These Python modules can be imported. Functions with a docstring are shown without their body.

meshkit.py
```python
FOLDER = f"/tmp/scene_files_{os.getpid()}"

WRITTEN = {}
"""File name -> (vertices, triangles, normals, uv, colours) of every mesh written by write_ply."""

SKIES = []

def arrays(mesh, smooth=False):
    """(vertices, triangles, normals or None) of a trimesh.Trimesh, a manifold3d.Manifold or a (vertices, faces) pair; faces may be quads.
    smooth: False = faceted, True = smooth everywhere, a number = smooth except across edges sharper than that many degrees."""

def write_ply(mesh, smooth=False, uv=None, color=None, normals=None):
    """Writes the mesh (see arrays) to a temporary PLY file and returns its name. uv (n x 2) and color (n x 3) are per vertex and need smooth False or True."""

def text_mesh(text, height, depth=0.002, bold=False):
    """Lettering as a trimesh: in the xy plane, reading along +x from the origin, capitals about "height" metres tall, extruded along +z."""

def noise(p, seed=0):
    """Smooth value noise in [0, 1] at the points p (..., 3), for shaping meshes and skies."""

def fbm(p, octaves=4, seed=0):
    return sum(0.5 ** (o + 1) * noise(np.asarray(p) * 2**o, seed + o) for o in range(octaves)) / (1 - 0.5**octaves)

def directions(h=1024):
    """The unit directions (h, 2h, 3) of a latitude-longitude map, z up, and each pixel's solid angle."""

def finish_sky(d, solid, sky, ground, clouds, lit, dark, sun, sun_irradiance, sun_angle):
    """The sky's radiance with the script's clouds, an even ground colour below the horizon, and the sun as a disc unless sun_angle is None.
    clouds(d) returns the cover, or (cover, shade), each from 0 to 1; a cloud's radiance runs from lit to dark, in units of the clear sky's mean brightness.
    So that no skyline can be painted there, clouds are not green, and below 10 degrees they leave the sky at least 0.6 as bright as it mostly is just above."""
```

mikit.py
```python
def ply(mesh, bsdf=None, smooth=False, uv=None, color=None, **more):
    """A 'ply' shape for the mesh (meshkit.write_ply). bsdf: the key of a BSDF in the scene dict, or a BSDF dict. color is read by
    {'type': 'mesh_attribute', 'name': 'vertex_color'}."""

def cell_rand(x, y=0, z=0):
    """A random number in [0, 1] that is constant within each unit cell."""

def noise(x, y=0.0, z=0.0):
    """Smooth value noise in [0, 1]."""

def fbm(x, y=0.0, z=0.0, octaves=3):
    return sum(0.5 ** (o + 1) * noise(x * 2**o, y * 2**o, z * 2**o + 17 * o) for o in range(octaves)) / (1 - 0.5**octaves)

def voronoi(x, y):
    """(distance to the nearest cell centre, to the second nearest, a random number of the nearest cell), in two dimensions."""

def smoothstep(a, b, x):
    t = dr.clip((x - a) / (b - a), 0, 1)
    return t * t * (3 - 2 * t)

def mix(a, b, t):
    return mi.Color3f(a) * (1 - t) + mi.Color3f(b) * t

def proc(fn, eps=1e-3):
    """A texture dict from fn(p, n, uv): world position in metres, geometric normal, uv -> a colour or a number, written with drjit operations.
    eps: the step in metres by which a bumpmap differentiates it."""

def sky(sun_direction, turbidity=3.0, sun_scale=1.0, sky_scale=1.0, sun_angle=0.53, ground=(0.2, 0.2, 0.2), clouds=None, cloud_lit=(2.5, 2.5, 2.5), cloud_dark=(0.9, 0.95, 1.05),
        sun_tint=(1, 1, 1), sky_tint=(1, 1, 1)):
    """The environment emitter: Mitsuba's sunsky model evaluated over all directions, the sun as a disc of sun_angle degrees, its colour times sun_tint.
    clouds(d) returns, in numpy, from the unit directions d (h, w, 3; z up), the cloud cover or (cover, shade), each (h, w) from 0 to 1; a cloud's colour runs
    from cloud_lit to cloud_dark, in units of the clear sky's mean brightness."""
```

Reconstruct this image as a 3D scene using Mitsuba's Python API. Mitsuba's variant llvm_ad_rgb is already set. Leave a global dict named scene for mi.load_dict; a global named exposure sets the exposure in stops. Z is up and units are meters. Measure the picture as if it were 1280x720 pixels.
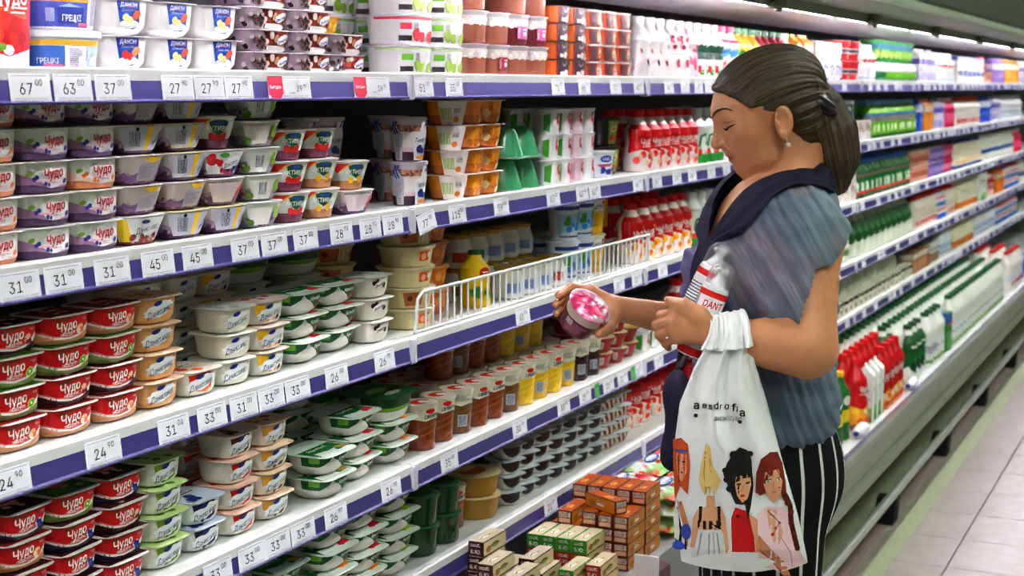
import math, random
import numpy as np, trimesh, shapely
import shapely.geometry as sg
from shapely import affinity
import drjit as dr
import mitsuba as mi
import mikit, meshkit
from mikit import ply, proc, noise, fbm, mix

T = mi.ScalarTransform4f
scene, labels = {}, {}
rng = random.Random(7)
nrng = np.random.default_rng(7)

# ---------------------------------------------------------------- camera, light, exposure
EYE = np.array([0.0, 0.0, 1.58])
YAW, PITCH = math.radians(25.383), math.radians(7.635)
FWD = np.array([-math.sin(YAW) * math.cos(PITCH), math.cos(YAW) * math.cos(PITCH), -math.sin(PITCH)])
scene['camera'] = {'type': 'thinlens', 'fov': math.degrees(2 * math.atan(640 / 1880)), 'fov_axis': 'x', 'near_clip': 0.05, 'far_clip': 100.0,
                   'aperture_radius': 0.0035, 'focus_distance': 2.45,
                   'to_world': T().look_at(origin=EYE.tolist(), target=(EYE + FWD).tolist(), up=[0, 0, 1])}
exposure = -0.18
TUBE_LIGHT = [128.0, 112.0, 129.0]          # the cabinet's fluorescent tubes under the canopy, a little pink
CEILING_LIGHT = [49.0, 53.0, 47.5]         # the shop's ceiling lamps, a little green
scene['dim_hall'] = {'type': 'constant', 'radiance': {'type': 'rgb', 'value': [0.02, 0.022, 0.02]}}

# ---------------------------------------------------------------- helpers
def lin(h):
    h = h.lstrip('#')
    c = [int(h[i:i + 2], 16) / 255 for i in (0, 2, 4)]
    c = np.array([x / 12.92 if x <= 0.04045 else ((x + 0.055) / 1.055) ** 2.4 for x in c])
    return c * (np.maximum(c, 1e-5) / 0.85) ** 0.40           # contrast curve put into every hex colour: dark values deepened most

def principled(color, rough=0.4, metal=0.0, spec=0.5, twosided=True, **kw):
    col = color if isinstance(color, dict) else {'type': 'rgb', 'value': [float(x) for x in color]}
    b = {'type': 'principled', 'base_color': col, 'roughness': rough, 'metallic': metal, 'specular': spec, **kw}
    return {'type': 'twosided', 'bsdf': b} if twosided else b

VC = {'type': 'mesh_attribute', 'name': 'vertex_color'}
scene['plastic'] = principled(VC, 0.34, spec=.35)
scene['gloss'] = principled(VC, 0.2, spec=0.4)
scene['print'] = principled(VC, 0.42, spec=.28)
scene['matte'] = principled(VC, 0.65, spec=0.15)
scene['foil'] = principled(VC, 0.3, metal=0.55)
scene['steel'] = principled(VC, 0.27, metal=.6)
scene['enamel'] = principled(proc(lambda p, n, uv: mix((0.66, 0.68, 0.68), (0.58, 0.60, 0.59), fbm(p.x * 9, p.y * 9, p.z * 9))), 0.3)
scene['clear'] = {'type': 'blendbsdf', 'weight': .1, 'a': {'type': 'thindielectric', 'int_ior': 1.5}, 'b': principled((.8, .82, .85), .2)}

COUNT = {}
def new_key(name):
    COUNT[name] = COUNT.get(name, 0) + 1
    return name if COUNT[name] == 1 else f'{name}_{COUNT[name]-1:03d}'

def tag(key, label=None, cat=None, group=None, kind=None):
    d = labels.setdefault(key, {})
    if label: d['label'] = label
    if cat: d['category'] = cat
    if group: d['group'] = group
    if kind: d['kind'] = kind
    return key

ORD = 'zeroth first second third fourth fifth sixth seventh eighth ninth tenth eleventh twelfth thirteenth fourteenth fifteenth sixteenth seventeenth eighteenth nineteenth twentieth'.split()
def ordinal(n):
    if n <= 20: return ORD[n]
    t = ['', '', 'twenty', 'thirty', 'forty', 'fifty', 'sixty'][n // 10]
    return t + '-' + ORD[n % 10] if n % 10 else {'twenty': 'twentieth', 'thirty': 'thirtieth', 'forty': 'fortieth', 'fifty': 'fiftieth', 'sixty': 'sixtieth'}[t]

class MB:
    """Collects pieces (vertices, triangles, colour) into one coloured mesh."""
    def __init__(s): s.v, s.f, s.c, s.n = [], [], [], 0
    def add(s, v, f, c):
        v = np.asarray(v, float); f = np.asarray(f, int)
        if len(v) == 0 or len(f) == 0: return s
        if f.shape[1] == 4: f = np.vstack([f[:, [0, 1, 2]], f[:, [0, 2, 3]]])
        c = np.asarray(c, float)
        s.v.append(v); s.f.append(f + s.n); s.c.append(np.broadcast_to(c, (len(v), 3))); s.n += len(v)
        return s
    def mesh(s, m, c, M=None):
        v = np.asarray(m.vertices)
        if M is not None: v = v @ M[:3, :3].T + M[:3, 3]
        return s.add(v, m.faces, c)
    def box(s, lo, hi, c, bevel=0.0):
        return s.mesh(bbox(lo, hi, bevel), c)
    def out(s): return np.vstack(s.v), np.vstack(s.f), np.vstack(s.c)
    def ply(s, bsdf, smooth=True):
        v, f, c = s.out()
        return ply((v, f), bsdf, smooth=smooth, color=c)

def bbox(lo, hi, bevel=0.0):
    lo, hi = np.minimum(lo, hi).astype(float), np.maximum(lo, hi).astype(float)
    if bevel <= 0:
        m = trimesh.creation.box(extents=hi - lo); m.apply_translation((lo + hi) / 2)
    else:
        pts = []
        c, h = (lo + hi) / 2, (hi - lo) / 2
        for sx in (-1, 1):
            for sy in (-1, 1):
                for sz in (-1, 1):
                    for ax in range(3):
                        q = h - bevel; q = q.copy(); q[ax] = h[ax]
                        pts.append(c + q * [sx, sy, sz])
        m = trimesh.convex.convex_hull(np.array(pts))
    m.unmerge_vertices()
    return m

def cyl(p0, p1, r0, r1=None, n=16, caps=True):
    """A straight tube with hard rims as (vertices, faces)."""
    p0, p1 = np.asarray(p0, float), np.asarray(p1, float)
    r1 = r0 if r1 is None else r1
    z = p1 - p0; z = z / np.linalg.norm(z)
    x = np.cross(z, [0, 0, 1] if abs(z[2]) < 0.9 else [1, 0, 0]); x /= np.linalg.norm(x); y = np.cross(z, x)
    a = np.arange(n) * 2 * np.pi / n
    ring = np.cos(a)[:, None] * x + np.sin(a)[:, None] * y
    v = [p0 + ring * r0, p1 + ring * r1]; i = np.arange(n); j = (i + 1) % n
    f = [np.stack([i, j, j + n, i + n], 1)]
    f = [np.vstack([f[0][:, [0, 1, 2]], f[0][:, [0, 2, 3]]])]
    if caps:
        v += [p0 + ring * r0, p1 + ring * r1]
        k = np.arange(1, n - 1)
        f += [np.stack([k * 0 + 2 * n, k + 1 + 2 * n, k + 2 * n], 1), np.stack([k * 0 + 3 * n, k + 3 * n, k + 1 + 3 * n], 1)]
    return np.vstack(v), np.vstack(f)

def tube(pts, r, n=10):
    pts = np.asarray(pts, float); r = np.broadcast_to(r, (len(pts),))
    t = np.gradient(pts, axis=0); t /= np.linalg.norm(t, axis=1, keepdims=True)
    a = np.cross(t[0], [0, 0, 1] if abs(t[0][2]) < 0.9 else [1, 0, 0]); a /= np.linalg.norm(a)
    V = []
    ang = np.arange(n) * 2 * np.pi / n
    for k in range(len(pts)):
        a = a - t[k] * (a @ t[k]); a /= np.linalg.norm(a); b = np.cross(t[k], a)
        V.append(pts[k] + r[k] * (np.cos(ang)[:, None] * a + np.sin(ang)[:, None] * b))
    V = np.vstack(V); F = []
    i = np.arange(n); j = (i + 1) % n
    for k in range(len(pts) - 1):
        F += [np.stack([k * n + i, k * n + j, (k + 1) * n + j], 1), np.stack([k * n + i, (k + 1) * n + j, (k + 1) * n + i], 1)]
    m = len(V); V = np.vstack([V, pts[:1], pts[-1:]])
    F += [np.stack([i * 0 + m, j, i], 1), np.stack([i * 0 + m + 1, (len(pts) - 1) * n + i, (len(pts) - 1) * n + j], 1)]
    return V, np.vstack(F)

# ---------------------------------------------------------------- lofted bodies: knots (z, half depth, half width, roundness[, colour])
def interp(prof, z):
    zs = [p[0] for p in prof]
    return [np.interp(z, zs, [p[k] for p in prof]) for k in (1, 2, 3)]

def section(th, ax, ay, e):
    c, s = np.cos(th), np.sin(th)
    return ax * np.sign(c) * np.abs(c) ** (2 / e), ay * np.sign(s) * np.abs(s) ** (2 / e)

def loft(mb, prof, color, n=28, cap0=True, cap1=True, hard=35, colors=None):
    """Adds the lofted body to mb; rings at edges sharper than `hard` degrees are doubled. A knot's fifth entry is the colour from it upward."""
    th = np.arange(n) * 2 * np.pi / n + (np.pi / n if prof[0][3] > 2.5 else 0)
    z = np.array([p[0] for p in prof], float); r = np.array([(p[1] + p[2]) / 2 for p in prof])
    ang = np.degrees(np.arctan2(np.diff(r), np.diff(z)))
    col = np.asarray(color, float); V, F, Cc = [], [], []
    nv = 0
    rings = []
    def ring(k, c):
        nonlocal nv
        x, y = section(th, *prof[k][1:4])
        V.append(np.stack([x, y, np.full(n, z[k])], 1)); Cc.append(np.broadcast_to(c, (n, 3))); nv += n
        return nv - n
    i = np.arange(n); j = (i + 1) % n
    a = None
    for k in range(len(prof) - 1):
        if len(prof[k]) > 4 and prof[k][4] is not None:
            newc = np.asarray(prof[k][4], float)
            if a is not None and not np.allclose(newc, col): a = None
            col = newc
        if a is None or abs(ang[k] - ang[k - 1]) > hard: a = ring(k, col)
        b = ring(k + 1, col)
        F += [np.stack([a + i, a + j, b + j], 1), np.stack([a + i, b + j, b + i], 1)]
        a = b
    kk = np.arange(1, n - 1)
    if cap0:
        a = ring(0, prof[0][4] if len(prof[0]) > 4 and prof[0][4] is not None else color); F.append(np.stack([kk * 0 + a, a + kk + 1, a + kk], 1))
    if cap1:
        a = ring(len(prof) - 1, col); F.append(np.stack([kk * 0 + a, a + kk, a + kk + 1], 1))
    mb.add(np.vstack(V), np.vstack(F), np.vstack(Cc))
    return mb

def wrap(prof, zref, turn=0.0):
    """(s, z) -> points on the loft, s being the way around from the front centre at height zref."""
    tt = np.linspace(-np.pi, np.pi, 361)
    ax, ay, e = [float(q) for q in interp(prof, zref)]
    x, y = section(tt, ax, ay, e)
    L = np.concatenate([[0], np.cumsum(np.hypot(np.diff(x), np.diff(y)))]); L -= L[180]
    def at(sz, off):
        s, zz = sz[:, 0] + turn, sz[:, 1]
        th = np.interp(s, L, tt)
        a, b, ee = interp(prof, zz)
        px, py = section(th, a, b, ee)
        c, sn = np.cos(th), np.sin(th)
        nx = np.sign(c) * np.abs(c) ** (2 - 2 / ee) / a; ny = np.sign(sn) * np.abs(sn) ** (2 - 2 / ee) / b
        l = np.hypot(nx, ny) + 1e-9
        return np.stack([px + nx / l * off, py + ny / l * off, zz], 1)
    at.knots = [p[0] for p in prof]; at.half = float(L[-1])
    return at

def face(o, u, v):
    """A flat face: origin and the two directions of its print."""
    o, u, v = (np.asarray(q, float) for q in (o, u, v)); nrm = np.cross(u, v); nrm /= np.linalg.norm(nrm)
    def at(sz, off): return o + sz[:, :1] * u + sz[:, 1:] * v + nrm * off
    at.knots = None
    return at

_TXT = {}
def text(s, h, cx, cy, color, bold=False, shear=0.0, rot=0.0, wid=None, left=False):
    """Lettering as flat triangles centred on (cx, cy)."""
    if (s, bold) not in _TXT:
        m = meshkit.text_mesh(s, 1.0, 0.1, bold)
        up = m.face_normals[:, 2] > 0.9
        f = m.faces[up]; u, inv = np.unique(f, return_inverse=True)
        v = m.vertices[u][:, :2]
        lo, hi = v.min(0), v.max(0); _TXT[(s, bold)] = (v - [(0 if False else (lo[0] + hi[0]) / 2), 0.5], inv.reshape(-1, 3), hi[0] - lo[0])
    v, f, w = _TXT[(s, bold)]
    v = v * h
    if wid: v = v * [wid / (w * h), 1]; w = wid / h
    if left: v = v + [w * h / 2, 0]
    v = np.stack([v[:, 0] + shear * v[:, 1], v[:, 1]], 1)
    c, q = math.cos(rot), math.sin(rot)
    return ('tri', v @ np.array([[c, q], [-q, c]]) + [cx, cy], f, color)

def cone(*k): return [tuple(q) for q in k]
def rect(x0, y0, x1, y1): return sg.box(min(x0, x1), min(y0, y1), max(x0, x1), max(y0, y1))
def ell(cx, cy, rx, ry=None, rot=0, n=5): return affinity.translate(affinity.rotate(affinity.scale(sg.Point(0, 0).buffer(1, n), rx, ry or rx), rot), cx, cy)
def band(pts, w): return sg.LineString(pts).buffer(w, quad_segs=3)
def poly(*p): return sg.Polygon(p)
def bars(x0, y0, x1, y1, n=9, seed=1):
    r = random.Random(seed); out = []; w = (x1 - x0) / n
    for k in range(n): out.append(rect(x0 + k * w, y0, x0 + k * w + w * r.choice([.3, .45, .6]), y1))
    return shapely.union_all(out)
def lines(x0, y0, x1, y1, n, fill=0.45, seed=1):
    r = random.Random(seed); h = (y1 - y0) / n
    return shapely.union_all([rect(x0, y0 + k * h, x0 + (x1 - x0) * r.uniform(.7, 1), y0 + k * h + h * fill) for k in range(n)])
def blobs(cx, cy, w, h, r, n, seed=1):
    q = random.Random(seed)
    return [ell(cx + q.uniform(-w, w) / 2, cy + q.uniform(-h, h) / 2, r * q.uniform(.7, 1.2), n=3) for _ in range(n)]

def decal(mb, at, items, step=0.007, base=0.0003, lift=0.00013):
    """Lays flat print on a surface: items are (polygon, colour) or text, later ones on top."""
    for L, it in enumerate(items):
        off = base + lift * L
        if it[0] == 'tri':
            _, v, f, c = it
            mb.add(at(v, off), f, lin(c) if isinstance(c, str) else c); continue
        g, c = it
        c = lin(c) if isinstance(c, str) else c
        if at.knots is not None:
            x0, y0, x1, y1 = g.bounds
            n = max(1, int(math.ceil((x1 - x0) / step))); xs = np.linspace(x0, x1, n + 1)
            ys = [y0] + [k for k in at.knots if y0 + 1e-4 < k < y1 - 1e-4] + [y1]
            cells = [rect(xs[i], ys[j], xs[i + 1], ys[j + 1]) for i in range(n) for j in range(len(ys) - 1)]
            parts = shapely.intersection(g, np.array(cells, dtype=object)) if len(cells) > 1 else [g]
        else: parts = [g]
        for p in parts:
            for q in getattr(p, 'geoms', [p]):
                if q.geom_type != 'Polygon' or q.area < 1e-8: continue
                v, f = trimesh.creation.triangulate_polygon(q, engine='earcut')
                mb.add(at(np.asarray(v), off), f, c)
    return mb

# ---------------------------------------------------------------- products: one form of each kind, then placed copies
class Form:
    def __init__(s, key, name, noun, cat, parts, w, d, h):
        s.key, s.name, s.noun, s.cat, s.w, s.d, s.h = key, name, noun, cat, w, d, h
        scene[key] = {'type': 'shapegroup', **parts}
FORMS = {}
def form(key, name, noun, cat, w, d, h, **parts):
    FORMS[key] = Form('form_' + key, name, noun, cat, {k: v for k, v in parts.items() if v is not None}, w, d, h)
    return FORMS[key]

def put(f, x, y, z, label, group=None, rot=0.0, tilt=None):
    f = FORMS[f] if isinstance(f, str) else f
    k = new_key(f.name)
    M = T().translate([x, y, z])
    if tilt: M = M.rotate(tilt[0], tilt[1])
    if rot: M = M.rotate([0, 0, 1], rot)
    scene[k] = {'type': 'instance', 'to_world': M, 'shape': {'type': 'ref', 'id': f.key}}
    tag(k, label, f.cat, group)
    return k
# ---------------------------------------------------------------- the hall
scene['tile'] = principled(proc(lambda p, n, uv: mix((0.225, 0.203, 0.168), (0.27, 0.245, 0.205), fbm(p.x * 30, p.y * 30, 3.0)) * (0.93 + 0.1 * fbm(p.x * 3, p.y * 3, 1.0))), 0.28)
scene['grout'] = principled((0.13, 0.12, 0.10), 0.8)
scene['stripe_paint'] = principled(proc(lambda p, n, uv: mix((0.17, 0.22, 0.085), (0.21, 0.26, 0.11), fbm(p.x * 40, p.y * 40, 2.0))), 0.4)
scene['mauve_edge'] = principled((0.22, 0.16, 0.15), 0.5)
scene['hall_dark'] = principled((0.035, 0.05, 0.03), 0.7)
scene['hall_wall'] = principled((0.2, 0.22, 0.19), 0.8)
scene['ceiling_paint'] = principled((0.14, 0.15, 0.13), 0.9)

def slab(key, lo, hi, bsdf, bevel=0.0, kind='structure', label=None):
    scene[key] = ply(bbox(lo, hi, bevel), bsdf)
    if kind or label: tag(key, label, None, None, kind)
slab('floor', (-2.6, -3.0, -0.12), (3.0, 19.0, -0.006), 'grout')
tag('floor', 'beige square floor tiles of the shop aisle')
TS, G = 0.338, 0.0022
tile_ply = ply(bbox((-TS / 2 + G, -TS / 2 + G, -0.008), (TS / 2 - G, TS / 2 - G, 0), 0.0012), 'tile')
n = 0
for iy in range(-1, 34):
    for ix in range(-1, 4):
        k = 'floor__tile' if n == 0 else f'floor__tile_{n:03d}'; n += 1
        lo_x = -0.765 + ix * TS
        scene[k] = {**tile_ply, 'to_world': T().translate([lo_x + TS / 2, 4.972 + (iy - 11) * TS + TS / 2, 0])}
mbf = MB()
scene['floor__far_tiles'] = ply(trimesh.util.concatenate([bbox((-0.765 + 4 * TS, -3, -0.008), (3.0, 19, 0)), bbox((-1.103, 12.75, -0.008), (-0.765 + 4 * TS, 19, 0)), bbox((-1.103, -3, -0.008), (-0.765 + 4 * TS, 0.91, 0))]), 'tile')
scene['floor__green_stripe'] = ply(bbox((-0.998, -3, 0.0002), (-0.938, 18, 0.0012)), 'stripe_paint'); tag('floor__green_stripe', 'pale green line along the cabinet')
scene['floor__mauve_edging'] = ply(bbox((-1.085, -3, 0.0002), (-1.035, 18, 0.0022)), 'mauve_edge'); tag('floor__mauve_edging', 'brown-mauve edging strip')
slab('ceiling', (-2.6, -3.0, 3.6), (3.0, 19.0, 3.7), 'ceiling_paint')
slab('wall_left', (-2.7, -3.0, -0.1), (-2.6, 19.0, 3.7), 'hall_dark')
slab('bounce_wall_right', (3.0, -3.0, -0.1), (3.1, 19.0, 3.7), 'hall_wall')  # unseen wall, added to bounce light back across the aisle
slab('wall_back', (-2.7, 19.0, -0.1), (3.1, 19.1, 3.7), 'hall_dark')
slab('wall_front', (-2.7, -3.1, -0.1), (3.1, -3.0, 3.7), 'hall_wall')

# ceiling lamps over the aisle
lamp_body = MB().box((-0.62, -0.17, 0.01), (0.62, 0.17, 0.07), lin('#c8cbc6'), 0.01).ply('matte', smooth=False)
lamp_face = ply(bbox((-0.6, -0.15, 0.0), (0.6, 0.15, 0.009)))
for i, y in enumerate((-1.6, 0.6, 2.8, 5.2, 8.0, 11.5, 15.5)):
    k = new_key('ceiling_light'); M = T().translate([0.9, y, 3.5])
    scene[k + '__housing'] = {**lamp_body, 'to_world': M}
    scene[k + '__diffuser'] = {**lamp_face, 'to_world': M, 'emitter': {'type': 'area', 'radiance': {'type': 'rgb', 'value': CEILING_LIGHT}}}
    tag(k, f'long ceiling lamp above the aisle, {ordinal(i+1)} along it', 'lamp', 'ceiling lamps above the aisle')

# ---------------------------------------------------------------- the refrigerated cabinet
JOINT0, MOD = 2.506, 1.285
JOINTS = [JOINT0 + MOD * k for k in range(-2, 10)]
Y0, Y1 = JOINTS[0], JOINTS[-1]
XF, XB = -1.405, -1.87               # front of the price rails, back panel
DECK = {1: 1.600, 2: 1.346, 3: 1.094, 4: 0.842, 5: 0.617, 6: 0.284}
SHELF = {1: 'top shelf', 2: 'second shelf', 3: 'third shelf', 4: 'fourth shelf', 5: 'bottom shelf', 6: 'cabinet well'}
scene['back_shade'] = principled(proc(lambda p, n, uv: mix((0.020, 0.021, 0.028), (0.030, 0.031, 0.038), fbm(p.y * 6, p.z * 6, 1.0))), 0.45)  # white cabinet back coloured near black: the shade behind the goods is in the colour
scene['bumper_paint'] = principled(proc(lambda p, n, uv: mix((0.115, 0.135, 0.10), (0.155, 0.175, 0.135), fbm(p.y * 3, p.z * 40, p.x * 20))), 0.25)
scene['canopy_paint'] = principled(proc(lambda p, n, uv: mix((0.12, 0.16, 0.10), (0.17, 0.20, 0.14), fbm(p.y * 2, p.z * 30, p.x * 12))), 0.3)
scene['soffit_paint'] = principled((0.62, 0.58, 0.64), 0.35)
scene['kick_paint'] = principled(proc(lambda p, n, uv: mix((0.11, 0.125, 0.07), (0.14, 0.155, 0.09), fbm(p.y * 4, p.z * 20, 1.0))), 0.22)
scene['dark_rubber'] = principled((0.02, 0.02, 0.022), 0.5)
scene['rail_blue'] = principled(proc(lambda p, n, uv: mix((0.028, 0.025, 0.13), (0.036, 0.032, 0.15), fbm(p.y * 8, p.z * 60, 1.0))), 0.36, spec=.3)

def extrude_y(pts, y0, y1):
    """A profile in (x, z) drawn along the aisle."""
    g = sg.Polygon(pts); g = g if g.exterior.is_ccw else sg.Polygon(list(g.exterior.coords)[::-1])
    m = trimesh.creation.extrude_polygon(g, y1 - y0, engine='earcut')
    v = np.array(m.vertices); v = np.stack([v[:, 0], y1 - v[:, 2], v[:, 1]], 1)
    m = trimesh.Trimesh(v, m.faces, process=False)
    m.unmerge_vertices()
    return m
CAB = 'refrigerated_cabinet'
tag(CAB, 'long open refrigerated display cabinet with lit canopy and grey-green base', 'fridge')
scene[CAB + '__back_panel'] = ply(bbox((XB - 0.03, Y0, 0.2), (XB, Y1, 1.86)), 'back_shade')
scene[CAB + '__end_panel'] = ply(bbox((-1.9, Y1, 0.0), (-1.05, Y1 + 0.03, 2.05), 0.005), 'canopy_paint')
scene[CAB + '__canopy'] = ply(trimesh.util.concatenate([extrude_y([(-0.93, 1.835), (-1.19, 1.835), (-1.19, 1.848), (-0.945, 1.85)], Y0, Y1)]), 'canopy_paint')
scene['fascia_paint'] = principled((.03, .045, .025), .5, spec=.3)
scene[CAB + '__canopy_front'] = ply(extrude_y([(-0.928, 1.8465), (-0.915, 1.86), (-0.915, 2.08), (-1.9, 2.08), (-1.9, 2.06), (-0.935, 2.06), (-0.945, 1.8505)], Y0, Y1), 'fascia_paint')
scene[CAB + '__canopy_rim'] = ply(extrude_y([(-0.925, 1.820), (-0.912, 1.826), (-0.908, 1.845), (-0.925, 1.846), (-0.945, 1.8345)], Y0, Y1), principled((0.42, 0.5, 0.38), 0.3))
scene[CAB + '__soffit'] = ply(extrude_y([(-1.225, 1.836), (-1.60, 1.8095), (-1.60, 1.816), (-1.225, 1.846)], Y0, Y1), 'soffit_paint')
scene[CAB + '__soffit_back'] = ply(extrude_y([(-1.60, 1.8165), (-1.61, 1.845), (-1.87, 1.85), (-1.87, 1.86), (-1.19, 1.86), (-1.225, 1.8465)], Y0, Y1), 'back_shade')
scene[CAB + '__lamp_baffle'] = ply(extrude_y([(-1.186, 1.8045), (-1.190, 1.8045), (-1.196, 1.835), (-1.19, 1.8355)], Y0, Y1), 'canopy_paint')
# fluorescent tubes with clips, one to a section
for a, b in zip(JOINTS[:-1], JOINTS[1:]):
    k = CAB + '__lamp_tube' if a == JOINTS[0] else f'{CAB}__lamp_tube_{JOINTS.index(a):03d}'
    scene[k] = ply(cyl((-1.210, a + 0.06, 1.8165), (-1.210, b - 0.06, 1.8165), 0.0105, n=10), emitter={'type': 'area', 'radiance': {'type': 'rgb', 'value': TUBE_LIGHT}})
    c = MB(); y = a + 0.45
    c.box((-1.185, y - 0.05, 1.800), (-1.165, y + 0.05, 1.836), lin('#77806f'), 0.006)
    c.box((-1.195, y - 0.07, 1.797), (-1.172, y - 0.03, 1.815), lin('#9aa28f'), 0.004)
    c.box((-1.195, y + 0.03, 1.799), (-1.176, y + 0.06, 1.818), lin('#9aa28f'), 0.004)
    c.box((-1.182, y - 0.015, 1.790), (-1.170, y + 0.015, 1.802), lin('#8a927f'), 0.003)
    k2 = CAB + '__lamp_clip' if a == JOINTS[0] else f'{CAB}__lamp_clip_{JOINTS.index(a):03d}'
    scene[k2] = c.ply('matte', smooth=False)
# base: well, ticket slope, bumper bands, kick plate
scene[CAB + '__well'] = ply(trimesh.util.concatenate([extrude_y([(-1.165, 0.20), (-1.868, 0.20), (-1.868, 0.284), (-1.165, 0.284)], Y0, Y1)]), 'enamel')
scene[CAB + '__ticket_slope'] = ply(extrude_y([(-1.076, 0.340), (-1.1645, 0.2845), (-1.1645, 0.201), (-1.076, 0.201)], Y0, Y1), principled((0.10, 0.09, 0.16), 0.25))
scene[CAB + '__bumper'] = ply(extrude_y([(-1.05, 0.352), (-1.06, 0.362), (-1.076, 0.362), (-1.082, 0.345), (-1.075, 0.2), (-1.065, 0.2), (-1.05, 0.275)], Y0, Y1), 'bumper_paint')
scene[CAB + '__bumper_band'] = ply(extrude_y([(-1.042, 0.276), (-1.035, 0.266), (-1.046, 0.215), (-1.06, 0.205), (-1.065, 0.276)], Y0, Y1), 'bumper_paint')
scene[CAB + '__underside'] = ply(extrude_y([(-1.06, 0.2), (-1.24, 0.17), (-1.24, 0.199), (-1.06, 0.2005)], Y0, Y1), 'dark_rubber')
scene[CAB + '__kick_plate'] = ply(extrude_y([(-1.098, 0.0), (-1.098, 0.006), (-1.2, 0.05), (-1.22, 0.185), (-1.24, 0.185), (-1.24, 0.0)], Y0, Y1), 'kick_paint')
tag(CAB + '__lamp_tube', 'bright fluorescent tube under the canopy')

# shelves
deck_m = bbox((XB + 0.002, 0.003, -0.014), (-1.418, MOD - 0.003, 0.0), 0.002)
lip_m = extrude_y([(-1.419, -0.012), (-1.404, -0.012), (-1.404, 0.003), (-1.408, 0.006), (-1.419, 0.006)], 0.002, MOD - 0.002)
rail_m = extrude_y([(-1.419, -0.005), (XF, -0.005), (XF + 0.004, -0.038), (XF + 0.008, -0.041), (XF + 0.006, -0.044), (-1.419, -0.044)], 0.004, MOD - 0.004)
XS = XB + 0.002
P_cap = [MB().box((-1.42, s, -0.046), (XF + 0.0095, s + 0.008, 0.004), lin('#d9d8e2'), 0.003).ply('plastic', False) for s in (0.0015, MOD - 0.0095)]
P_brk = [MB().mesh(extrude_y([(XS, -0.014), (-1.45, -0.014), (-1.45, -0.02), (XS, -0.05)], s, s + 0.004), lin('#b9bbbd')).ply('matte', False) for s in (0.02, MOD - 0.024)]
P_deck, P_lip, P_rail = ply(deck_m, 'enamel'), ply(lip_m, 'enamel'), ply(rail_m, 'rail_blue')
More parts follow.
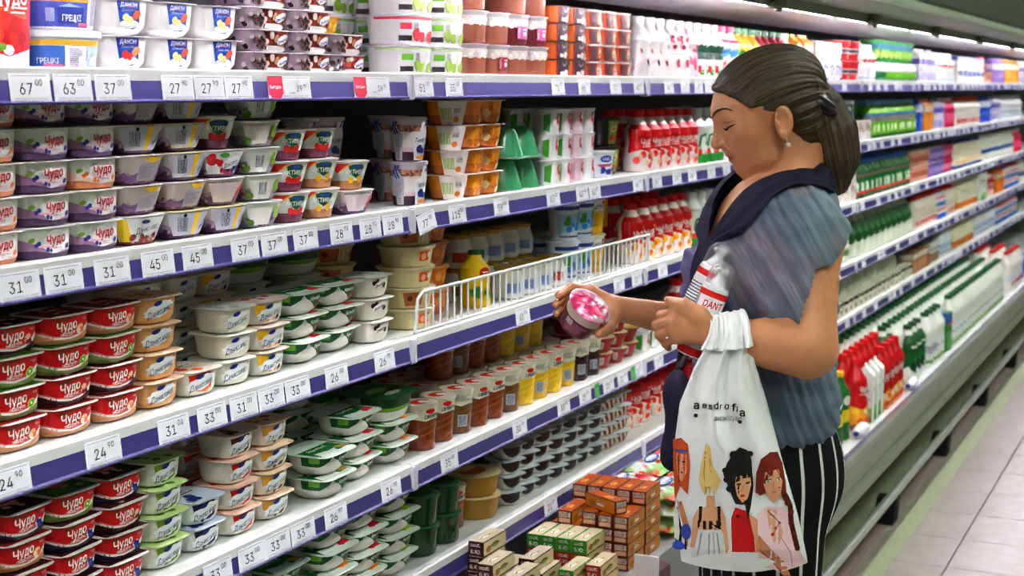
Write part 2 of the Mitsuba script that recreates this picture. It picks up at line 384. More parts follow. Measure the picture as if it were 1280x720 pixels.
for s in range(1, 6):
    for b, y in enumerate(JOINTS[:-1]):
        k = new_key('display_shelf'); M = T().translate([0, y, DECK[s]])
        for part, p in (('deck', P_deck), ('front_lip', P_lip), ('price_rail', P_rail), ('end_cap', P_cap[0]), ('end_cap_001', P_cap[1]), ('bracket', P_brk[0]), ('bracket_001', P_brk[1])): scene[f'{k}__{part}'] = {**p, 'to_world': M}
        tag(k, f'white steel shelf with blue price rail, {SHELF[s]} of the {ordinal(b+1)} cabinet section', 'shelf', f'{SHELF[s]} sections')
        tag(f'{k}__price_rail', 'blue-violet price rail')

# trolley bumper rail on feet
RK = 'trolley_rail'
tag(RK, 'polished steel trolley bumper rail on black feet along the cabinet base', 'rail')
mb = MB()
for a in np.arange(1.10, 14, 1.131 * 2):
    mb.add(*cyl((-1.03, a, 0.108), (-1.03, a + 2.26, 0.108), 0.0165, n=18), lin('#c9cbc8'))
scene[RK + '__tube'] = mb.ply('steel')
for i, a in enumerate(np.arange(0.895, 14.3, 1.131)):
    f = MB(); y = a
    f.mesh(trimesh.convex.convex_hull(np.array([(x, yy, z) for x0, x1, y0, y1, z in ((-1.094, -1.02, y - 0.05, y + 0.045, 0.0024), (-1.085, -1.012, y - 0.028, y + 0.03, 0.098)) for x in (x0, x1) for yy in (y0, y1)])), lin('#26272a'))
    f.mesh(bbox((-1.095, y - 0.053, 0.0024), (-1.027, y + 0.048, 0.012), 0.003), lin('#202124'))
    scene[RK + ('__foot' if i == 0 else f'__foot_{i:03d}')] = f.ply('matte', False)
    c = MB(); c.add(*cyl((-1.03, y - 0.035, 0.108), (-1.03, y - 0.02, 0.108), 0.0182, n=18), lin('#d5d6d3'))
    scene[RK + ('__sleeve' if i == 0 else f'__sleeve_{i:03d}')] = c.ply('steel')

# ---------------------------------------------------------------- price tags
def make_tag(txt, sup, kind='plain', w=0.078, h=0.0365):
    mb = MB(); at = face((0, 0, 0), (0, 1, 0), (0, 0, 1))
    mb.mesh(bbox((-0.0008, -w / 2, -h / 2), (0, w / 2, h / 2)), lin('#e8eaf0'))
    dk = '#3c3f4a'
    it = [(rect(-w / 2 + .004, h / 2 - .0035, w / 2 - .006, h / 2 - .0025), '#b4b7c2'), (lines(-w / 2 + .006, -h / 2 + .001, w / 2 - .004, -h / 2 + .006, 2, seed=len(txt)), '#b9bcc6')]
    if kind == 'promo':
        it += [(affinity.scale(ell(-w * .33, -.002, w * .17, h * .52), 1, 1).intersection(rect(-w / 2, -h / 2, 0, h / 2)).union(rect(-w / 2, -h / 2 + .006, -w * .16, h / 2)), '#e8304e'), text('Выгодно', .0055, -w * .33, 0.001, '#ffffff', True),
               text(txt, .0105, w * .22, -.002, dk), text(sup, .006, w * .36, .002, dk), (bars(-.004, -.008, .014, -.011, 9), '#777777')]
    elif kind == 'green':
        it = [(rect(-w / 2, -h / 2, w / 2, h / 2), '#57b06a'), (lines(-w * .3, -h * .25, w * .35, h * .25, 3, seed=4), '#8fd09a')]
    else:
        it += [text(txt, .0150, -.008, -.0015, dk), text(sup, .0082, .0155 + .003 * (len(txt) - 2), .0065, dk)]
    decal(mb, at, it, base=.0002, lift=.0001)
    return mb.ply('print', False)
_TAGS = {}
def price(s, y, txt='33', sup='00', kind='plain', w=0.074, hang=False, where=None):
    key = (txt, sup, kind, w)
    if key not in _TAGS: _TAGS[key] = make_tag(txt, sup, kind, w)
    k = new_key('price_tag')
    M = T().translate([XF + 0.0036, y, DECK[s] - 0.0215]).rotate([0, 1, 0], -6.5)
    if hang: M = T().translate([XF + 0.012, y, DECK[s] - 0.026]).rotate([0, 1, 0], -9).rotate([1, 0, 0], 9)
    scene[k] = {**_TAGS[key], 'to_world': M}
    return k
TAGROWS = {1: [(1.503, '67', '00'), (1.583, '63', '00'), (1.664, '37', '00'), (1.807, '27', '90'), (1.883, '27', '90'), (1.959, '27', '90'), (2.10, '19', '90', 'promo'), (2.365, '19', '90', 'promo'), (2.56, '51', '00'), (2.685, '35', '00'), (3.202, '71', '00'), (3.359, '66', '00'), (3.563, '71', '00'), (3.728, '45', '00'), (3.964, '34', '00'), (4.10, '34', '00'), (4.221, '37', '00'), (4.318, '37', '00')],
 2: [(1.469, '31', '00'), (1.551, '31', '00'), (1.649, '31', '00'), (1.749, '45', '00'), (1.843, '45', '00'), (1.965, '37', '00'), (2.047, '37', '00'), (2.14, '37', '00'), (2.254, '28', '90'), (2.353, '28', '90'), (2.435, '28', '90'), (2.552, '77', '00'), (2.697, '115', '00'), (2.901, '59', '00'), (3.177, '63', '00'), (3.35, '62', '00'), (3.43, '62', '00'), (3.73, '64', '00'), (3.877, '34', '00'), (4.042, '34', '00'), (4.176, '34', '00'), (4.355, '31', '00'), (4.507, '31', '00')],
 3: [(1.617 - .18, '24', '90'), (1.617, '24', '90'), (1.774, '31', '00'), (1.868, '33', '00'), (1.952, '31', '00'), (2.029, '33', '00'), (2.107, '33', '00'), (2.231, '26', '90'), (2.399, '26', '90'), (3.011, '61', '00'), (3.6, '31', '00'), (3.73, '31', '00'), (3.932, '34', '00'), (4.217, '34', '00')],
 4: [(1.50, '31', '00'), (1.872, '33', '00'), (1.964, '33', '00'), (2.038, '33', '00'), (2.115, '33', '00'), (2.221, '26', '90'), (2.418, '26', '90'), (2.656, '35', '00'), (2.995, '35', '00'), (3.243, '33', '00'), (3.377, '25', '00'), (3.455, '', '', 'green'), (3.533, '33', '00'), (3.633, '32', '00'), (3.67 + .04, '', '', 'green'), (3.75, '15', '00'), (3.909, '35', '00')], 5: [(3.169, '21', '00')]}
for s, row in TAGROWS.items():
    dup = {}
    for y, t, u, *kd in row:
        kd = kd[0] if kd else 'plain'
        w = {'promo': .125, 'green': .03}.get(kd, .074)
        k = price(s, y, t, u, kd, w, hang=(t == '77'))
        dup[kd] = dup.get(kd, 0) + 1
        d = {'promo': f'red and white tag reading {t}.{u}', 'green': 'small blank green card'}.get(kd, f'white price tag reading {t}.{u}')
        tag(k, f'{d}, {ordinal(dup[kd])} from the left on the {SHELF[s]} rail', 'price tag', 'price tags on the rails')
tr = random.Random(5)
for s in range(1, 6):                                 # tags far along the aisle, too small to read
    y = 4.7 if s < 3 else 4.5; n = 0
    while y < 12.4:
        if not any(abs((y - j + MOD / 2) % MOD - MOD / 2) < 0.05 for j in JOINTS[:1]):
            k = price(s, y, tr.choice(('31', '33', '45', '37')), '00'); n += 1
            tag(k, f'small white price tag, {ordinal(n)} on the {SHELF[s]} rail beyond the woman', 'price tag', 'price tags on the rails')
        y += tr.choice((0.1, 0.16, 0.16, 0.24, 0.32))
# tickets lying on the slope inside the front edge
for i in range(22):
    y = 4.3 + i * 0.23
    mb = MB(); c = lin('#d8dae6') if i % 5 != 3 else lin('#d9536a')
    M = np.eye(4)
    at = face((-1.1203, y, 0.3125), (0, 1, 0), (0.847, 0, 0.531))
    v = at(np.array([(-.06, -.035), (.06, -.035), (.06, .035), (-.06, .035)]), 0.0016); v2 = at(np.array([(-.06, -.035), (.06, -.035), (.06, .035), (-.06, .035)]), 0.0008)
    mb.add(np.vstack([v, v2]), [[0, 1, 2], [0, 2, 3], [4, 6, 5], [4, 7, 6], [0, 4, 1], [1, 4, 5], [1, 5, 2], [2, 5, 6], [2, 6, 3], [3, 6, 7], [3, 7, 0], [0, 7, 4]], c)
    decal(mb, at, [(lines(-.05, -.025, .02, .02, 4, seed=i), '#9aa0b8')], base=.0018)
    k = new_key('ledge_ticket'); scene[k] = mb.ply('print', False)
    tag(k, f'paper ticket lying on the inner ledge of the cabinet, {ordinal(i+1)} from the woman', 'price tag', 'tickets along the cabinet ledge')
# ---------------------------------------------------------------- product forms (front = +x, along the shelf = +y)
def topface(z): return face((0, 0, z), (0, 1, 0), (-1, 0, 0))
def cup(key, name, noun, prof, body, items=(), lid=None, zref=None, bsdf='plastic', n=26, cat='cup', words=None):
    """lid: (colour, half depth, half width, roundness, print on top)."""
    mb = MB(); loft(mb, prof, lin(body) if isinstance(body, str) else body, n=n)
    parts = {'body': mb.ply(bsdf)}
    h = prof[-1][0]
    if lid:
        c, ax, ay, e, *more = lid; ax += .0025 if e > 4 else 0
        m = MB(); c = lin(c)
        loft(m, [(h, ax * .985, ay * .985, e), (h + .0004, ax, ay, e), (h + .0011, ax, ay, e), (h + .0015, ax * .985, ay * .985, e)], c, n=28, hard=20)
        if more and more[0]: decal(m, topface(h + .0015), more[0])
        parts['lid'] = m.ply('print'); h += .0015
        w, d = 2 * max(ay, prof[-1][2]), 2 * max(ax, prof[-1][1])
    else: w, d = 2 * max(p[2] for p in prof), 2 * max(p[1] for p in prof)
    if items:
        rr = prof[-1]; m = MB(); decal(m, wrap(prof, zref if zref is not None else rr[0] * .6, (-.58 if key[:3] == 'wc_' else -.46 if key[:5] in ('curd_', 'dess_') else -.32) * (rr[1] + rr[2]) / 2 * (1.25 if rr[3] <= 2.05 else 1)), items)
        parts['label'] = m.ply('print', False)
    return form(key, name, noun, cat, w, d, h, **parts)

def wave(pts, top): return sg.Polygon(list(pts) + [(pts[-1][0], top), (pts[0][0], top)])

# red curd dessert cups
CURD = cone((0, .026, .033, 2.8), (.003, .032, .040, 3), (.009, .0355, .0435, 3.2), (.041, .038, .0465, 3.2))
def curd(key, noun, low, fruit, topc):
    zl = [(-.066, .021), (-.035, .0155), (-.012, .0095), (.010, .0070), (.03, .0095), (.046, .0160), (.056, .022)]
    items = [(wave([(-.072, .003)] + [(s, .003) for s in (-.04, 0, .04)] + [(.06, .003)], .0155), low),
             (wave(zl, .0408), '#f2e6e4'), (wave([(s, z + .0035 + (.003 if s > .03 else 0)) for s, z in zl], .0408), '#c8141f'),
             (poly((-.014, .036), (.012, .0385), (.030, .0375), (.006, .034), (-.010, .030)), '#8d4a2a'), (band([(-.034, .021), (-.014, .0135), (.012, .0125), (.034, .0165)], .0004), '#e8b0a8')]
    for c, g in fruit: items.append((g, c))
    items += [text('Чудо', .0130, .008, .0275, '#fff6f2', True, .12, .10, .037), text('творожок', .0042, .009, .0168, '#fbeeee', True, .1, .1, .029), (rect(-.002, .0132, .018, .0141), '#f3d6d4'),
              (rect(.036, .034, .046, .0346), '#f0c8c4'), (rect(.037, .0322, .046, .0328), '#f0c8c4')]
    lid = [(rect(-.044, -.036, .044, .034), topc)] + [(b, '#d8c8c4') for b in blobs(0, 0, .06, .05, .006, 5, len(key) + len(noun))] + [(ell(0, .005, .022, .009), '#d9303a'), text('Чудо', .010, 0, .005, '#ffffff', True)]
    cup('curd_' + key, 'curd_dessert_cup', noun, CURD, '#e9d3cf', items, ('#e9e4e2', .0415, .0495, 5, lid), .03)
def kiwi_(x, y): return [('#dfe8a0', ell(x, y, .0075, .006, 30)), ('#7fae2e', ell(x, y, .0065, .005, 30)), ('#e9efc8', ell(x, y, .002))]
curd('cherry', 'red curd cup with cherries', '#4a1626', [('#f0c7b0', ell(.034, .0225, .007, .0045, 40)), ('#7d1230', ell(.040, .017, .0034)), ('#93183a', ell(.034, .0165, .0032)), ('#5d7f2c', poly((.026, .024), (.032, .021), (.029, .0205)))], '#5a1420')
curd('kiwi', 'red curd cup with kiwi slices', '#8c9a62', kiwi_(.036, .019), '#4f7a2c')
curd('peach', 'red curd cup with peaches', '#d9a27c', [('#f4c9a0', ell(.033, .021, .008, .0055, 30)), ('#e98a5a', ell(.037, .0185, .005, .004)), ('#f7e0cf', ell(.030, .018, .004))], '#8a2a20')
curd('blueberry', 'red curd cup with blueberries', '#352749', [('#dfe3f2', ell(.036, .019, .008, .006)), ('#33479a', ell(.033, .021, .0034)), ('#2b3d8c', ell(.039, .020, .0034)), ('#3c55ad', ell(.035, .0155, .0032)), ('#2b3d8c', ell(.041, .0155, .003))], '#4a1a2c')

# white yogurt cups with a wave of fruit
YOG = cone((0, .028, .036, 2.8), (.0025, .033, .041, 3), (.010, .0352, .0435, 3.2), (.0425, .037, .0455, 3.2))
def yog(key, noun, low, mid, berries):
    items = [(wave([(s, .0025) for s in (-.07, -.03, 0, .03, .06)], .0423), '#dfe6da'),
             (poly((-.07, .001), (-.07, .031), (-.045, .029), (-.02, .022), (.0, .014), (.03, .010), (.06, .012), (.06, .001)), mid),
             (poly((-.07, .001), (-.07, .014), (-.05, .012), (-.02, .013), (0, .009), (.03, .0075), (.06, .010), (.06, .001)), low),
             (ell(.017, .024, .025, .0165, 8), '#fbfbf8'), (poly((-.02, .022), (.02, .016), (.018, .013), (-.02, .018)), '#f0cdd6'),
             (ell(-.024, .027, .005, .003, 20), '#93b64a'), (ell(-.014, .0225, .0032), berries), (ell(-.018, .020, .003), berries), (ell(.0, .0135, .0032), berries), (ell(.006, .012, .0026), berries),
             (ell(.038, .016, .0045, .0035, 30), berries), (rect(.010, .0150, .030, .0156), '#b9b9b9'), (rect(.010, .0132, .028, .0138), '#c9c9c9'), (rect(.012, .0112, .028, .0118), '#d3b9b9'),
             text('Чудо', .0128, .015, .0275, '#ad1f35', True, .12, .10, .036)]
    cup('yog_' + key, 'yogurt_cup', noun, YOG, '#dde4d8', items, ('#e6e2e0', .0405, .0485, 5), .03)
yog('blueberry', 'white yogurt cup with purple blueberry wave', '#4a2f55', '#a98aa4', '#3b3f86')
yog('peach', 'white yogurt cup with orange peach wave', '#c58457', '#e9cdb8', '#e8863c')

# clear tapered fruit yogurt cups
DAN = cone((0, .024, .030, 2.6), (.003, .0275, .0335, 2.8), (.012, .031, .038, 2.9), (.041, .0395, .0475, 3.2), (.0425, .0415, .0498, 3.2))
def clearcup(key, noun, low, high, items, lidc='#e9e3de', extra=()):
    pr = [(0, .024, .030, 2.6, lin(low)), (.003, .0275, .0335, 2.8), (.0115, .031, .0378, 2.9), (.0118, .031, .038, 2.9, lin(high)), (.041, .0395, .0475, 3.2), (.0412, .0405, .0488, 3.2), (.0425, .0415, .0498, 3.2)]
    q = random.Random(len(noun) + len(key)); xs = np.linspace(-.075, .07, 17)
    wv = lambda base, amp, c: (sg.Polygon([(-.075, .002)] + [(x, base + amp * q.uniform(-1, 1)) for x in xs] + [(.07, .002)]).buffer(.0012).buffer(-.0012), c)
    marble = [wv(.020, .005, '#b7a3b8'), wv(.0155, .0045, '#8f7a9c'), wv(.0115, .004, low)] + [(b, c) for b, c in zip(blobs(-.02, .012, .10, .012, .0032, 12, len(noun)), ['#9a86a8', '#7a3a50', '#c9b0b8'] * 4)]
    items = marble + list(items)
    cup('clear_' + key, 'fruit_yogurt_cup', noun, pr, high, items, (lidc, .0415, .0498, 3.4, list(extra)), .03, 'gloss')
tongue = sg.Polygon([(.004, .041), (.036, .041), (.026, .034), (.018, .032), (.010, .035)])
clearcup('grey', 'clear yogurt cup with yellow foil tongue', '#6a4a6c', '#d8d0c8', [(wave([(-.06, .009), (-.03, .015), (-.01, .010), (.02, .014), (.045, .009)], .006), '#8a6a94'), (poly((-.012, .006), (.034, .006), (.038, .034), (-.004, .03)), '#b9b6b9'), (lines(-.006, .01, .03, .028, 8, seed=3), '#8f8c96'), (tongue, '#f2c81e')], '#e4dfd8')
clearcup('yellow', 'clear yogurt cup with yellow stripe and barcode', '#4b2c52', '#d9d4cc', [(poly((-.026, .006), (.044, .006), (.052, .041), (-.032, .041)), '#c3c6cc'), (bars(-.018, .012, .001, .034, 11, 2), '#30365c'), (poly((.012, .006), (.021, .006), (.026, .041), (.014, .041)), '#f0cc1a'), (ell(-.006, .0375, .003), '#222222'), text('Даниссимо', .006, .038, .024, '#26347c', True, .2, 1.0, .022)], '#e8dfa8')
clearcup('berry', 'yogurt cup with strawberries and blue script', '#5a3a5c', '#dcd8d2', [(poly((-.034, .006), (.034, .006), (.042, .041), (-.04, .041)), '#dfe4e2')] + [(b, '#cf2f3a') for b in blobs(-.020, .024, .02, .02, .006, 6, 3)] + [(b, '#46479a') for b in blobs(.02, .012, .03, .008, .0042, 6, 5)] + [(b, '#b83052') for b in blobs(-.002, .0095, .03, .006, .0045, 5, 8)] + [(ell(-.006, .036, .009, .004), '#4f9a3c'), (ell(.010, .024, .022, .009, 14), '#f4f6f8'), text('Даниссимо', .0075, .010, .0225, '#28306e', False, .25, .22, .036)])
clearcup('nut', 'yogurt cup with blue script and red berries', '#7a2c2c', '#dcdcd4', [(poly((-.040, .006), (.036, .006), (.044, .041), (-.044, .041)), '#dfe3de'), (poly((-.038, .006), (-.018, .006), (-.026, .041), (-.044, .041)), '#f2cf22')] + [(b, '#7c2422') for b in blobs(.004, .011, .05, .008, .0042, 12, 2)] + [(b, '#b5714a') for b in blobs(.012, .009, .04, .004, .003, 6, 6)] + [(ell(.002, .0355, .008, .0028), '#2a2f66'), text('Даниссимо', .0088, .008, .0255, '#2f3553', False, .25, .16, .044)])
clearcup('plain', 'plain clear yogurt cup with pink fruit', '#6d5a80', '#d9cfca', [(poly((-.028, .006), (.020, .006), (.026, .038), (-.034, .038)), '#dccfd0'), (rect(-.034, .0375, .026, .0385), '#55505c')] + [(b, '#cf3838') for b in blobs(.032, .022, .008, .02, .005, 5, 4)])
for q, (nm, fr) in {'kiwi': ('kiwi yogurt cup with barcode', '#8db33a'), 'kiwiclear': ('clear kiwi yogurt cup', '#9cc04a')}.items():
    its = [(b, fr) for b in blobs(.031, .020, .012, .022, .0055, 6, 3)] + [(b, '#5f8a24') for b in blobs(-.034, .016, .014, .014, .005, 4, 9)]
    its = ([(poly((-.026, .004), (.02, .004), (.026, .036), (-.03, .036)), '#dfe3d8'), (bars(-.014, .012, .004, .032, 10, 6), '#3b3f66')] if q == 'kiwi' else [(poly((-.03, .006), (.014, .006), (.016, .036), (-.036, .036)), '#e4e2d8')]) + its
    clearcup(q, nm, '#8c8f92', '#d5dccf', its, '#dcdcd6')
# round cups with a green shield
ACT = [(0, .025, .025, 2), (.002, .029, .029, 2), (.0165, .0325, .0325, 2), (.0168, .0325, .0325, 2), (.049, .0425, .0425, 2), (.0492, .0445, .0445, 2), (.0515, .0455, .0455, 2)]
def act(key, noun, low, fruit, seed):
    pr = [ACT[0] + (lin(low),), ACT[1], ACT[2], ACT[3] + (lin('#e3ded6'),)] + ACT[4:]
    f = [(b, fruit) for b in blobs(.0, .0195, .026, .006, .0052, 6, seed)] + [(ell(-.010, .0175, .005, .004), fruit), (ell(.011, .0175, .005, .004), fruit)]
    its = [(wave([(-.05, .0175), (-.02, .021), (.02, .019), (.05, .022)], .0485), '#d8e2d6'), (poly((-.048, .0485), (-.012, .0485), (-.020, .040), (-.036, .030)), '#d83a26'), (poly((-.037, .029), (-.030, .034), (-.013, .044), (-.011, .048), (-.014, .0485)), '#f2b431'),
           (poly((-.014, .044), (-.006, .047), (.010, .047), (.018, .044), (.015, .030), (.002, .022), (-.012, .030)), '#1c5b3c'), (ell(.002, .0425, .009, .0028), '#2d55a0')] + f + [text('АКТИВИА', .0078, .002, .0335, '#f4f7f2', True, 0, 0, .044)]
    cup('act_' + key, 'bio_yogurt_cup', noun, pr, '#e3ded6', its, ('#eeeae6', .0462, .0462, 2), .035)
act('cherry', 'bio yogurt cup with green shield and red cherries', '#6e3350', '#d0342c', 2)
act('mango', 'bio yogurt cup with green shield and yellow mango', '#b78a5e', '#f3c32a', 4)
# parfait cups
def parfait(key, noun, fruit, low):
    pr = [(0, .027, .027, 2, lin(low)), (.002, .0285, .0285, 2), (.018, .0305, .0305, 2), (.0185, .0305, .0305, 2, lin('#ecd7dc')), (.027, .0315, .0315, 2), (.0275, .0315, .0315, 2, lin('#efeae6')), (.058, .0355, .0355, 2), (.0585, .0355, .0355, 2, lin('#b98d78')), (.070, .037, .037, 2), (.0705, .037, .037, 2, lin('#cfc9cd')), (.080, .0385, .0385, 2), (.0805, .041, .041, 2), (.085, .041, .041, 2)]
    its = [(b, c) for b, c in zip(blobs(-.008, .064, .06, .010, .0035, 26, 5), ['#8a4a3c', '#c9a08a', '#6e3830', '#dcc0ae'] * 7)]
    its += [(poly((.006, .002), (.034, .002), (.040, .052), (.028, .078), (.020, .078), (.016, .055), (.004, .050)), '#eef0f2'), (poly((-.034, .002), (-.018, .002), (-.016, .05), (-.030, .078), (-.037, .06)), '#c4c6cc'), (lines(-.033, .006, -.020, .048, 12, seed=4), '#8b8d98'),
            (band([(-.030, .078), (-.035, .066), (-.030, .054)], .0016), '#2c4694'), (band([(-.025, .078), (-.030, .068), (-.025, .055)], .0014), '#2c4694'), (band([(.031, .078), (.027, .068)], .0016), '#2c4694'), text('Парфе', .0085, .020, .042, '#31312f', False, 0, 0, .024)] + [(b, fruit) for b in blobs(.021, .021, .012, .012, .006, 6, 3)] + [(ell(.022, .008, .011, .004), '#d9922f')]
    cup('parf_' + key, 'parfait_cup', noun, pr, '#efeae6', its, ('#d6d2d4', .041, .041, 2), .05, 'gloss')
parfait('berry', 'tall clear parfait cup with blueberries and granola', '#2b3d86', '#35122c')
parfait('nut', 'tall clear parfait cup with caramel bottom', '#a8632c', '#8a5a3a')

# wrapped fruit jelly packs: three cups under one lid with a paper band
def jelly(key, noun, c, c2, bandc, h=.049):
    cups = {}
    for i in range(3):
        mb = MB(); y0 = (i - 1) * .082
        pr = [(0, .026, .028, 2.2, lin(c2)), (.004, .031, .034, 2.3), (.02, .034, .0375, 2.4, lin(c)), (h - .002, .037, .040, 2.5), (h, .038, .0405, 2.6)]
        loft(mb, pr, lin(c), n=20)
        m2 = MB(); decal(m2, wrap(pr, .03), [(b, col) for b, col in zip(blobs(0, .024, .07, .03, .008, 9, i + 3), [lin(c) * 1.25, lin(c2) * 1.1, lin('#f4d9a0')] * 3)])
        v, f, cc = mb.out(); w, g, d = m2.out()
        mb = MB().add(v + [0, y0, 0], f, cc).add(w + [0, y0, 0], g, d)
        cups['cup' if i == 0 else f'cup_{i:03d}'] = mb.ply('gloss')
    m = MB(); loft(m, [(h, .042, .125, 8), (h + .0016, .042, .125, 8)], lin('#e6d9cf'), n=32, hard=20)
    b = MB(); at = wrap([(.0, .033, .034, 2.4), (h, .0408, .0425, 2.6)], .03)
    decal(b, at, [(poly((-.052, .0005), (.008, .0005), (.018, h), (-.060, h)), bandc[0]), (poly((-.052, .012), (-.03, .012), (-.032, .036), (-.056, .036)), bandc[1]), (bars(-.026, .026, -.008, .036, 8), '#3c3c3c'), (ell(-.02, .012, .008, .006), bandc[2])], base=.0012)
    v, f, cc = b.out(); b = MB().add(v + [0, -.082, 0], f, cc)
    form('jelly_' + key, 'jelly_pack', noun, 'dessert', .25, .084, h + .0016, lid=m.ply('print'), paper_band=b.ply('print', False), **cups)
jelly('orange', 'wrapped pack of amber orange jelly cups', '#f0a02a', '#d07a1c', ('#e9e2da', '#b5c98a', '#d98a3a'))
def gjelly():
    parts = {}
    for i in range(2):
        mb = MB(); pr = [(0, .044, .046, 2), (.003, .045, .047, 2), (.02, .040, .042, 2), (.055, .030, .031, 2), (.066, .024, .025, 2), (.07, .014, .014, 2)]
        loft(mb, pr, lin('#4f9a6e'), n=18); v, f, cc = mb.out()
        sh = .75 + .5 * meshkit.fbm(v * 90, 3)[:, None]
        parts['dome' if i == 0 else f'dome_{i:03d}'] = MB().add(v + [0, (i - .5) * .1, 0], f, cc * sh).ply('gloss')
    m = MB(); loft(m, [(0, .05, .102, 6), (.003, .05, .102, 6)], lin('#9fb0a2'), n=28, hard=20)
    form('jelly_green', 'jelly_pack', 'pack of green jelly domes', 'dessert', .206, .1, .072, tray=m.ply('gloss'), **parts)
gjelly()
# slim cups
def slim(key, noun, body, leaf, fr, r=.030, h=.058):
    pr = cone((0, r * .86, r * .86, 2), (.002, r * .9, r * .9, 2), (h * .96, r, r, 2), (h * .965, r * 1.09, r * 1.09, 2), (h, r * 1.09, r * 1.09, 2))
    its = [(poly((-r * 1.0, .010), (-r * .45, .006), (-r * .40, h * .86), (-r * .95, h * .80)), leaf), (rect(r * .2, h * .1, r * .6, h * .9), '#e8e2e0')] + [(b, fr) for b in blobs(r * .45, h * .45, r * .4, h * .7, .0042, 6, 3)]
    cup('slim_' + key, 'small_yogurt_cup', noun, pr, body, its, ('#dfe0e2', r * 1.09, r * 1.09, 2), .04)
slim('green', 'slim white yogurt cup with green leaf print', '#f0eef0', '#4c9a3a', '#c23a4a')
slim('pink', 'slim pink yogurt cup', '#e9c9d2', '#d8a8b8', '#b03048')
slim('white', 'slim white yogurt cup', '#f2f1f3', '#e3e4ea', '#c94a58')
cup('wide_blueberry', 'yogurt_tub', 'wide white yogurt tub with blue oval and blueberries', cone((0, .038, .038, 2), (.002, .04, .04, 2), (.062, .046, .046, 2), (.0625, .049, .049, 2), (.066, .049, .049, 2)), '#e9edf0', [(ell(-.004, .048, .018, .009), '#2c4a9e'), text('Valio', .0075, -.004, .048, '#ffffff', True), (poly((-.03, .034), (.02, .036), (.01, .029), (-.02, .026)), '#c94a86')] + [(b, '#33479c') for b in blobs(.004, .016, .04, .012, .007, 8, 2)] + [(b, '#5fae4a') for b in blobs(.026, .04, .01, .03, .006, 5, 4)], ('#e8ecee', .049, .049, 2), .04)

# square white curd desserts with a scalloped script badge
SQ = cone((0, .025, .027, 2.6), (.003, .032, .034, 2.9), (.012, .0362, .0385, 3.2), (.041, .0388, .0412, 3.5))
def scallop(cx, cy, rx, ry, rot=14):
    a = np.linspace(0, 2 * np.pi, 60, endpoint=False); r = 1 + .07 * np.cos(a * 11)
    return affinity.translate(affinity.rotate(sg.Polygon(np.stack([rx * r * np.cos(a), ry * r * np.sin(a)], 1)), rot, origin=(0, 0)), cx, cy)
def dess(key, noun, body, panel, dots, lidc, lidprint, left=None):
    its = []
    if panel: its += [(poly((-.016, .036), (.026, .038), (.036, .035), (.034, .012), (.022, .007), (.0, .009), (-.012, .016)), panel)] + [(b, c) for b, c in zip(blobs(.012, .016, .036, .014, .0046, 9, len(key) + 2), dots * 9)]
    if left: its += [(poly((-.024, .037), (-.004, .037), (-.008, .022), (-.022, .02)), left)]
    its += [(scallop(.010, .0230, .030, .0110), '#f2f5f7'), (ell(.005, .0325, .009, .0036, 12), '#27408f'), text('Даниссимо', .0100, .010, .0200, '#26356f', False, .3, .24, .050)]
    lp = [(blobs(-.004, -.006, .06, .045, .008, 6, len(noun)), lidprint), (ell(.004, .012, .024, .007, 8), '#f0f2f5'), text('Даниссимо', .006, .004, .012, '#26356f', True, .2, .14, .036)]
    cup('dess_' + key, 'cream_dessert_cup', noun, SQ, body, its, (lidc, .0432, .0462, 5, [(q, lidprint) for q in lp[0][0]] + lp[1:]), .03)
dess('peach', 'peach-coloured dessert cup with blue script', '#dcb07c', None, ['#e8a050'], '#ead2b8', '#e8a860')
dess('white', 'plain white dessert cup with blue script', '#e4e3d6', None, ['#e8a050'], '#e8e6e0', '#c9cfd8')
dess('apricot', 'white dessert cup with red apricot panel', '#e9e7dc', '#d8482c', ['#f2b82e', '#e8862e'], '#ecdcd0', '#e0603a')
dess('yellow', 'white dessert cup with yellow corner and chocolate chips', '#e6e2da', '#efdcc8', ['#6a2f24', '#e0b080'], '#e8d8d4', '#c8606a', '#f0c428')
dess('green', 'white dessert cup with green gooseberry panel', '#e6e8de', '#8fae3c', ['#6f9428', '#b8cf6a'], '#cfe0a8', '#6fa030')
dess('blue', 'white dessert cup with dark blue berry panel', '#e4e6e6', '#1f3358', ['#2f3f86', '#17223f'], '#d4dcec', '#34488e')
dess('red', 'white dessert cup with red strawberry panel', '#e9e4da', '#d4382a', ['#e86a4a', '#c02a2a'], '#f0d0c4', '#d8503a')
dess('choc', 'white dessert cup with brown chocolate panel', '#e9e5dc', '#6f2f26', ['#4a1f1a', '#d9b088'], '#e8d6c8', '#8a4030')
dess('chip', 'white dessert cup with almond and dark chip panel', '#eae6de', '#e8c49a', ['#5a2a20', '#74402c'], '#f0d8c4', '#c87848', '#e0b050')
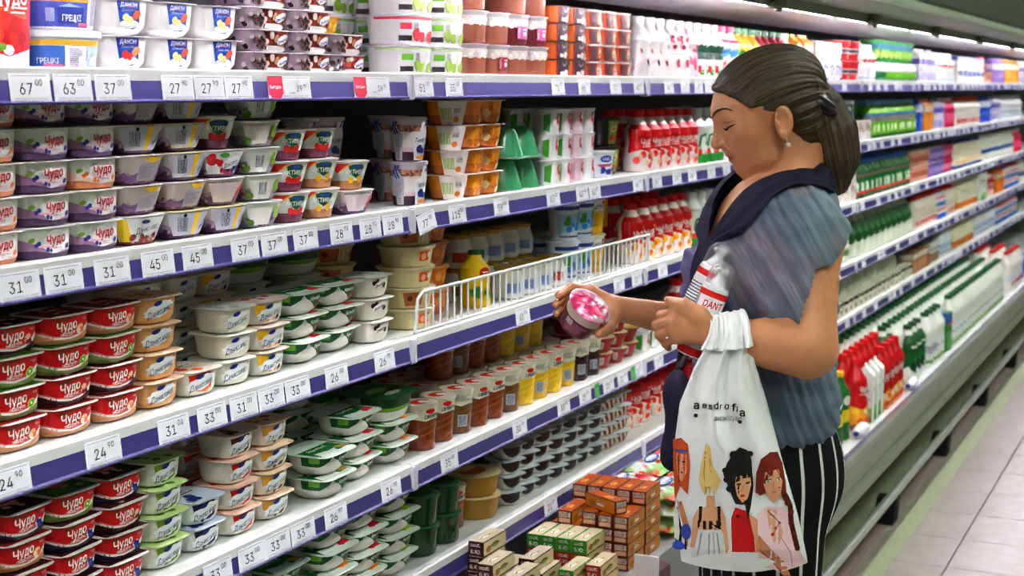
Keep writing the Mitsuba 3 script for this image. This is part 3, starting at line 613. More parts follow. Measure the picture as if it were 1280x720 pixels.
# wide shallow yogurt bowls with a green band
ALP = cone((0, .020, .024, 2.2), (.003, .031, .037, 2.3), (.010, .0395, .046, 2.5), (.020, .0435, .0505, 2.7), (.0405, .0465, .054, 3))
def alp(key, noun, fr, lidp, lidc='#dfe6de', body='#e6e2dc'):
    its = [(poly((-.066, .0403), (-.066, .0225), (-.034, .0205), (.0, .0175), (.03, .0125), (.060, .0125), (.060, .0403)), '#1c6b3c'), (poly((-.052, .0385), (-.032, .0385), (-.032, .027), (-.052, .028)), '#7fb43c'),
           (poly((-.034, .019), (-.012, .0295), (-.004, .0265), (.002, .031), (.012, .027), (.034, .012), (.0, .006)), body), (poly((-.012, .0295), (-.004, .0265), (.002, .031), (-.004, .0385)), '#dfe6ea'),
           (ell(.044, .018, .007, .0052, 20), fr), (ell(.037, .015, .004, .003), fr), text('Alpenland', .0068, .030, .0300, '#f0f6ee', True, .1, .05, .034)]
    lp = [(rect(-.052, -.04, .052, .012), '#1f7a44'), (poly((-.05, -.04), (.05, -.04), (.04, -.018), (.0, -.024), (-.04, -.016)), '#e6ecea'), (ell(.034, -.026, .016, .010), lidp), (ell(.02, -.032, .008, .006), fr), text('Alpenland', .010, -.006, .0, '#f4faf0', True, .1, 0, .06)]
    cup('alp_' + key, 'yogurt_bowl', noun, ALP, body, its, (lidc, .0535, .0605, 6, lp), .025, words=None)
alp('cherry', 'white yogurt bowl with green band and cherries', '#c43a4a', '#d8344a')
alp('peach', 'white yogurt bowl with green band and peaches', '#e88a3c', '#f0a038')
alp('lime', 'white yogurt bowl with yellow-green lid corner', '#a8c83a', '#b8d83a')
alp('plain', 'white yogurt bowl with dark green lid', '#3f8f4c', '#c8a058', '#cfdcd2')
cup('green_bowl', 'large_curd_bowl', 'large white bowl with dark green band and lid', cone((0, .034, .04, 2.3), (.004, .046, .054, 2.5), (.03, .054, .064, 2.8), (.052, .056, .066, 3)), '#e2e4de', [(poly((-.085, .051), (-.085, .027), (-.03, .023), (.03, .022), (.075, .028), (.075, .051)), '#1f5a2c'), (poly((-.08, .028), (-.03, .024), (.03, .023), (.072, .029), (.03, .03), (-.03, .031)), '#7fae3a'), (bars(.05, .032, .06, .046, 6), '#dfe6df')], ('#27613a', .062, .073, 6, [(ell(0, .006, .035, .016), '#7aa850'), (ell(0, -.03, .03, .01), '#d9e2d6')]), .03)
cup('strac', 'cream_dessert_cup', 'white dessert cup with dark chocolate swirls', SQ, '#e6e3da', [(poly((-.03, .037), (.03, .037), (.03, .018), (-.03, .02)), '#efeae2')] + [(b, '#3a201a') for b in blobs(.006, .025, .04, .016, .0055, 8, 3)] + [(scallop(.004, .028, .02, .0055), '#f6f4f2'), text('Даниссимо', .005, .004, .0265, '#2f3a5c', True, .2, .2, .03)], ('#e0ded8', .0432, .0462, 5, [(ell(0, 0, .03, .02), '#cfd4d0')]), .03)

# puddings in tall cups
def pud(key, noun, c, barcode, swirl):
    h = .094
    pr = [(0, .028, .028, 2, lin(c)), (.002, .0305, .0305, 2), (.064, .0345, .0345, 2), (.0645, .0345, .0345, 2, lin('#e2dccb')), (.090, .0362, .0362, 2), (.0905, .0385, .0385, 2), (h, .0385, .0385, 2)]
    its = [(band([(-.045, .012), (-.02, .03), (.01, .04), (.04, .056)], .0022), swirl), (band([(-.045, .03), (-.02, .044), (.02, .056)], .0016), swirl), (band([(-.01, .008), (.02, .022), (.045, .034)], .002), swirl)]
    its += [(wave([(-.05, .064), (-.03, .066), (-.01, .061), (.012, .066), (.03, .062), (.05, .065)], .070), '#e2dccb')]
    if barcode: its += [(rect(-.018, .016, .006, .042), '#b9bcc4'), (bars(-.015, .019, .003, .039, 9), '#5a6276'), (lines(-.022, .072, .012, .086, 5, seed=2), '#9aa3a2'), text('La', .011, .026, .075, '#26355f', True, .2)]
    else: its += [(ell(.002, .082, .011, .005), '#d02a2e'), text('Landessa', .0085, .006, .073, '#26355f', True, .2, .12, .034), (rect(-.006, .018, .012, .021), swirl)]
    cup('pud_' + key, 'pudding_cup', noun, pr, c, its, ('#d9cfc4', .0385, .0385, 2, [(ell(0, 0, .026, .018), '#c8402f'), (ell(.006, -.006, .012), '#e9e4de')]), .05, 'gloss')
pud('caramel', 'tall caramel-brown pudding cup with red badge', '#8a4a22', False, '#a86434')
pud('caramel_back', 'tall caramel-brown pudding cup with barcode', '#7c5a32', True, '#8f6a3c')
pud('vanilla', 'tall yellow pudding cup with red badge', '#e8c62c', False, '#f2d65a')
pud('vanilla_back', 'tall yellow pudding cup with barcode', '#dcbb30', True, '#e8cc58')
pud('choc', 'tall dark chocolate pudding cup', '#3a1c18', True, '#4a2822')
cup('terracotta', 'dessert_pot', 'small terracotta-red tapered dessert pot', cone((0, .026, .026, 2), (.002, .028, .028, 2), (.036, .041, .041, 2), (.0365, .0455, .0455, 2), (.040, .0455, .0455, 2)), '#a83a2a', [(rect(-.016, .010, -.004, .030), '#cfc6c2'), (bars(-.014, .012, -.006, .028, 5), '#5a4a48')], ('#cfc0a8', .044, .044, 2, [(ell(0, 0, .03, .02), '#c85a40')]), .02)
cup('terracotta_lid', 'dessert_pot', 'terracotta dessert pot with gold lid', cone((0, .026, .026, 2), (.002, .028, .028, 2), (.036, .041, .041, 2), (.0365, .0455, .0455, 2), (.040, .0455, .0455, 2)), '#9c3424', (), ('#c8a868', .0465, .0465, 2, [(ell(0, 0, .03, .02), '#e0cc98')]), .02)
cup('green_tub', 'jelly_tub', 'dark green jelly tub', cone((0, .036, .036, 2), (.003, .039, .039, 2), (.058, .043, .043, 2), (.0585, .047, .047, 2), (.062, .047, .047, 2)), '#0c4a1e', [(rect(-.05, .006, -.042, .05), '#1d6a30')], ('#3f7a54', .047, .047, 2, [(ell(0, 0, .036, .03), '#1f5a34')]), .03, 'gloss')
cup('olive_tub', 'dessert_tub', 'round olive-yellow dessert tub with pale lid', cone((0, .052, .052, 2), (.003, .055, .055, 2), (.044, .062, .062, 2), (.0445, .066, .066, 2), (.048, .066, .066, 2)), '#a8842c', (), ('#d9cba8', .066, .066, 2, [(ell(0, 0, .04, .03), '#c87a30'), (ell(.01, .02, .03, .014), '#e8d8b0')]), .03)
cup('cream_tub', 'ice_dessert_tub', 'round cream-yellow dessert tub', cone((0, .044, .046, 2.1), (.002, .047, .049, 2.1), (.036, .054, .057, 2.1), (.0365, .058, .061, 2.1), (.040, .058, .061, 2.1)), '#ddd0a0', [(poly((-.05, .034), (-.005, .034), (-.008, .008), (-.046, .006)), '#b9733c'), (blobs(-.03, .022, .02, .014, .007, 1, 3)[0], '#6a3420'), (rect(.004, .009, .012, .028), '#f2eee0'), (rect(.016, .009, .024, .03), '#e8e0c8'), (ell(.04, .02, .012, .008), '#d8622a'), (rect(.045, .03, .056, .012), '#c8442a')], ('#e0d8c4', .0595, .0625, 2.1, [(ell(0, 0, .045, .03), '#8f8a4a')]), .03)
cup('cream_tub_plain', 'ice_dessert_tub', 'round cream-yellow dessert tub with orange square', cone((0, .044, .046, 2.1), (.002, .047, .049, 2.1), (.036, .054, .057, 2.1), (.0365, .058, .061, 2.1), (.040, .058, .061, 2.1)), '#e0d4ac', [(rect(-.008, .012, .024, .032), '#e06a34'), (ell(.004, .021, .007), '#f0c090'), (ell(.022, .024, .006), '#e8e0d0')], ('#e6dcc4', .0595, .0625, 2.1, [(ell(0, 0, .045, .03), '#c86a3a')]), .03)
cup('amber_tub', 'jelly_tub', 'clear tub of amber peach jelly', cone((0, .04, .042, 2.3), (.003, .044, .046, 2.3), (.046, .051, .054, 2.5), (.0465, .056, .059, 2.6), (.05, .056, .059, 2.6)), '#c8761c', [(b, '#e09a34') for b in blobs(0, .024, .09, .026, .009, 9, 3)], ('#d8b48c', .056, .059, 2.6), .03, 'gloss')
def jar(key, noun, lab, lidc='#a88a3c'):
    pr = cone((0, .031, .031, 2), (.003, .036, .036, 2), (.02, .039, .039, 2), (.046, .037, .037, 2), (.060, .031, .031, 2), (.066, .031, .031, 2))
    mb = MB(); loft(mb, pr, lin('#e2e2dc'), n=22)
    m = MB(); loft(m, [(.0662, .032, .032, 2), (.067, .0335, .0335, 2), (.074, .0335, .0335, 2), (.0752, .032, .032, 2)], lin(lidc), n=22, hard=20)
    l = MB(); decal(l, wrap(pr, .03), [(rect(-.05, .012, .05, .040), '#d3dae0'), (rect(-.05, .015, -.012, .037), lab), (lines(0, .018, .03, .034, 3, seed=2), '#3a5a9a'), (ell(.03, .026, .007), lab)])
    form('jar_' + key, 'yogurt_jar', noun, 'jar', .078, .078, .0755, glass=mb.ply('gloss'), lid=m.ply('foil'), label=l.ply('print', False))
jar('green', 'white yogurt jar with gold lid and green label', '#5f8a5a'); jar('blue', 'white yogurt jar with gold lid and blue label', '#8aa0c8'); jar('red', 'white yogurt jar with gold lid and red mark', '#b84a34')
cup('tall_blue', 'yogurt_cup', 'tall white yogurt cup with blue band and green leaves', cone((0, .030, .030, 2.4), (.002, .033, .033, 2.4), (.094, .040, .040, 2.4), (.095, .043, .043, 2.4), (.099, .043, .043, 2.4)), '#e2e8ee', [(rect(-.05, .078, .05, .088), '#3a4f94'), (poly((-.044, .018), (.044, .03), (.044, .07), (-.044, .066)), '#a8cce4')] + [(b, '#4f9a4a') for b in blobs(.0, .056, .06, .024, .0085, 7, 4)] + [(b, '#3f8fc4') for b in blobs(.0, .038, .06, .016, .008, 6, 6)] + [(rect(-.04, .010, .04, .014), '#5a6a9a')], ('#dfe8ee', .043, .043, 2.4), .05)
cup('yellow_cup', 'pudding_cup', 'tall clear cup of yellow pudding with blue script', [(0, .038, .038, 2, lin('#e8bc22')), (.003, .041, .041, 2), (.06, .046, .046, 2), (.0605, .046, .046, 2, lin('#e9e4d6')), (.094, .049, .049, 2), (.0945, .052, .052, 2), (.098, .052, .052, 2)], '#e8bc22', [(ell(.006, .078, .026, .010), '#f2f0ea'), text('Landessa', .012, .006, .075, '#2d3f8a', True, .2, .1, .04), (ell(.02, .084, .007, .005), '#d8342e'), (lines(-.02, .022, .012, .028, 2), '#8a6a14')], ('#d9d2c0', .052, .052, 2), .05, 'gloss')

# small two-tone cups
TWO = cone((0, .021, .023, 2.2), (.003, .026, .029, 2.4), (.012, .030, .0335, 2.6), (.034, .0335, .0375, 2.8))
def two(key, noun, dark, pale, stripes=False):
    if not stripes: its = [(poly((-.026, .0325), (.030, .0325), (.030, .012), (.020, .0065), (.002, .005), (-.012, .010), (-.021, .020)), dark), (poly((-.05, .0338), (.05, .0338), (.05, .0315), (-.05, .0315)), '#8fa8c8')]
    else: its = [(poly((-.03 + k * .018, .033), (-.022 + k * .018, .033), (-.010 + k * .018, .006), (-.020 + k * .018, .006)), dark) for k in range(4)]
    cup('two_' + key, 'small_dessert_cup', noun, TWO, pale, its, ('#cfd6dc', .038, .0405, 5, [(ell(0, 0, .025, .016), '#5a7ab0')]), .022)
two('black', 'small black-and-white dessert cup', '#1f1512', '#dfdcd4'); two('stripe', 'small cup with brown slanted stripes', '#7a2f22', '#dfd2c0', True)

# ------------------------------------------------ top shelf things
def tub500(key, noun, items):
    pr = cone((0, .046, .05, 3.4), (.002, .049, .053, 3.6), (.045, .052, .057, 3.8))
    mb = MB(); loft(mb, pr, lin('#eceaf2'), n=30)
    m = MB(); loft(m, [(.0452, .055, .060, 3.8), (.046, .056, .061, 3.8), (.054, .056, .061, 3.8), (.0555, .054, .059, 3.8)], lin('#f2f0f6'), n=30, hard=20)
    l = MB(); decal(l, wrap(pr, .03), items)
    form('tub_' + key, 'yogurt_tub', noun, 'tub', .122, .112, .056, body=mb.ply('plastic'), lid=m.ply('plastic'), label=l.ply('print', False))
tub500('front', 'large white tub with dark blue label and orange band', [(rect(-.085, .003, .024, .037), '#4a55a8'), (rect(-.085, .037, .026, .043), '#f0a02a'), text('20 % БІЛЬШЕ', .0042, -.02, .040, '#8a3a1a', True), (rect(-.030, .008, .016, .030), '#27408c'), (poly((-.03, .03), (-.01, .035), (.012, .03)), '#8fb0dc'), text('ГРЕЦКІ', .0085, -.006, .0155, '#f4f4fa', True, 0, 0, .036), (rect(-.048, .010, -.036, .028), '#8f98cc'), (rect(.006, .004, .024, .009), '#e86a86'), (bars(.030, .006, .044, .042, 12, 2), '#6a6a86')])
tub500('back', 'large white tub with barcode and blue panel', [(rect(-.085, .003, -.030, .034), '#3f6ab8'), (rect(-.085, .035, .040, .042), '#f0a02a'), (rect(-.026, .003, .010, .034), '#e9e7f0'), (lines(-.022, .006, .004, .032, 10, seed=4), '#76789a'), (rect(.014, .003, .040, .034), '#a8bfe4'), (rect(.020, .008, .036, .022), '#f4f4fa'), (rect(-.06, .004, -.034, .009), '#e86a86'), text('ГРЕЦКІ', .0075, -.055, .014, '#f4f4fa', True, 0, 0, .03)])
WC = cone((0, .024, .027, 2.4), (.004, .034, .038, 2.7), (.014, .041, .045, 3), (.050, .044, .049, 3.2))
def wc(key, noun, fruit, f2):
    its = [(poly((-.002, .0485), (.040, .0485), (.043, .016), (.034, .009), (.014, .010), (.002, .018)), '#2b56a4'), (poly((-.002, .0485), (.040, .0485), (.041, .036), (.0, .034)), '#27408c'), (ell(.022, .016, .021, .006), '#eef0f6'), text('ДАНОН', .0062, .019, .0435, '#ffffff', True), (rect(.010, .0405, .028, .0412), '#e84a5a'), text('Даниссимо', .0035, .019, .036, '#e8eefc', False)]
    its += [(b, fruit) for b in blobs(.017, .022, .014, .008, .0055, 5, 3)] + [(b, f2) for b in blobs(.034, .028, .006, .012, .005, 4, 5)]
    cup('wc_' + key, 'yogurt_cup', noun, WC, '#f1ecec', its, ('#e6e0e6', .0465, .0515, 5), .03)
wc('banana', 'rounded white yogurt cup with blue banana label', '#f2dc8a', '#e0563c'); wc('strawberry', 'rounded white yogurt cup with blue strawberry label', '#dc3a34', '#f08a5a')
def choc(key, noun, balls, seed, pic):
    parts = {}; h = .034
    q = random.Random(seed)
    for nm, y0, w in (('ball_compartment', -.033, .027), ('cream_compartment', .027, .034)):
        pr = cone((0, .030, w * .86, 3.2), (.003, .034, w * .95, 3.6), (h, .037, w, 4)); mb = MB()
        loft(mb, pr, lin('#8f8088') if nm[0] == 'b' else lin('#ece6e6'), n=24)
        v, f, c = mb.out()
        if nm[0] == 'b': its = [(ell(q.uniform(-.055, .05), q.uniform(.005, .024), .0034, .0034, n=3), q.choice(balls)) for _ in range(46)]
        else: its = [(rect(-.045, .010, .036, .033), pic[0])] + [(ell(q.uniform(-.044, .032), q.uniform(.011, .031), .0048, n=3), q.choice(pic[1:])) for _ in range(20)] + [(scallop(.006, .020, .017, .007, 20), '#f6f4fa'), text('Даниссимо', .005, .006, .0185, '#2a3a80', True, .2, .3, .026), (rect(.026, .010, .034, .032), '#cfc8dc')]
        m2 = MB(); decal(m2, wrap(pr, .02), its); w_, g, d = m2.out()
        parts[nm] = MB().add(v + [0, y0, 0], f, c).add(w_ + [0, y0, 0], g, d).ply('gloss')
    m = MB(); loft(m, [(h, .040, .0635, 6), (h + .0015, .040, .0635, 6)], lin('#d8d2da'), n=28, hard=20)
    form('choc_' + key, 'chocolate_ball_yogurt', noun, 'yogurt', .127, .08, h + .0015, lid=m.ply('print'), **parts)
choc('dark', 'twin yogurt with dark chocolate balls', ['#3a2424', '#5a3a34', '#a89a9a', '#241818'], 3, ['#7a3a30', '#4a201c', '#c08a6a', '#e0c8b8'])
choc('white', 'twin yogurt with black and white crisp balls', ['#f2eef0', '#241c20', '#e8dede', '#3c2c30', '#c9b8a8'], 5, ['#8a2c34', '#5a1c22', '#b85a4a', '#e8d0c0'])
def berrypack(key, noun, topc, fruit, leaf):
    pr = cone((0, .046, .052, 3.6), (.003, .049, .056, 4), (.054, .052, .060, 4.4), (.0545, .054, .0625, 4.4), (.057, .054, .0625, 4.4))
    its = [(rect(-.1, .049, .1, .054), topc), (rect(-.045, .030, -.020, .042), leaf), (rect(-.048, .008, -.020, .018), '#2a2428'), (bars(-.012, .030, .004, .044, 7), '#8a8a92'), (rect(.028, .008, .040, .044), '#dfe0e6'), (lines(-.015, .02, .02, .026, 2), '#a0a0a8')] + [(b, fruit) for b in blobs(.006, .016, .034, .016, .0098, 6, 3)] + [(b, fruit) for b in blobs(.050, .016, .012, .016, .0075, 5, 5)]
    cup('berry_' + key, 'yogurt_cup', noun, pr, '#f0eef2', its, ('#e8e6ea', .0545, .063, 4.6), .03)
berrypack('goose', 'square white yogurt cup with gooseberries', '#b8d8a0', '#8fb84a', '#6fb43c'); berrypack('straw', 'square white yogurt cup with strawberries', '#e85a6a', '#dc2c3c', '#e0485a')
def mousse(key, noun, low, lab):
    pr = [(0, .040, .040, 2.6, lin(low)), (.003, .044, .044, 2.6), (.040, .046, .046, 2.6), (.0402, .046, .046, 2.6, lin('#f0e2e0')), (.058, .0475, .0475, 2.6), (.0583, .0475, .0475, 2.6, lin('#c4b4ba')), (.064, .048, .048, 2.6), (.0643, .051, .051, 2.6), (.067, .051, .051, 2.6)]
    its = [(wave([(s, .040 + .003 * math.sin(s * 260 + len(key))) for s in np.linspace(-.075, .07, 26)], .046), '#f0e2e0')] + [(b, '#fbf4f2') for b in blobs(0, .050, .13, .008, .0045, 14, 2)]
    if lab: its += [(rect(-.008, .014, .034, .042), lab), (bars(-.006, .016, .002, .040, 5), '#efe6ea'), (ell(.02, .026, .008, .005), '#f0dfe6'), (rect(.012, .034, .030, .037), '#e8c8d4')]
    cup('mousse_' + key, 'mousse_cup', noun, pr, low, its, ('#cdbfc6', .051, .051, 2.8), .035, 'gloss')
mousse('milk', 'clear cup of milk chocolate mousse and cream', '#94604e', None); mousse('dark', 'clear cup of dark mousse with pink label', '#5c2a2c', '#b8487a'); mousse('milk_label', 'clear cup of milk chocolate mousse with maroon label', '#94604e', '#8a1f3c')
def sleeve(key, noun, a, b, kind):
    pr = cone((0, .036, .042, 3.6), (.003, .038, .045, 4), (.040, .040, .048, 4.4)); mb = MB(); loft(mb, pr, lin('#4a3a3c'), n=24)
    l = MB(); its = [(rect(-.075, .001, .05, .0398), a)]
    if kind: its += [(rect(-.075, .001, -.034, .0398), b), (poly((-.034, .001), (-.03, .0398), (-.024, .0398), (-.028, .001)), '#8a1f34'), (ell(.016, .011, .010, .009), '#efe8ea'), (rect(-.018, .006, .002, .014), '#f2ecee'), (band([(-.006, .036), (.0, .028), (.012, .03), (.014, .037)], .0012), '#d8ccd0'), (rect(.004, .018, .022, .021), '#b8344a')]
    else: its += [(poly((-.052, .001), (-.044, .001), (-.050, .0398), (-.058, .0398)), '#efe6e0'), (poly((-.044, .001), (-.034, .001), (-.040, .0398), (-.050, .0398)), '#c8562c'), (poly((-.026, .004), (-.002, .004), (-.006, .034), (-.026, .034)), '#3c3234'), (ell(.018, .02, .013, .015), '#d8742c'), (ell(.018, .018, .008, .009), '#f0dcc0'), (ell(.018, .016, .004), '#2c1a18'), (rect(-.05, .0365, .048, .0395), '#e8dcd6')]
    decal(l, wrap(pr, .02), its)
    m = MB(); loft(m, [(.040, .0415, .0495, 6), (.0413, .0415, .0495, 6)], lin('#6a4a40' if kind else '#dcd0cc'), n=28, hard=20)
    form('sleeve_' + key, 'chocolate_dessert', noun, 'dessert', .099, .083, .0413, body=mb.ply('plastic'), sleeve=l.ply('print', False), lid=m.ply('print'))
sleeve('spoon', 'chocolate dessert in dark sleeve with orange side', '#2c1f2c', '#e0662c', True); sleeve('ring', 'chocolate dessert in red-brown and white sleeve', '#6e2416', '#c84a24', False)
cup('amber_bowl', 'dessert_bowl', 'small bowl of amber fruit jelly', cone((0, .034, .036, 2.1), (.003, .038, .04, 2.1), (.032, .046, .05, 2.2), (.0325, .05, .054, 2.2), (.036, .05, .054, 2.2)), '#d8861c', [(b, '#eaa83c') for b in blobs(0, .017, .08, .02, .008, 8, 3)], ('#d9c8b8', .05, .054, 2.2), .02, 'gloss')
cup('dark_tub', 'dessert_tub', 'dark chocolate tub with green flowered card', cone((0, .04, .042, 2.4), (.003, .044, .047, 2.4), (.068, .052, .056, 2.6), (.069, .056, .060, 2.6), (.074, .056, .060, 2.6)), '#241416', [(poly((-.006, .006), (.036, .006), (.040, .066), (-.010, .066)), '#9ab04a'), (ell(.014, .045, .016, .008, 10), '#e8d8b8'), (ell(.014, .045, .012, .003, 10), '#b8343c')] + [(b, '#c8342c') for b in blobs(.014, .018, .03, .014, .006, 7, 3)], ('#3a2a2c', .056, .060, 2.6), .035, 'gloss')
# ------------------------------------------------ bottles, cartons, packs, boxes
def bottle(key, name, noun, prof, body, cap, items, capz, capr, nneck=16, bsdf='plastic', zref=None, caph=.02, ring=None):
    mb = MB(); loft(mb, prof, lin(body) if isinstance(body, str) else body, n=20)
    m = MB(); loft(m, [(capz, capr * .97, capr * .97, 2), (capz + .001, capr, capr, 2), (capz + caph * .9, capr * .97, capr * .97, 2), (capz + caph, capr * .86, capr * .86, 2)], lin(cap), n=16, hard=25)
    if ring: loft(m, [(capz - .006, capr * .9, capr * .9, 2), (capz - .001, capr * .9, capr * .9, 2)], lin(ring), n=14)
    l = None
    if items:
        l = MB(); decal(l, wrap(prof, zref or prof[-1][0] * .4, -.3 * prof[2][1]), items, step=.01); l = l.ply('print', False)
    return form(key, name, noun, 'bottle', 2 * max(p[2] for p in prof), 2 * max(p[1] for p in prof), capz + caph, body=mb.ply(bsdf), cap=m.ply('plastic'), label=l)
def dprof(r, h, waist=.86, q=1.0):
    return cone((0, r * .86 * q, r * .86, 2), (.003, r * .97 * q, r * .97, 2), (h * .12, r * q, r, 2), (h * .34, r * .96 * q, r * .96, 2), (h * .48, r * waist * q, r * waist, 2), (h * .60, r * .97 * q, r * .97, 2), (h * .68, r * .94 * q, r * .94, 2), (h * .80, r * .55 * q, r * .55, 2), (h * .86, r * .44, r * .44, 2), (h * .90, r * .42, r * .42, 2))
def drink(key, noun, body, cap, items, r=.039, h=.168, waist=.86, **k): return bottle('drink_' + key, 'drink_bottle', noun, dprof(r, h, waist), body, cap, items, h * .885, r * .50, caph=h * .115, **k)
H = .168
spots = lambda c, n, seed, y=.04, hh=.07: [(b, c) for b in blobs(0, y, .07, hh, .006, n, seed)]
drink('cream', 'pale pink drink bottle with dark almond marks', '#efe2e4', '#f6f0f2', [(ell(.004, .045, .006, .011, 25), '#6a2a24'), (ell(-.018, .075, .004, .007, 20), '#a87068'), (ell(.02, .09, .004, .008, -20), '#b88a80'), (band([(-.05, .02), (-.01, .05), (.03, .06), (.05, .09)], .003), '#e8ccd2')])
drink('cherry', 'white drink bottle with dark red speckles', '#f3e8ec', '#f6eef2', spots('#9a2c44', 14, 3, .105, .03) + [(ell(0, .045, .008, .012), '#c9566a'), (rect(-.03, .07, .03, .074), '#e0a8b8')])
drink('rose', 'pink drink bottle with rose petals', '#f2c4d0', '#f6eef2', [(ell(0, .045, .009, .02), '#e0506a'), (ell(-.018, .055, .008, .014, 30), '#e86a80'), (ell(.02, .06, .008, .014, -30), '#e86a80')] + spots('#d23a56', 6, 5, .09, .02))
drink('alpine', 'white drink bottle with dark green mountain label', '#f0eef0', '#dfe4e6', [(poly((-.05, .06), (-.05, .085), (-.02, .10), (.0, .115), (.016, .102), (.05, .09), (.05, .06)), '#1d4a38'), (poly((-.01, .105), (0, .115), (.008, .106), (.0, .10)), '#f2f4f4'), (rect(-.05, .056, .05, .06), '#e0e8e4')] + [(b, '#c02a3a') for b in blobs(0, .035, .06, .02, .007, 6, 4)] + [(b, '#4f9a3c') for b in blobs(0, .022, .06, .012, .005, 5, 7)])
drink('blue', 'blue and white drink bottle with pink cap', '#e9ecf4', '#d84a6a', [(poly((-.06, .003), (.06, .003), (.06, .04), (-.06, .02)), '#3a78c8'), (poly((-.06, .06), (.06, .09), (.06, .105), (-.06, .085)), '#4a8ad4'), (ell(.0, .055, .014, .012), '#f0c8c0'), (ell(-.015, .05, .007), '#d83a3a'), (rect(-.03, .115, .03, .125), '#e8566e')])
drink('orange', 'orange-yellow drink bottle with green cap', '#e89a2a', '#2f7a4a', [(poly((-.06, .06), (.06, .08), (.06, .11), (-.06, .10)), '#f2c83a'), (ell(0, .085, .018, .009), '#3f8a3c')] + [(b, '#d8402a') for b in blobs(0, .035, .06, .03, .009, 7, 3)] + [(b, '#5fa03c') for b in blobs(0, .05, .07, .05, .006, 6, 8)])
drink('berry', 'dark red drink bottle with green cap', '#8a2434', '#2f6a4a', [(ell(0, .085, .018, .01), '#3f7a4c')] + [(b, '#c83a3a') for b in blobs(0, .04, .06, .04, .008, 7, 3)])
RED = [(wave([(-.06, .052), (-.02, .062), (.02, .05), (.06, .06)], .13), '#c4161f'), (poly((-.06, .118), (.06, .118), (.06, .126), (-.06, .126)), '#a81018')]
for q, (nm, fr) in {'red': ('red drink bottle with white lettering and strawberries', ['#d83a2a', '#f0c8b0', '#e8604a']), 'redpeach': ('red drink bottle with white lettering and peaches', ['#f2b83a', '#e88a2c', '#f6dca0'])}.items():
    drink(q, nm, '#efe2dc', '#cf1a24', RED + [(b, fr[i % 3]) for i, b in enumerate(blobs(0, .034, .075, .036, .0085, 12, 5))] + [text('Чудо', .018, 0, .084, '#fff4f0', True, .1, .12, .046), (ell(.012, .1, .006, .004), '#e86a5a'), (rect(-.018, .068, .018, .071), '#f0c0b8')])
drink('leaf', 'white drink bottle with green swirl and green base', '#eef0ee', '#eef2f0', [(rect(-.06, .003, .06, .03), '#2f8a3c')] + [(b, '#d8402c') for b in blobs(0, .034, .06, .014, .006, 6, 3)] + [(band([(-.02, .055), (-.012, .085), (.012, .09), (.02, .07), (.006, .06)], .0035), '#2f7a4a'), (rect(-.05, .108, .05, .118), '#d0d6d4')])
drink('navy', 'white drink bottle with blue label', '#e8ecf4', '#2a4aa8', [(rect(-.06, .045, .06, .10), '#2f52b0'), (ell(0, .07, .014, .016), '#eef0f8'), (rect(-.06, .03, .06, .04), '#d84a4a')])
drink('kids', 'green and blue children drink bottle', '#76b82a', '#8ab4dc', [(rect(-.06, .075, .06, .098), '#a8a0a4'), (ell(0, .045, .014, .02), '#a8dc4a'), (rect(-.06, .1, .06, .112), '#4f86c4'), (rect(-.008, .03, .008, .06), '#eef6e0'), (rect(-.06, .003, .06, .016), '#2f5a3c')])
drink('emerald', 'slim dark green drink bottle with blue cap', '#1f7a3c', '#4a7ac8', [(rect(-.06, .09, .06, .105), '#8a7a78'), (rect(-.01, .03, .01, .07), '#d8ecd8'), (rect(-.06, .018, .06, .03), '#d8503c'), (rect(-.06, .003, .06, .014), '#5a6a5a')])
drink('cream_navy', 'cream drink bottle with dark blue cap', '#efe8d0', '#24407a', [(ell(.008, .04, .012), '#f0b82a'), (rect(-.06, .004, .06, .02), '#3a56a8'), (rect(-.03, .06, .03, .066), '#d8ccb0')])
drink('cream_red', 'cream drink bottle with red cap', '#f0e8dc', '#d0202c', [(rect(-.06, .012, .06, .05), '#e8dcd0'), (ell(0, .03, .012, .014), '#c8302c'), (rect(-.04, .06, .04, .064), '#e0b8a8')])
drink('pinkside', 'bright pink drink bottle', '#e23a6a', '#f0d8dc', [(ell(0, .06, .018, .03), '#f06a8c'), (rect(-.06, .004, .06, .02), '#b81a4a')])
drink('whiteblue', 'white drink bottle with pale blue band', '#eceff2', '#e6eaf0', [(rect(-.06, .04, .06, .07), '#b8cce0'), (rect(-.06, .02, .06, .026), '#5a8ac8')])
drink('bandgreen', 'white drink bottle with blue and green band', '#eceee2', '#f0f0ea', [(rect(-.06, .05, .0, .075), '#3a5ab0'), (rect(0, .05, .06, .075), '#2f6a4a')])
# one-litre bottles of the cabinet well
def litre(key, noun, body, cap, items, h=.26, r=.046, waist=.9, bsdf='plastic'): return bottle('litre_' + key, 'milk_bottle', noun, dprof(r, h, waist), body, cap, items, h * .90, r * .43, caph=h * .075, bsdf=bsdf, ring=cap)
litre('milk', 'white milk bottle with green cap', '#e6ebe0', '#136a44', [(rect(-.07, .01, .07, .03), '#8fb86a'), (rect(-.07, .05, .07, .11), '#eef1ea'), (rect(-.03, .07, .03, .08), '#9ab8a0')])
litre('milk_red', 'white milk bottle with red cap', '#ece9e2', '#c81c24', [(rect(-.07, .06, .07, .1), '#e4e6ea'), (ell(0, .05, .016, .012), '#c8402c')])
litre('milk_blue', 'white milk bottle with blue cap', '#e9ebea', '#2a4a9c', [(rect(-.07, .06, .07, .1), '#dfe6ee')])
litre('stripe', 'white milk bottle with dark blue stripes and green cap', '#eaece6', '#14623f', [(rect(-.07, .092, .07, .097), '#24346a'), (rect(-.07, .080, .07, .085), '#24346a'), (rect(-.07, .068, .07, .073), '#24346a'), (wave([(-.07, .012), (-.02, .02), (.03, .012), (.07, .02)], .034), '#7ab04a')])
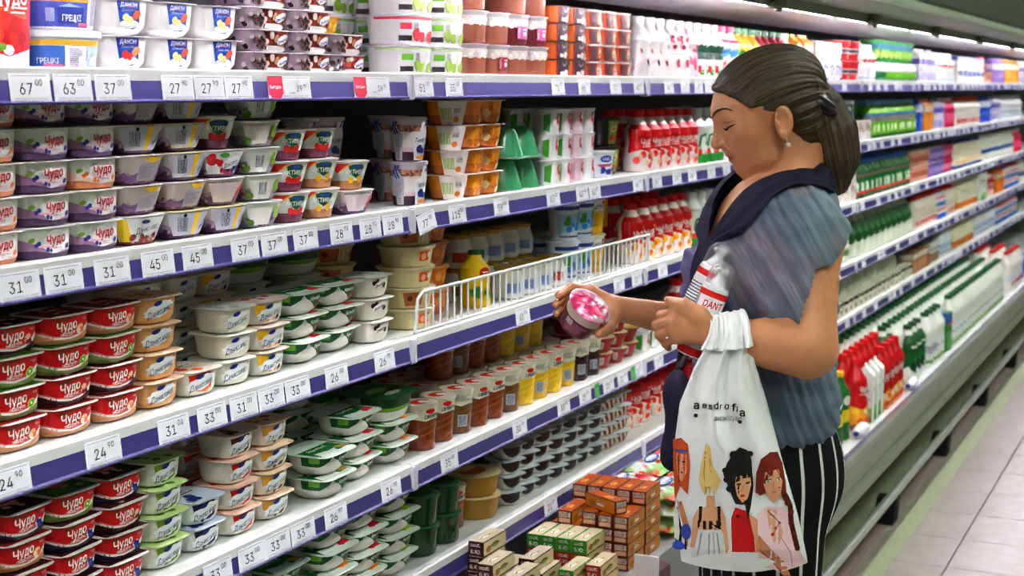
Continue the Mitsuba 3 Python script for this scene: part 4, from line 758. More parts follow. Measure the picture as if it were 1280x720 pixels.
litre('green', 'dark green kefir bottle with white base', '#e6ebe2', '#1c5a34', [(wave([(-.07, .06), (-.04, .075), (-.02, .05), (.01, .07), (.035, .055), (.07, .07)], .21), '#1d6a34'), (poly((-.03, .10), (.02, .12), (.03, .09), (-.02, .08)), '#2f8a46'), (rect(-.03, .155, .03, .165), '#e4eee4'), (ell(-.01, .07, .012, .03, 20), '#174f28'), (ell(.03, .024, .016, .012), '#cfe0c0')], waist=.86)
litre('red', 'tall red drinking yogurt bottle with orange fruit', '#c2161e', '#d41f2a', [(poly((-.08, .004), (.08, .004), (.08, .07), (.03, .09), (-.02, .06), (-.08, .08)), '#f0b23a')] + [(b, c) for b, c in zip(blobs(0, .04, .12, .05, .013, 12, 6), ['#f6d24a', '#e86a2a', '#f2e0c0', '#d8402a'] * 3)] + [text('Чудо', .026, .004, .138, '#fff4f0', True, .1, .1, .062), (rect(-.03, .115, .03, .119), '#f0b8b0')], waist=.84)
litre('duo', 'green and yellow drinking yogurt bottle', '#2f7a3a', '#f0c82a', [(poly((-.08, .06), (.08, .08), (.08, .12), (-.08, .11)), '#e8d23a')] + [(b, '#d84a2a') for b in blobs(0, .03, .1, .03, .01, 6, 4)] + [(ell(0, .15, .02, .018), '#e9efe4')])
litre('juice', 'yellow juice bottle with green cap and red oval', '#e8c828', '#1f6a3a', [(ell(0, .078, .016, .011), '#c8281f'), (rect(-.009, .077, .009, .0795), '#ffffff'), (poly((.02, .09), (.026, .07), (.032, .088)), '#2f7a3a')] + [(b, '#4f9a3c') for b in blobs(0, .026, .07, .03, .007, 8, 3)], h=.128, r=.036, waist=.97)
litre('white_small', 'small white yogurt bottle with red print', '#efeeea', '#f2f2ee', [(rect(-.05, .03, .05, .06), '#dfe4ea'), (ell(0, .09, .014, .008), '#c83a3c'), (rect(-.05, .012, .05, .02), '#9ab8d8')], h=.165, r=.038)
JUG = lambda r, h: cone((0, r * .8, r * .85, 2.5), (.004, r * .98, r, 2.7), (h * .3, r, r * 1.02, 2.6), (h * .5, r * .92, r * .95, 2.4), (h * .72, r * .6, r * .62, 2.1), (h * .84, r * .36, r * .36, 2), (h * .9, r * .34, r * .34, 2))
def jug(key, noun, body, cap, items, r=.058, h=.20): return bottle('jug_' + key, 'milk_jug', noun, JUG(r, h), body, cap, items, h * .885, r * .38, caph=h * .09)
jug('white', 'white milk jug with green-white label', '#e9ebdd', '#eef0e6', [(rect(-.09, .02, .09, .06), '#dfe6cc'), (ell(0, .04, .03, .014), '#7a9a6a'), (blobs(-.03, .03, .01, .01, .008, 1, 1)[0], '#4f7a3c')])
jug('green', 'white milk jug with dark green sleeve', '#e4ead8', '#1f6a38', [(wave([(-.09, .09), (-.03, .06), (.02, .085), (.09, .06)], .15), '#1f6a34'), (ell(0, .11, .022, .016), '#3f8a4c'), (ell(.01, .04, .03, .016), '#f0f2e8')])
jug('cream', 'cream plastic jug with orange base', '#efe9d0', '#e8e2cc', [(rect(-.09, .01, .09, .045), '#d8863a'), (ell(0, .08, .02, .02), '#f4f0e0')])

def gable(key, noun, col, items, w=.062, h=.168, capc=None):
    mb = MB(); b = w / 2; t = h * .82; c = lin(col)
    mb.box((-b, -b, 0), (b, b, t), c, .0015)
    v = np.array([[-b, -b, t], [b, -b, t], [b, b, t], [-b, b, t], [-.003, -b * .96, h * .95], [.003, -b * .96, h * .95], [.003, b * .96, h * .95], [-.003, b * .96, h * .95], [-.003, -b * .96, h], [.003, -b * .96, h], [.003, b * .96, h], [-.003, b * .96, h]])
    m = trimesh.convex.convex_hull(v[:8]); m.unmerge_vertices(); mb.mesh(m, c)
    m = trimesh.convex.convex_hull(v[4:]); m.unmerge_vertices(); mb.mesh(m, c)
    l = MB()
    for at in (face((b, 0, 0), (0, 1, 0), (0, 0, 1)), face((0, -b, 0), (1, 0, 0), (0, 0, 1))): decal(l, at, items)
    parts = {'body': mb.ply('print', False), 'label': l.ply('print', False)}
    if capc:
        k = MB(); sl = np.array([b * .62, 0, t + (h * .95 - t) * .42]); nn = np.array([h * .95 - t, 0, b]); nn = nn / np.linalg.norm(nn)
        k.add(*cyl(sl, sl + nn * .014, .013, n=14), lin(capc)); parts['cap'] = k.ply('plastic')
    form('gable_' + key, 'gable_carton', noun, 'carton', w, w, h, **parts)
gb = .031
gable('orange', 'orange gable-top carton', '#e8902a', [(rect(-gb, .1, gb, .13), '#f4e0c0'), (ell(0, .06, .018, .022), '#f2b23a')])
gable('lilac', 'white and lilac gable-top carton', '#e6e2f0', [(rect(-gb, .09, gb, .12), '#7a74c0'), (rect(-gb, .01, gb, .05), '#b8b4e0'), (ell(0, .07, .012), '#4a5ab0')])
gable('white', 'white gable-top milk carton with blue oval', '#e9ece6', [(ell(0, .125, .016, .009), '#24346e'), (rect(-gb * .8, .09, gb * .8, .094), '#8a9ab8'), (poly((-gb, .0), (gb, .0), (gb, .06), (.0, .045), (-gb, .02)), '#8fc06a'), (poly((-gb, 0), (gb, 0), (gb, .02), (-gb, .008)), '#2f8a4a')], w=.072, h=.225)
gable('purple', 'purple gable-top carton', '#8a6cc0', [(rect(-gb, .09, gb, .13), '#e6def4'), (ell(0, .05, .016), '#f0c8e0')])
gable('blue', 'bright blue gable-top carton', '#2a62c8', [(rect(-gb, .1, gb, .14), '#e0e8f6'), (ell(0, .06, .016), '#8ab4ec')])
gable('peach', 'peach-pink carton', '#e8b49a', [(rect(-gb, .1, gb, .13), '#f4e6dc'), (ell(0, .05, .018), '#c8563c')])
def carton(key, name, noun, w, d, h, col, front=(), side=(), top=(), cat='box', edge=None):
    mb = MB(); mb.box((-d / 2, -w / 2, 0), (d / 2, w / 2, h), lin(col), .0008)
    l = MB(); a, b = w / 2, d / 2
    decal(l, face((b, 0, 0), (0, 1, 0), (0, 0, 1)), list(front)); 
    if side: decal(l, face((0, -a, 0), (1, 0, 0), (0, 0, 1)), list(side))
    if top: decal(l, face((0, 0, h), (0, 1, 0), (-1, 0, 0)), list(top))
    form(key, name, noun, cat, w, d, h, body=mb.ply('print', False), label=l.ply('print', False) if l.v else None)
carton('pouch_heart', 'yogurt_pack', 'white pack with dark green heart panel', .12, .06, .09, '#e6e8e6', [(rect(-.05, .02, .05, .075), '#1f4a42'), (ell(-.008, .055, .010), '#e6efe8'), (ell(.008, .055, .010), '#e6efe8'), (poly((-.017, .051), (.017, .051), (0, .032)), '#e6efe8')], [(rect(-.02, .02, .02, .07), '#c8d0cc')])
carton('pouch_flower', 'yogurt_pack', 'white yogurt pack with red flowers', .11, .06, .085, '#e9e6e0', [(b, c) for b, c in zip(blobs(0, .045, .09, .06, .010, 9, 3), ['#c8485a', '#8a9a6a', '#d8a0a8'] * 3)], [(b, '#c8485a') for b in blobs(0, .045, .04, .05, .008, 5, 3)])
carton('pack_white', 'yogurt_pack', 'white multipack with blue print', .10, .07, .075, '#ece9f2', [(rect(-.04, .02, .04, .05), '#c2c4e0'), (band([(-.03, .055), (0, .06), (.03, .05)], .004), '#4a56a8'), (rect(.02, .006, .045, .016), '#3a4a8a')], [(rect(-.03, .01, .0, .06), '#5a62a8'), (band([(-.02, .02), (.02, .06)], .004), '#4a56a8')])
carton('pack_bluecap', 'yogurt_pack', 'white multipack with blue lid', .16, .07, .15, '#efebe6', [(rect(-.08, .13, .08, .15), '#5a68c0'), (rect(-.07, .04, .07, .07), '#4a62b0'), (rect(-.07, .04, -.03, .07), '#b8a43a')], [(rect(-.035, .13, .035, .15), '#5a68c0')])
carton('juicebox', 'juice_box', 'tan carton with white flap', .13, .07, .10, '#b88a64', [(rect(-.06, .075, .06, .10), '#e6e0d6'), (rect(-.05, .02, .05, .06), '#c89a70')], [(rect(-.035, .075, .035, .10), '#dcd6cc')])
carton('bluepack', 'milk_pack', 'flat blue milk pack', .12, .10, .05, '#2458b4', [(rect(-.05, .01, .05, .04), '#dfe8f4')], [(rect(-.04, .01, .04, .03), '#4a7ac8')], [(ell(0, 0, .035, .02), '#e6ecf6')])
cup('red_tub', 'yogurt_tub', 'large red and white yogurt tub', cone((0, .06, .06, 2), (.003, .063, .063, 2), (.075, .07, .07, 2), (.076, .073, .073, 2), (.082, .073, .073, 2)), '#d02430', [(rect(-.06, .03, .06, .052), '#f0e2e4'), (rect(-.04, .036, .04, .046), '#3a2a3c'), (rect(.02, .008, .05, .024), '#e8e0e4')], ('#e6dfe2', .073, .073, 2), .04)
cup('slim_peach', 'small_yogurt_cup', 'small peach-coloured yogurt cup', cone((0, .03, .03, 2), (.07, .037, .037, 2), (.075, .039, .039, 2)), '#dcae98', [(rect(-.03, .02, .03, .05), '#c8806a')], ('#e6dcd4', .039, .039, 2), .04)
cup('slim_purple', 'small_yogurt_cup', 'small purple yogurt cup', cone((0, .03, .03, 2), (.07, .037, .037, 2), (.075, .039, .039, 2)), '#8f78b8', [(rect(-.03, .02, .03, .05), '#b8a4d4')], ('#d8d0dc', .039, .039, 2), .04)
cup('slim_magenta', 'small_yogurt_cup', 'small magenta yogurt cup', cone((0, .03, .03, 2), (.07, .037, .037, 2), (.075, .039, .039, 2)), '#c83a6c', [(rect(-.03, .02, .03, .05), '#e89ab4')], ('#d8505c', .039, .039, 2), .04)
cup('paper_cup', 'yogurt_cup', 'white and brown paper cup', cone((0, .03, .03, 2), (.002, .032, .032, 2), (.10, .042, .042, 2)), '#e6e6e0', [(rect(-.06, .0, .06, .05), '#b08c74'), (rect(-.02, .06, .02, .08), '#a8c0cc')], ('#eceeea', .045, .045, 2), .05)
cup('green_cup', 'yogurt_cup', 'green and white yogurt cup', cone((0, .036, .036, 2), (.003, .04, .04, 2), (.09, .05, .05, 2), (.095, .052, .052, 2)), '#3f9a4c', [(rect(-.06, .06, .06, .08), '#2f6a8a'), (ell(0, .035, .02, .02), '#9fd05a')], ('#d8ead8', .052, .052, 2), .05)
# packs of small bottles standing on a card tray
def pack(key, noun, c1, c2, capc):
    parts = {}; n = 5
    for i in range(n):
        mb = MB(); y = (i - (n - 1) / 2) * .046
        loft(mb, [(.004, .017, .017, 2, lin(c1)), (.045, .019, .019, 2), (.0452, .019, .019, 2, lin('#e8ece6')), (.06, .018, .018, 2), (.0602, .018, .018, 2, lin(c2)), (.078, .012, .012, 2), (.0782, .012, .012, 2, lin(capc)), (.09, .011, .011, 2)], lin(c1), n=12)
        v, f, c = mb.out(); parts['small_bottle' if i == 0 else f'small_bottle_{i:03d}'] = MB().add(v + [0, y, 0], f, c).ply('plastic')
    t = MB().box((-.022, -.116, 0), (.022, .116, .0035), lin('#2f4a3c')).box((.0195, -.116, .0035), (.021, .116, .016), lin('#3f6a4c'))
    form('pack_' + key, 'bottle_pack', noun, 'bottle pack', .232, .046, .09, tray=t.ply('print', False), **parts)
pack('dark', 'pack of small dark green bottles on tray', '#1f7a4c', '#8a8a86', '#e6eef0'); pack('light', 'pack of small light green bottles on tray', '#6fc02a', '#9aa096', '#eef2ea')
# long dessert boxes of the cabinet well (long axis along the shelf)
BW, BL, BH = .036, .106, .0315
def lbox(key, noun, top, end, side, edge, style):
    mb = MB(); mb.box((-BW / 2, -BL / 2, 0), (BW / 2, BL / 2, BH), lin(edge), .0006)
    l = MB(); a, b, e = BL / 2, BW / 2, .0014
    ends = [(rect(-b + e, e, b - e, BH - e), end)]
    if style == 'code': ends += [(rect(-b + .004, BH * .52, b - .004, BH - .003), '#e6d9cc'), (bars(-b + .005, BH * .56, b - .005, BH - .004, 11), '#3a2420'), (rect(-b + .004, .004, b - .004, BH * .44), '#d8b89a')]
    else: ends += [text('Б.Ю.', .008, 0, .010, '#f4f0ea', True, 0, 0, .024), (rect(-b + .005, .021, b - .007, .0225), '#efe6e0'), (rect(-b + .005, .0245, b - .012, .0258), '#e6dcd6'), (ell(.006, .026, .003, .0018), '#e6dcd6')]
    decal(l, face((0, -a, 0), (1, 0, 0), (0, 0, 1)), ends); decal(l, face((0, a, 0), (-1, 0, 0), (0, 0, 1)), ends)
    sides = [(rect(-a + e, e, a - e, BH - e), side), (ell(.0, BH * .5, .018, .006), '#f0e0c8' if style == 'code' else '#8a9a4a'), (ell(-.03, BH * .4, .012, .007), '#a8742c'), (band([(-.02, BH * .5), (0, BH * .62), (.02, BH * .5)], .0012), '#5a2a1c')]
    decal(l, face((b, 0, 0), (0, 1, 0), (0, 0, 1)), sides); decal(l, face((-b, 0, 0), (0, -1, 0), (0, 0, 1)), sides)
    decal(l, face((0, 0, BH), (0, 1, 0), (-1, 0, 0)), [(rect(-a + e, -b + e, a - e, b - e), top), (ell(-.012, .002, .016, .007), '#f4ecdc' if style != 'code' else '#e8b45a'), (band([(-.03, 0), (-.012, .005), (.01, -.002)], .001), '#5a2a1c'), (rect(.016, -.010, .046, -.004), '#d8c8b0' if style != 'code' else '#b8641c')])
    form('lbox_' + key, 'dessert_box', noun, 'box', BL, BW, BH, carton=mb.ply('print', False), print=l.ply('print', False))
lbox('amber', 'amber-brown dessert box with barcode end', '#b8621c', '#8a3a1c', '#c8862c', '#3a1a14', 'code')
lbox('green', 'green-edged cream dessert box', '#d9cdb0', '#3f8a2c', '#cfc49a', '#4f9a34', 'face')
lbox('red', 'brick-red dessert box with white numerals', '#d8c8ac', '#a8401c', '#d0c096', '#8a3418', 'face')
lbox('brown', 'dark brown and cream dessert box', '#d8ccb4', '#4a1c1c', '#d4c8a4', '#4a1c1c', 'face')
carton('green_pack', 'kefir_pack', 'large green pack with blue top', .10, .085, .19, '#2f8a34', [(rect(-.05, .14, .05, .19), '#3a6ab0'), (rect(-.05, .125, .05, .138), '#c86a4a'), (rect(-.035, .02, .035, .10), '#5fb04a')], [(rect(-.0425, .14, .0425, .19), '#3a6ab0'), (rect(-.0425, .02, .0425, .10), '#3f9a3c')], [(ell(0, 0, .03, .02), '#7aa0d8')])
carton('mini_carton', 'milk_box', 'small white and brown milk box', .062, .045, .07, '#e6e4d6', [(rect(-.03, .045, .03, .06), '#3a3a2c'), (ell(0, .02, .016, .010), '#8a7a4a')], [(rect(-.02, .045, .02, .06), '#4a4a38'), (ell(0, .02, .012, .010), '#5f8a3c')])
carton('yellow_carrier', 'yogurt_carrier', 'yellow card carrier with blue label', .15, .05, .075, '#e8b42a', [(rect(-.03, .02, .035, .055), '#2a3f94'), (rect(-.022, .034, .028, .041), '#e9eef6'), (ell(-.055, .04, .012, .014), '#e9e4d6')], [(ell(0, .04, .012, .014), '#e9e4d6')])
# ---------------------------------------------------------------- the goods on the shelves
XG = -1.432                                            # front of the first row
STK, ROW = {}, {}
def goods(f): return FORMS[f]
def group_of(f): return f'{f.cat}s: {f.noun}'[:60]
def stack(seq, shelf, y, x=XG, z0=None, rear=False, jit=1.0, side='stack', yaw=0.0):
    """seq: forms from the bottom up, at front x and centre y; every piece is a thing of its own."""
    key = (shelf, rear); STK[key] = STK.get(key, 0) + 1; no = STK[key]
    z = DECK[shelf] + .0008 if z0 is None else z0
    y = drift(y)
    ks = []
    for i, q in enumerate(seq):
        f = goods(q)
        dx, dy, a = nrng.normal(0, .0012 * jit), nrng.normal(0, .0004 * jit), nrng.normal(0, 2.2 * jit) + yaw
        w = f'{ordinal(no)} {"rear " if rear else ""}{side} from the left on the {SHELF[shelf]}'
        lab = f'{f.noun}, {ordinal(i + 1)} up, {w}' if len(seq) > 1 else f'{f.noun}, {w}'
        lab = lab.replace(' from the left on the ', ', ') if len(lab.split()) > 16 else lab
        ks.append(put(f, x - f.d / 2 + min(dx, .002), y + dy, z, lab, group_of(f), rot=a))
        z += f.h + .0006
    return ks
def row(f, shelf, ys, x=XG, rear=False, z0=None, jit=1.0, where=None):
    f = goods(f); key = (shelf, f.key, where)
    for y in map(drift, ys):
        ROW[key] = ROW.get(key, 0) + 1
        lab = f'{f.noun}, {ordinal(ROW[key])} {where or "in row"}, {SHELF[shelf]}'
        put(f, x - f.d / 2 + nrng.normal(0, .0015), y, (DECK[shelf] + .0008) if z0 is None else z0, lab, group_of(f), rot=nrng.normal(0, 5) * jit)
def drift(y): return y + float(np.interp(y, [1.4, 2.4, 2.7, 4.6, 6.0], [.018, .022, .036, .036, 0]))
def ar(a, n, p):
    if a > 6 and .08 <= p < .09: n, p = max(1, round(n * p / .095)), .095
    return [a + i * p for i in range(n)]
pick = lambda *o: rng.choice(o)

# first columns at the frame's left edge and beyond it
for y in (1.262, 1.361): stack(['yog_blueberry'] * 5, 2, y); stack(['curd_cherry', 'curd_kiwi', 'curd_cherry', 'curd_peach'], 3, y + .02); stack(['curd_blueberry'] * 4, 4, y + .02)
stack(['wc_banana'] * 2, 1, 1.27); stack(['wc_strawberry', 'wc_banana'], 1, 1.38)
# top shelf
BIG = cone((0, .034, .036, 2.8), (.004, .037, .039, 3), (.172, .043, .046, 3))
cup('kefir', 'yogurt_carton', 'tall red yogurt carton with cherries', BIG, '#ece6e6', [(wave([(-.08, .02), (-.03, .026), (0, .018), (.05, .03)], .172), '#d4202c'), (band([(-.05, .05), (-.01, .08), (.03, .07)], .004), '#e8604a')] + [(ell(-.008, .064, .013), '#dc3a2a'), (ell(.012, .056, .011), '#c4281e'), (ell(-.018, .045, .011), '#e0502e'), (ell(.008, .04, .009), '#d8342a'), (ell(.024, .042, .008), '#b82030'), (ell(.0, .026, .009, .007), '#f4f0ea'), (ell(-.012, .03, .008, .005), '#6a9a3c'), text('Чудо', .021, .006, .094, '#fff6f2', True, .1, .1, .056), (rect(.004, .079, .034, .082), '#f4c8c8'), (rect(.004, .073, .03, .0755), '#f4c8c8')], ('#e9e2e2', .045, .048, 3), .08)
stack(['kefir'], 1, 1.503, side='thing'); stack(['tub_back', 'tub_front'], 1, 1.619)
stack(['wc_strawberry', 'wc_banana'], 1, 1.736); stack(['wc_banana'] * 2, 1, 1.845); stack(['wc_banana'] * 2, 1, 1.957)
stack(['choc_dark'] * 4, 1, 2.076); stack(['choc_dark', 'choc_dark', 'choc_dark', 'choc_dark'], 1, 2.204); stack(['choc_white', 'choc_dark'], 1, 2.331, x=-1.438); stack(['choc_white'] * 2 + ['amber_bowl'], 1, 2.420, x=-1.525)
stack(['berry_goose', 'berry_straw', 'berry_goose'], 1, 2.592); stack(['berry_goose', 'berry_goose', 'berry_goose'], 1, 2.720)
for y in (2.575, 2.705): stack(['berry_goose'] * 3, 1, y, x=-1.60, rear=True)
for i, y in enumerate((2.845, 2.950, 3.055, 3.162)): stack([('mousse_milk', 'mousse_milk_label', 'mousse_milk', 'mousse_milk')[i], ('mousse_milk', 'mousse_milk', 'mousse_dark', 'mousse_dark')[i], ('mousse_milk', 'mousse_dark', 'mousse_milk', 'mousse_milk')[i]][:3 if i != 1 else 2], 1, y)
for i, y in enumerate(ar(3.272, 5, .102)): stack(['sleeve_spoon' if i < 2 else 'sleeve_ring'] * 4, 1, y)
row('drink_cream', 1, ar(3.855, 3, .082)); row('drink_cherry', 1, ar(4.10, 2, .082)); row('drink_rose', 1, ar(4.264, 1, .082)); row('drink_alpine', 1, ar(4.346, 3, .082))
row('drink_blue', 1, ar(4.592, 2, .082)); row('drink_orange', 1, ar(4.756, 3, .082)); row('drink_berry', 1, ar(5.002, 2, .082))
for f, a, n in (('drink_cream', 3.86, 3), ('drink_rose', 4.11, 2), ('drink_alpine', 4.35, 3), ('drink_orange', 4.76, 3)): row(f, 1, ar(a + .03, n, .082), x=-1.53, where='in rear row')
row('drink_berry', 1, [5.18, 5.27]); row('drink_cream', 1, [5.36]); row('gable_orange', 1, ar(5.46, 3, .08)); 
for y in ar(5.76, 4, .105): stack(['pack_white'] * 2, 1, y)
stack(['red_tub'] * 2, 1, 6.28); stack(['red_tub'] * 2, 1, 6.45); row('litre_white_small', 1, [6.60]); row('litre_milk_red', 1, [6.70], z0=None) if False else None
row('litre_white_small', 1, [6.69, 6.78])
for y in ar(6.98, 4, .242): stack(['pack_dark' if y < 7.1 else 'pack_light'], 1, y, x=-1.44)
for i, y in enumerate(ar(6.92, 8, .11)): put('green_cup', XG - .06, y, DECK[1] + .0925, f'green and white yogurt cup, {ordinal(i+1)} on top of the small bottle packs, top shelf', 'green cups on the bottle packs')
row('gable_lilac', 1, ar(7.87, 6, .082)); row('litre_white_small', 1, ar(8.40, 7, .086)); 
for y in ar(9.10, 6, .17): stack(['pack_bluecap'], 1, y)
row('drink_red', 1, [10.12]); row('slim_peach', 1, ar(10.22, 3, .085)); row('gable_purple', 1, ar(10.5, 7, .08)); row('gable_orange', 1, ar(11.1, 9, .08)); row('gable_lilac', 1, ar(11.9, 6, .08))

# second shelf
for j, y in enumerate(ar(1.462, 3, .0985)): stack([('yog_peach' if (j == 0 or (j == 2 and i == 2)) else 'yog_blueberry') for i in range(5)], 2, y)
CL = {0: ['clear_nut', 'clear_grey', 'clear_grey', 'clear_yellow', 'clear_grey'], 1: ['clear_yellow', 'clear_grey', 'clear_yellow', 'clear_yellow', 'clear_yellow'], 2: ['clear_yellow', 'clear_plain', 'clear_berry', 'act_cherry'], 3: ['clear_kiwiclear', 'clear_kiwi', 'clear_kiwi', 'clear_kiwiclear', 'clear_kiwi']}
for j, y in enumerate((1.760, 1.862, 1.964, 2.066)): stack(CL[j], 2, y, jit=1.5)
stack(['act_cherry', 'act_cherry', 'act_cherry'], 2, 2.168, jit=1.6); stack(['act_mango', 'act_mango', 'act_cherry'], 2, 2.266, jit=1.6); stack(['clear_plain', 'act_mango'], 2, 2.370)
for y in (2.02, 2.12, 2.22): stack(['clear_kiwi'] * 3 + ['act_cherry'], 2, y, x=-1.545, rear=True)
for y in (2.40, 2.49): stack(['parf_berry'] * 2, 2, y, x=-1.56, rear=True, yaw=-30)
stack(['parf_berry'] * 2, 2, 2.585, yaw=-18); stack(['parf_nut'] * 2, 2, 2.665, x=-1.52, rear=True, yaw=-20)
stack(['jelly_orange'] * 4, 2, 2.835); stack(['jelly_orange'] * 4, 2, 3.03, x=-1.545, rear=True)
stack(['jelly_green'] * 2, 2, 3.085)
for i, y in enumerate(ar(3.245, 4, .073)): stack([('slim_green', 'slim_green', 'slim_pink', 'slim_white')[i]] * 3, 2, y)
for i, y in enumerate(ar(3.245, 4, .073)): stack(['slim_green'] * 3, 2, y, x=-1.52, rear=True)
stack(['wide_blueberry'], 2, 3.602, side='thing'); stack(['dark_tub'] * 2, 2, 3.722, x=-1.47)
row('drink_red', 2, ar(3.87, 6, .082)); row('drink_leaf', 2, ar(4.363, 3, .082)); row('drink_navy', 2, ar(4.61, 2, .082)); row('drink_red', 2, ar(3.90, 6, .082), x=-1.53, where='in rear row')
row('drink_leaf', 2, ar(4.395, 3, .082), x=-1.53, where='in rear row')
for y in (6.17, 6.30): stack(['pouch_flower', 'pouch_heart'], 2, y)
for y in (6.45, 6.57, 6.70): stack(['pouch_flower'], 2, y, x=-1.44)
row('drink_kids', 2, ar(6.83, 13, .082)); row('drink_kids', 2, ar(6.88, 12, .082), x=-1.53, where='in rear row')
row('gable_blue', 2, [7.93]); row('gable_orange', 2, ar(8.05, 4, .083)); row('gable_lilac', 2, ar(8.40, 4, .083)); row('drink_pinkside', 2, ar(8.75, 4, .083)); row('drink_cream_red', 2, ar(9.10, 11, .083)); row('gable_blue', 2, ar(10.08, 5, .083)); row('gable_lilac', 2, ar(10.55, 5, .083)); row('drink_whiteblue', 2, ar(11.0, 14, .083))

# third shelf
RC = [['curd_peach', 'curd_kiwi', 'curd_kiwi', 'curd_cherry'], ['curd_peach', 'curd_cherry', 'curd_kiwi', 'curd_peach'], ['curd_peach', 'curd_cherry', 'curd_kiwi', 'curd_peach']]
for j, y in enumerate(ar(1.487, 3, .1015)): stack(RC[j], 3, y)
stack(['dess_peach'] * 4, 3, 1.789); stack(['dess_apricot'], 3, 1.887, side='cup'); stack(['dess_white'] * 3, 3, 1.984, jit=1.3); stack(['dess_yellow'] * 3, 3, 2.079, jit=1.3)
stack(['alp_cherry'] * 3, 3, 2.198, jit=1.5); stack(['alp_cherry'] * 3, 3, 2.324, x=-1.44, jit=1.5); stack(['strac', 'strac', 'strac'], 3, 2.436)
stack(['dess_peach', 'dess_peach', 'dess_peach', 'dess_yellow'], 3, 1.80, x=-1.535, rear=True)
for y, f in ((1.900, 'dess_white'), (1.993, 'dess_white'), (2.087, 'dess_yellow')): stack([f] * 4, 3, y, x=-1.545, rear=True)
for y in (2.235, 2.388): stack(['dess_white'] * 3 + ['green_bowl'], 3, y, x=-1.575 if y < 2.3 else -1.56, rear=True)
stack(['cream_tub'] * 4, 3, 2.575, x=-1.60, rear=True); 
stack(['cream_tub_plain', 'cream_tub', 'cream_tub_plain', 'cream_tub_plain', 'cream_tub'], 3, 2.615, x=-1.435)
stack(['amber_tub'] * 4, 3, 2.79, x=-1.50)
JL = ['jar_red', 'jar_green', 'jar_blue', 'jar_blue', 'jar_blue']
for i, y in enumerate(ar(2.985, 5, .083)): stack([JL[(i + 1) % 5], JL[i % 5]], 3, y, x=-1.535, rear=True)
row('litre_juice', 3, [2.93], x=-1.465)
for i, y in enumerate(ar(3.08, 4, .083)): stack([JL[(i + 2) % 5]], 3, y, x=-1.45)
for y in (3.43, 3.525): stack(['tall_blue'] * 2, 3, y, x=-1.46)
for y in (3.475,): stack(['tall_blue'] * 1, 3, y, x=-1.56, rear=True)
stack(['yellow_cup'] * 2, 3, 3.63, x=-1.47); stack(['yellow_cup', 'yellow_carrier'], 3, 3.765, x=-1.545)
for y in (3.655,): stack(['yellow_cup'], 3, y, x=-1.61, rear=True)
row('drink_redpeach', 3, ar(3.845, 6, .082), x=-1.44); row('drink_redpeach', 3, ar(3.95, 5, .082), x=-1.535, where='in rear row'); row('drink_leaf', 3, ar(4.335, 3, .082)); row('drink_navy', 3, ar(4.585, 2, .082))
for y in (6.17, 6.285, 6.40): stack(['pouch_flower'] * 2, 3, y)
row('drink_emerald', 3, ar(6.53, 15, .082)); row('drink_emerald', 3, ar(6.57, 14, .082), x=-1.53, where='in rear row')
for i, y in enumerate(ar(7.82, 15, .085)): stack([('slim_peach', 'slim_purple', 'slim_magenta')[min(i // 5, 2)]] * 2, 3, y)
row('drink_cream_navy', 3, ar(9.12, 13, .083)); row('drink_bandgreen', 3, ar(10.22, 18, .083)); row('drink_pinkside', 3, ar(11.75, 6, .083))

# fourth shelf
RD = [['curd_peach', 'curd_blueberry', 'curd_peach', 'curd_blueberry'], ['curd_blueberry', 'curd_blueberry', 'curd_blueberry', 'curd_kiwi'], ['curd_blueberry', 'curd_blueberry', 'curd_cherry', 'curd_blueberry']]
for j, y in enumerate(ar(1.487, 3, .1015)): stack(RD[j], 4, y)
stack(['dess_green'] * 4, 4, 1.790, jit=1.3); stack(['dess_blue'] * 2, 4, 1.886); stack(['dess_red', 'dess_red', 'dess_red', 'dess_choc'], 4, 1.985, jit=1.3); stack(['dess_chip'] * 4, 4, 2.083, jit=1.3)
stack(['dess_green', 'dess_green', 'dess_green', 'dess_choc'], 4, 1.80, x=-1.535, rear=True)
for y, f in ((1.90, 'dess_red'), (2.00, 'dess_red'), (2.10, 'dess_choc')): stack([f] * 4, 4, y, x=-1.535, rear=True)
stack(['alp_plain', 'alp_plain'], 4, 2.238, x=-1.405, jit=1.5); stack(['alp_cherry'] * 3, 4, 2.366, x=-1.425, jit=1.5); stack(['alp_peach'] * 2 + ['green_bowl'], 4, 2.505, x=-1.428, jit=.6)
for y in (2.215, 2.345): stack(['alp_plain'] * 4, 4, y, x=-1.545, rear=True)
stack(['alp_plain'] * 2 + ['green_bowl'], 4, 2.485, x=-1.58, rear=True)
for i, y in enumerate(ar(2.622, 6, .081)): stack(['pud_caramel' if i % 3 != 2 else 'pud_caramel_back'], 4, y)
for i, y in enumerate(ar(3.108, 4, .081)): stack([('pud_vanilla', 'pud_vanilla_back', 'pud_vanilla', 'pud_vanilla_back')[i]], 4, y)
for y in ar(3.434, 2, .081): stack(['pud_choc'], 4, y)
for i, y in enumerate(ar(2.775, 5, .081)): stack([('pud_caramel_back', 'pud_caramel', 'pud_caramel_back', 'pud_caramel', 'pud_caramel')[i]] * (2 if i else 1), 4, y, x=-1.515, rear=True, yaw=-15)
for i, y in enumerate(ar(3.18, 3, .081)): stack([('pud_vanilla', 'pud_vanilla_back', 'pud_vanilla')[i]] * 2, 4, y, x=-1.515, rear=True, yaw=-15)
for i, y in enumerate(ar(2.70, 4, .081)): stack([('pud_caramel_back')], 4, y, x=-1.60, rear=True)
for y in ar(3.435, 1, .081): stack(['pud_choc'], 4, y, x=-1.515, rear=True)
stack(['terracotta'] * 3, 4, 3.606, jit=2.5); stack(['terracotta'] * 3, 4, 3.702, jit=2.5); stack(['terracotta', 'terracotta_lid'], 4, 3.797, jit=2)
stack(['terracotta_lid'] * 3, 4, 3.72, x=-1.53, rear=True); stack(['terracotta'] * 4, 4, 3.62, x=-1.53, rear=True)
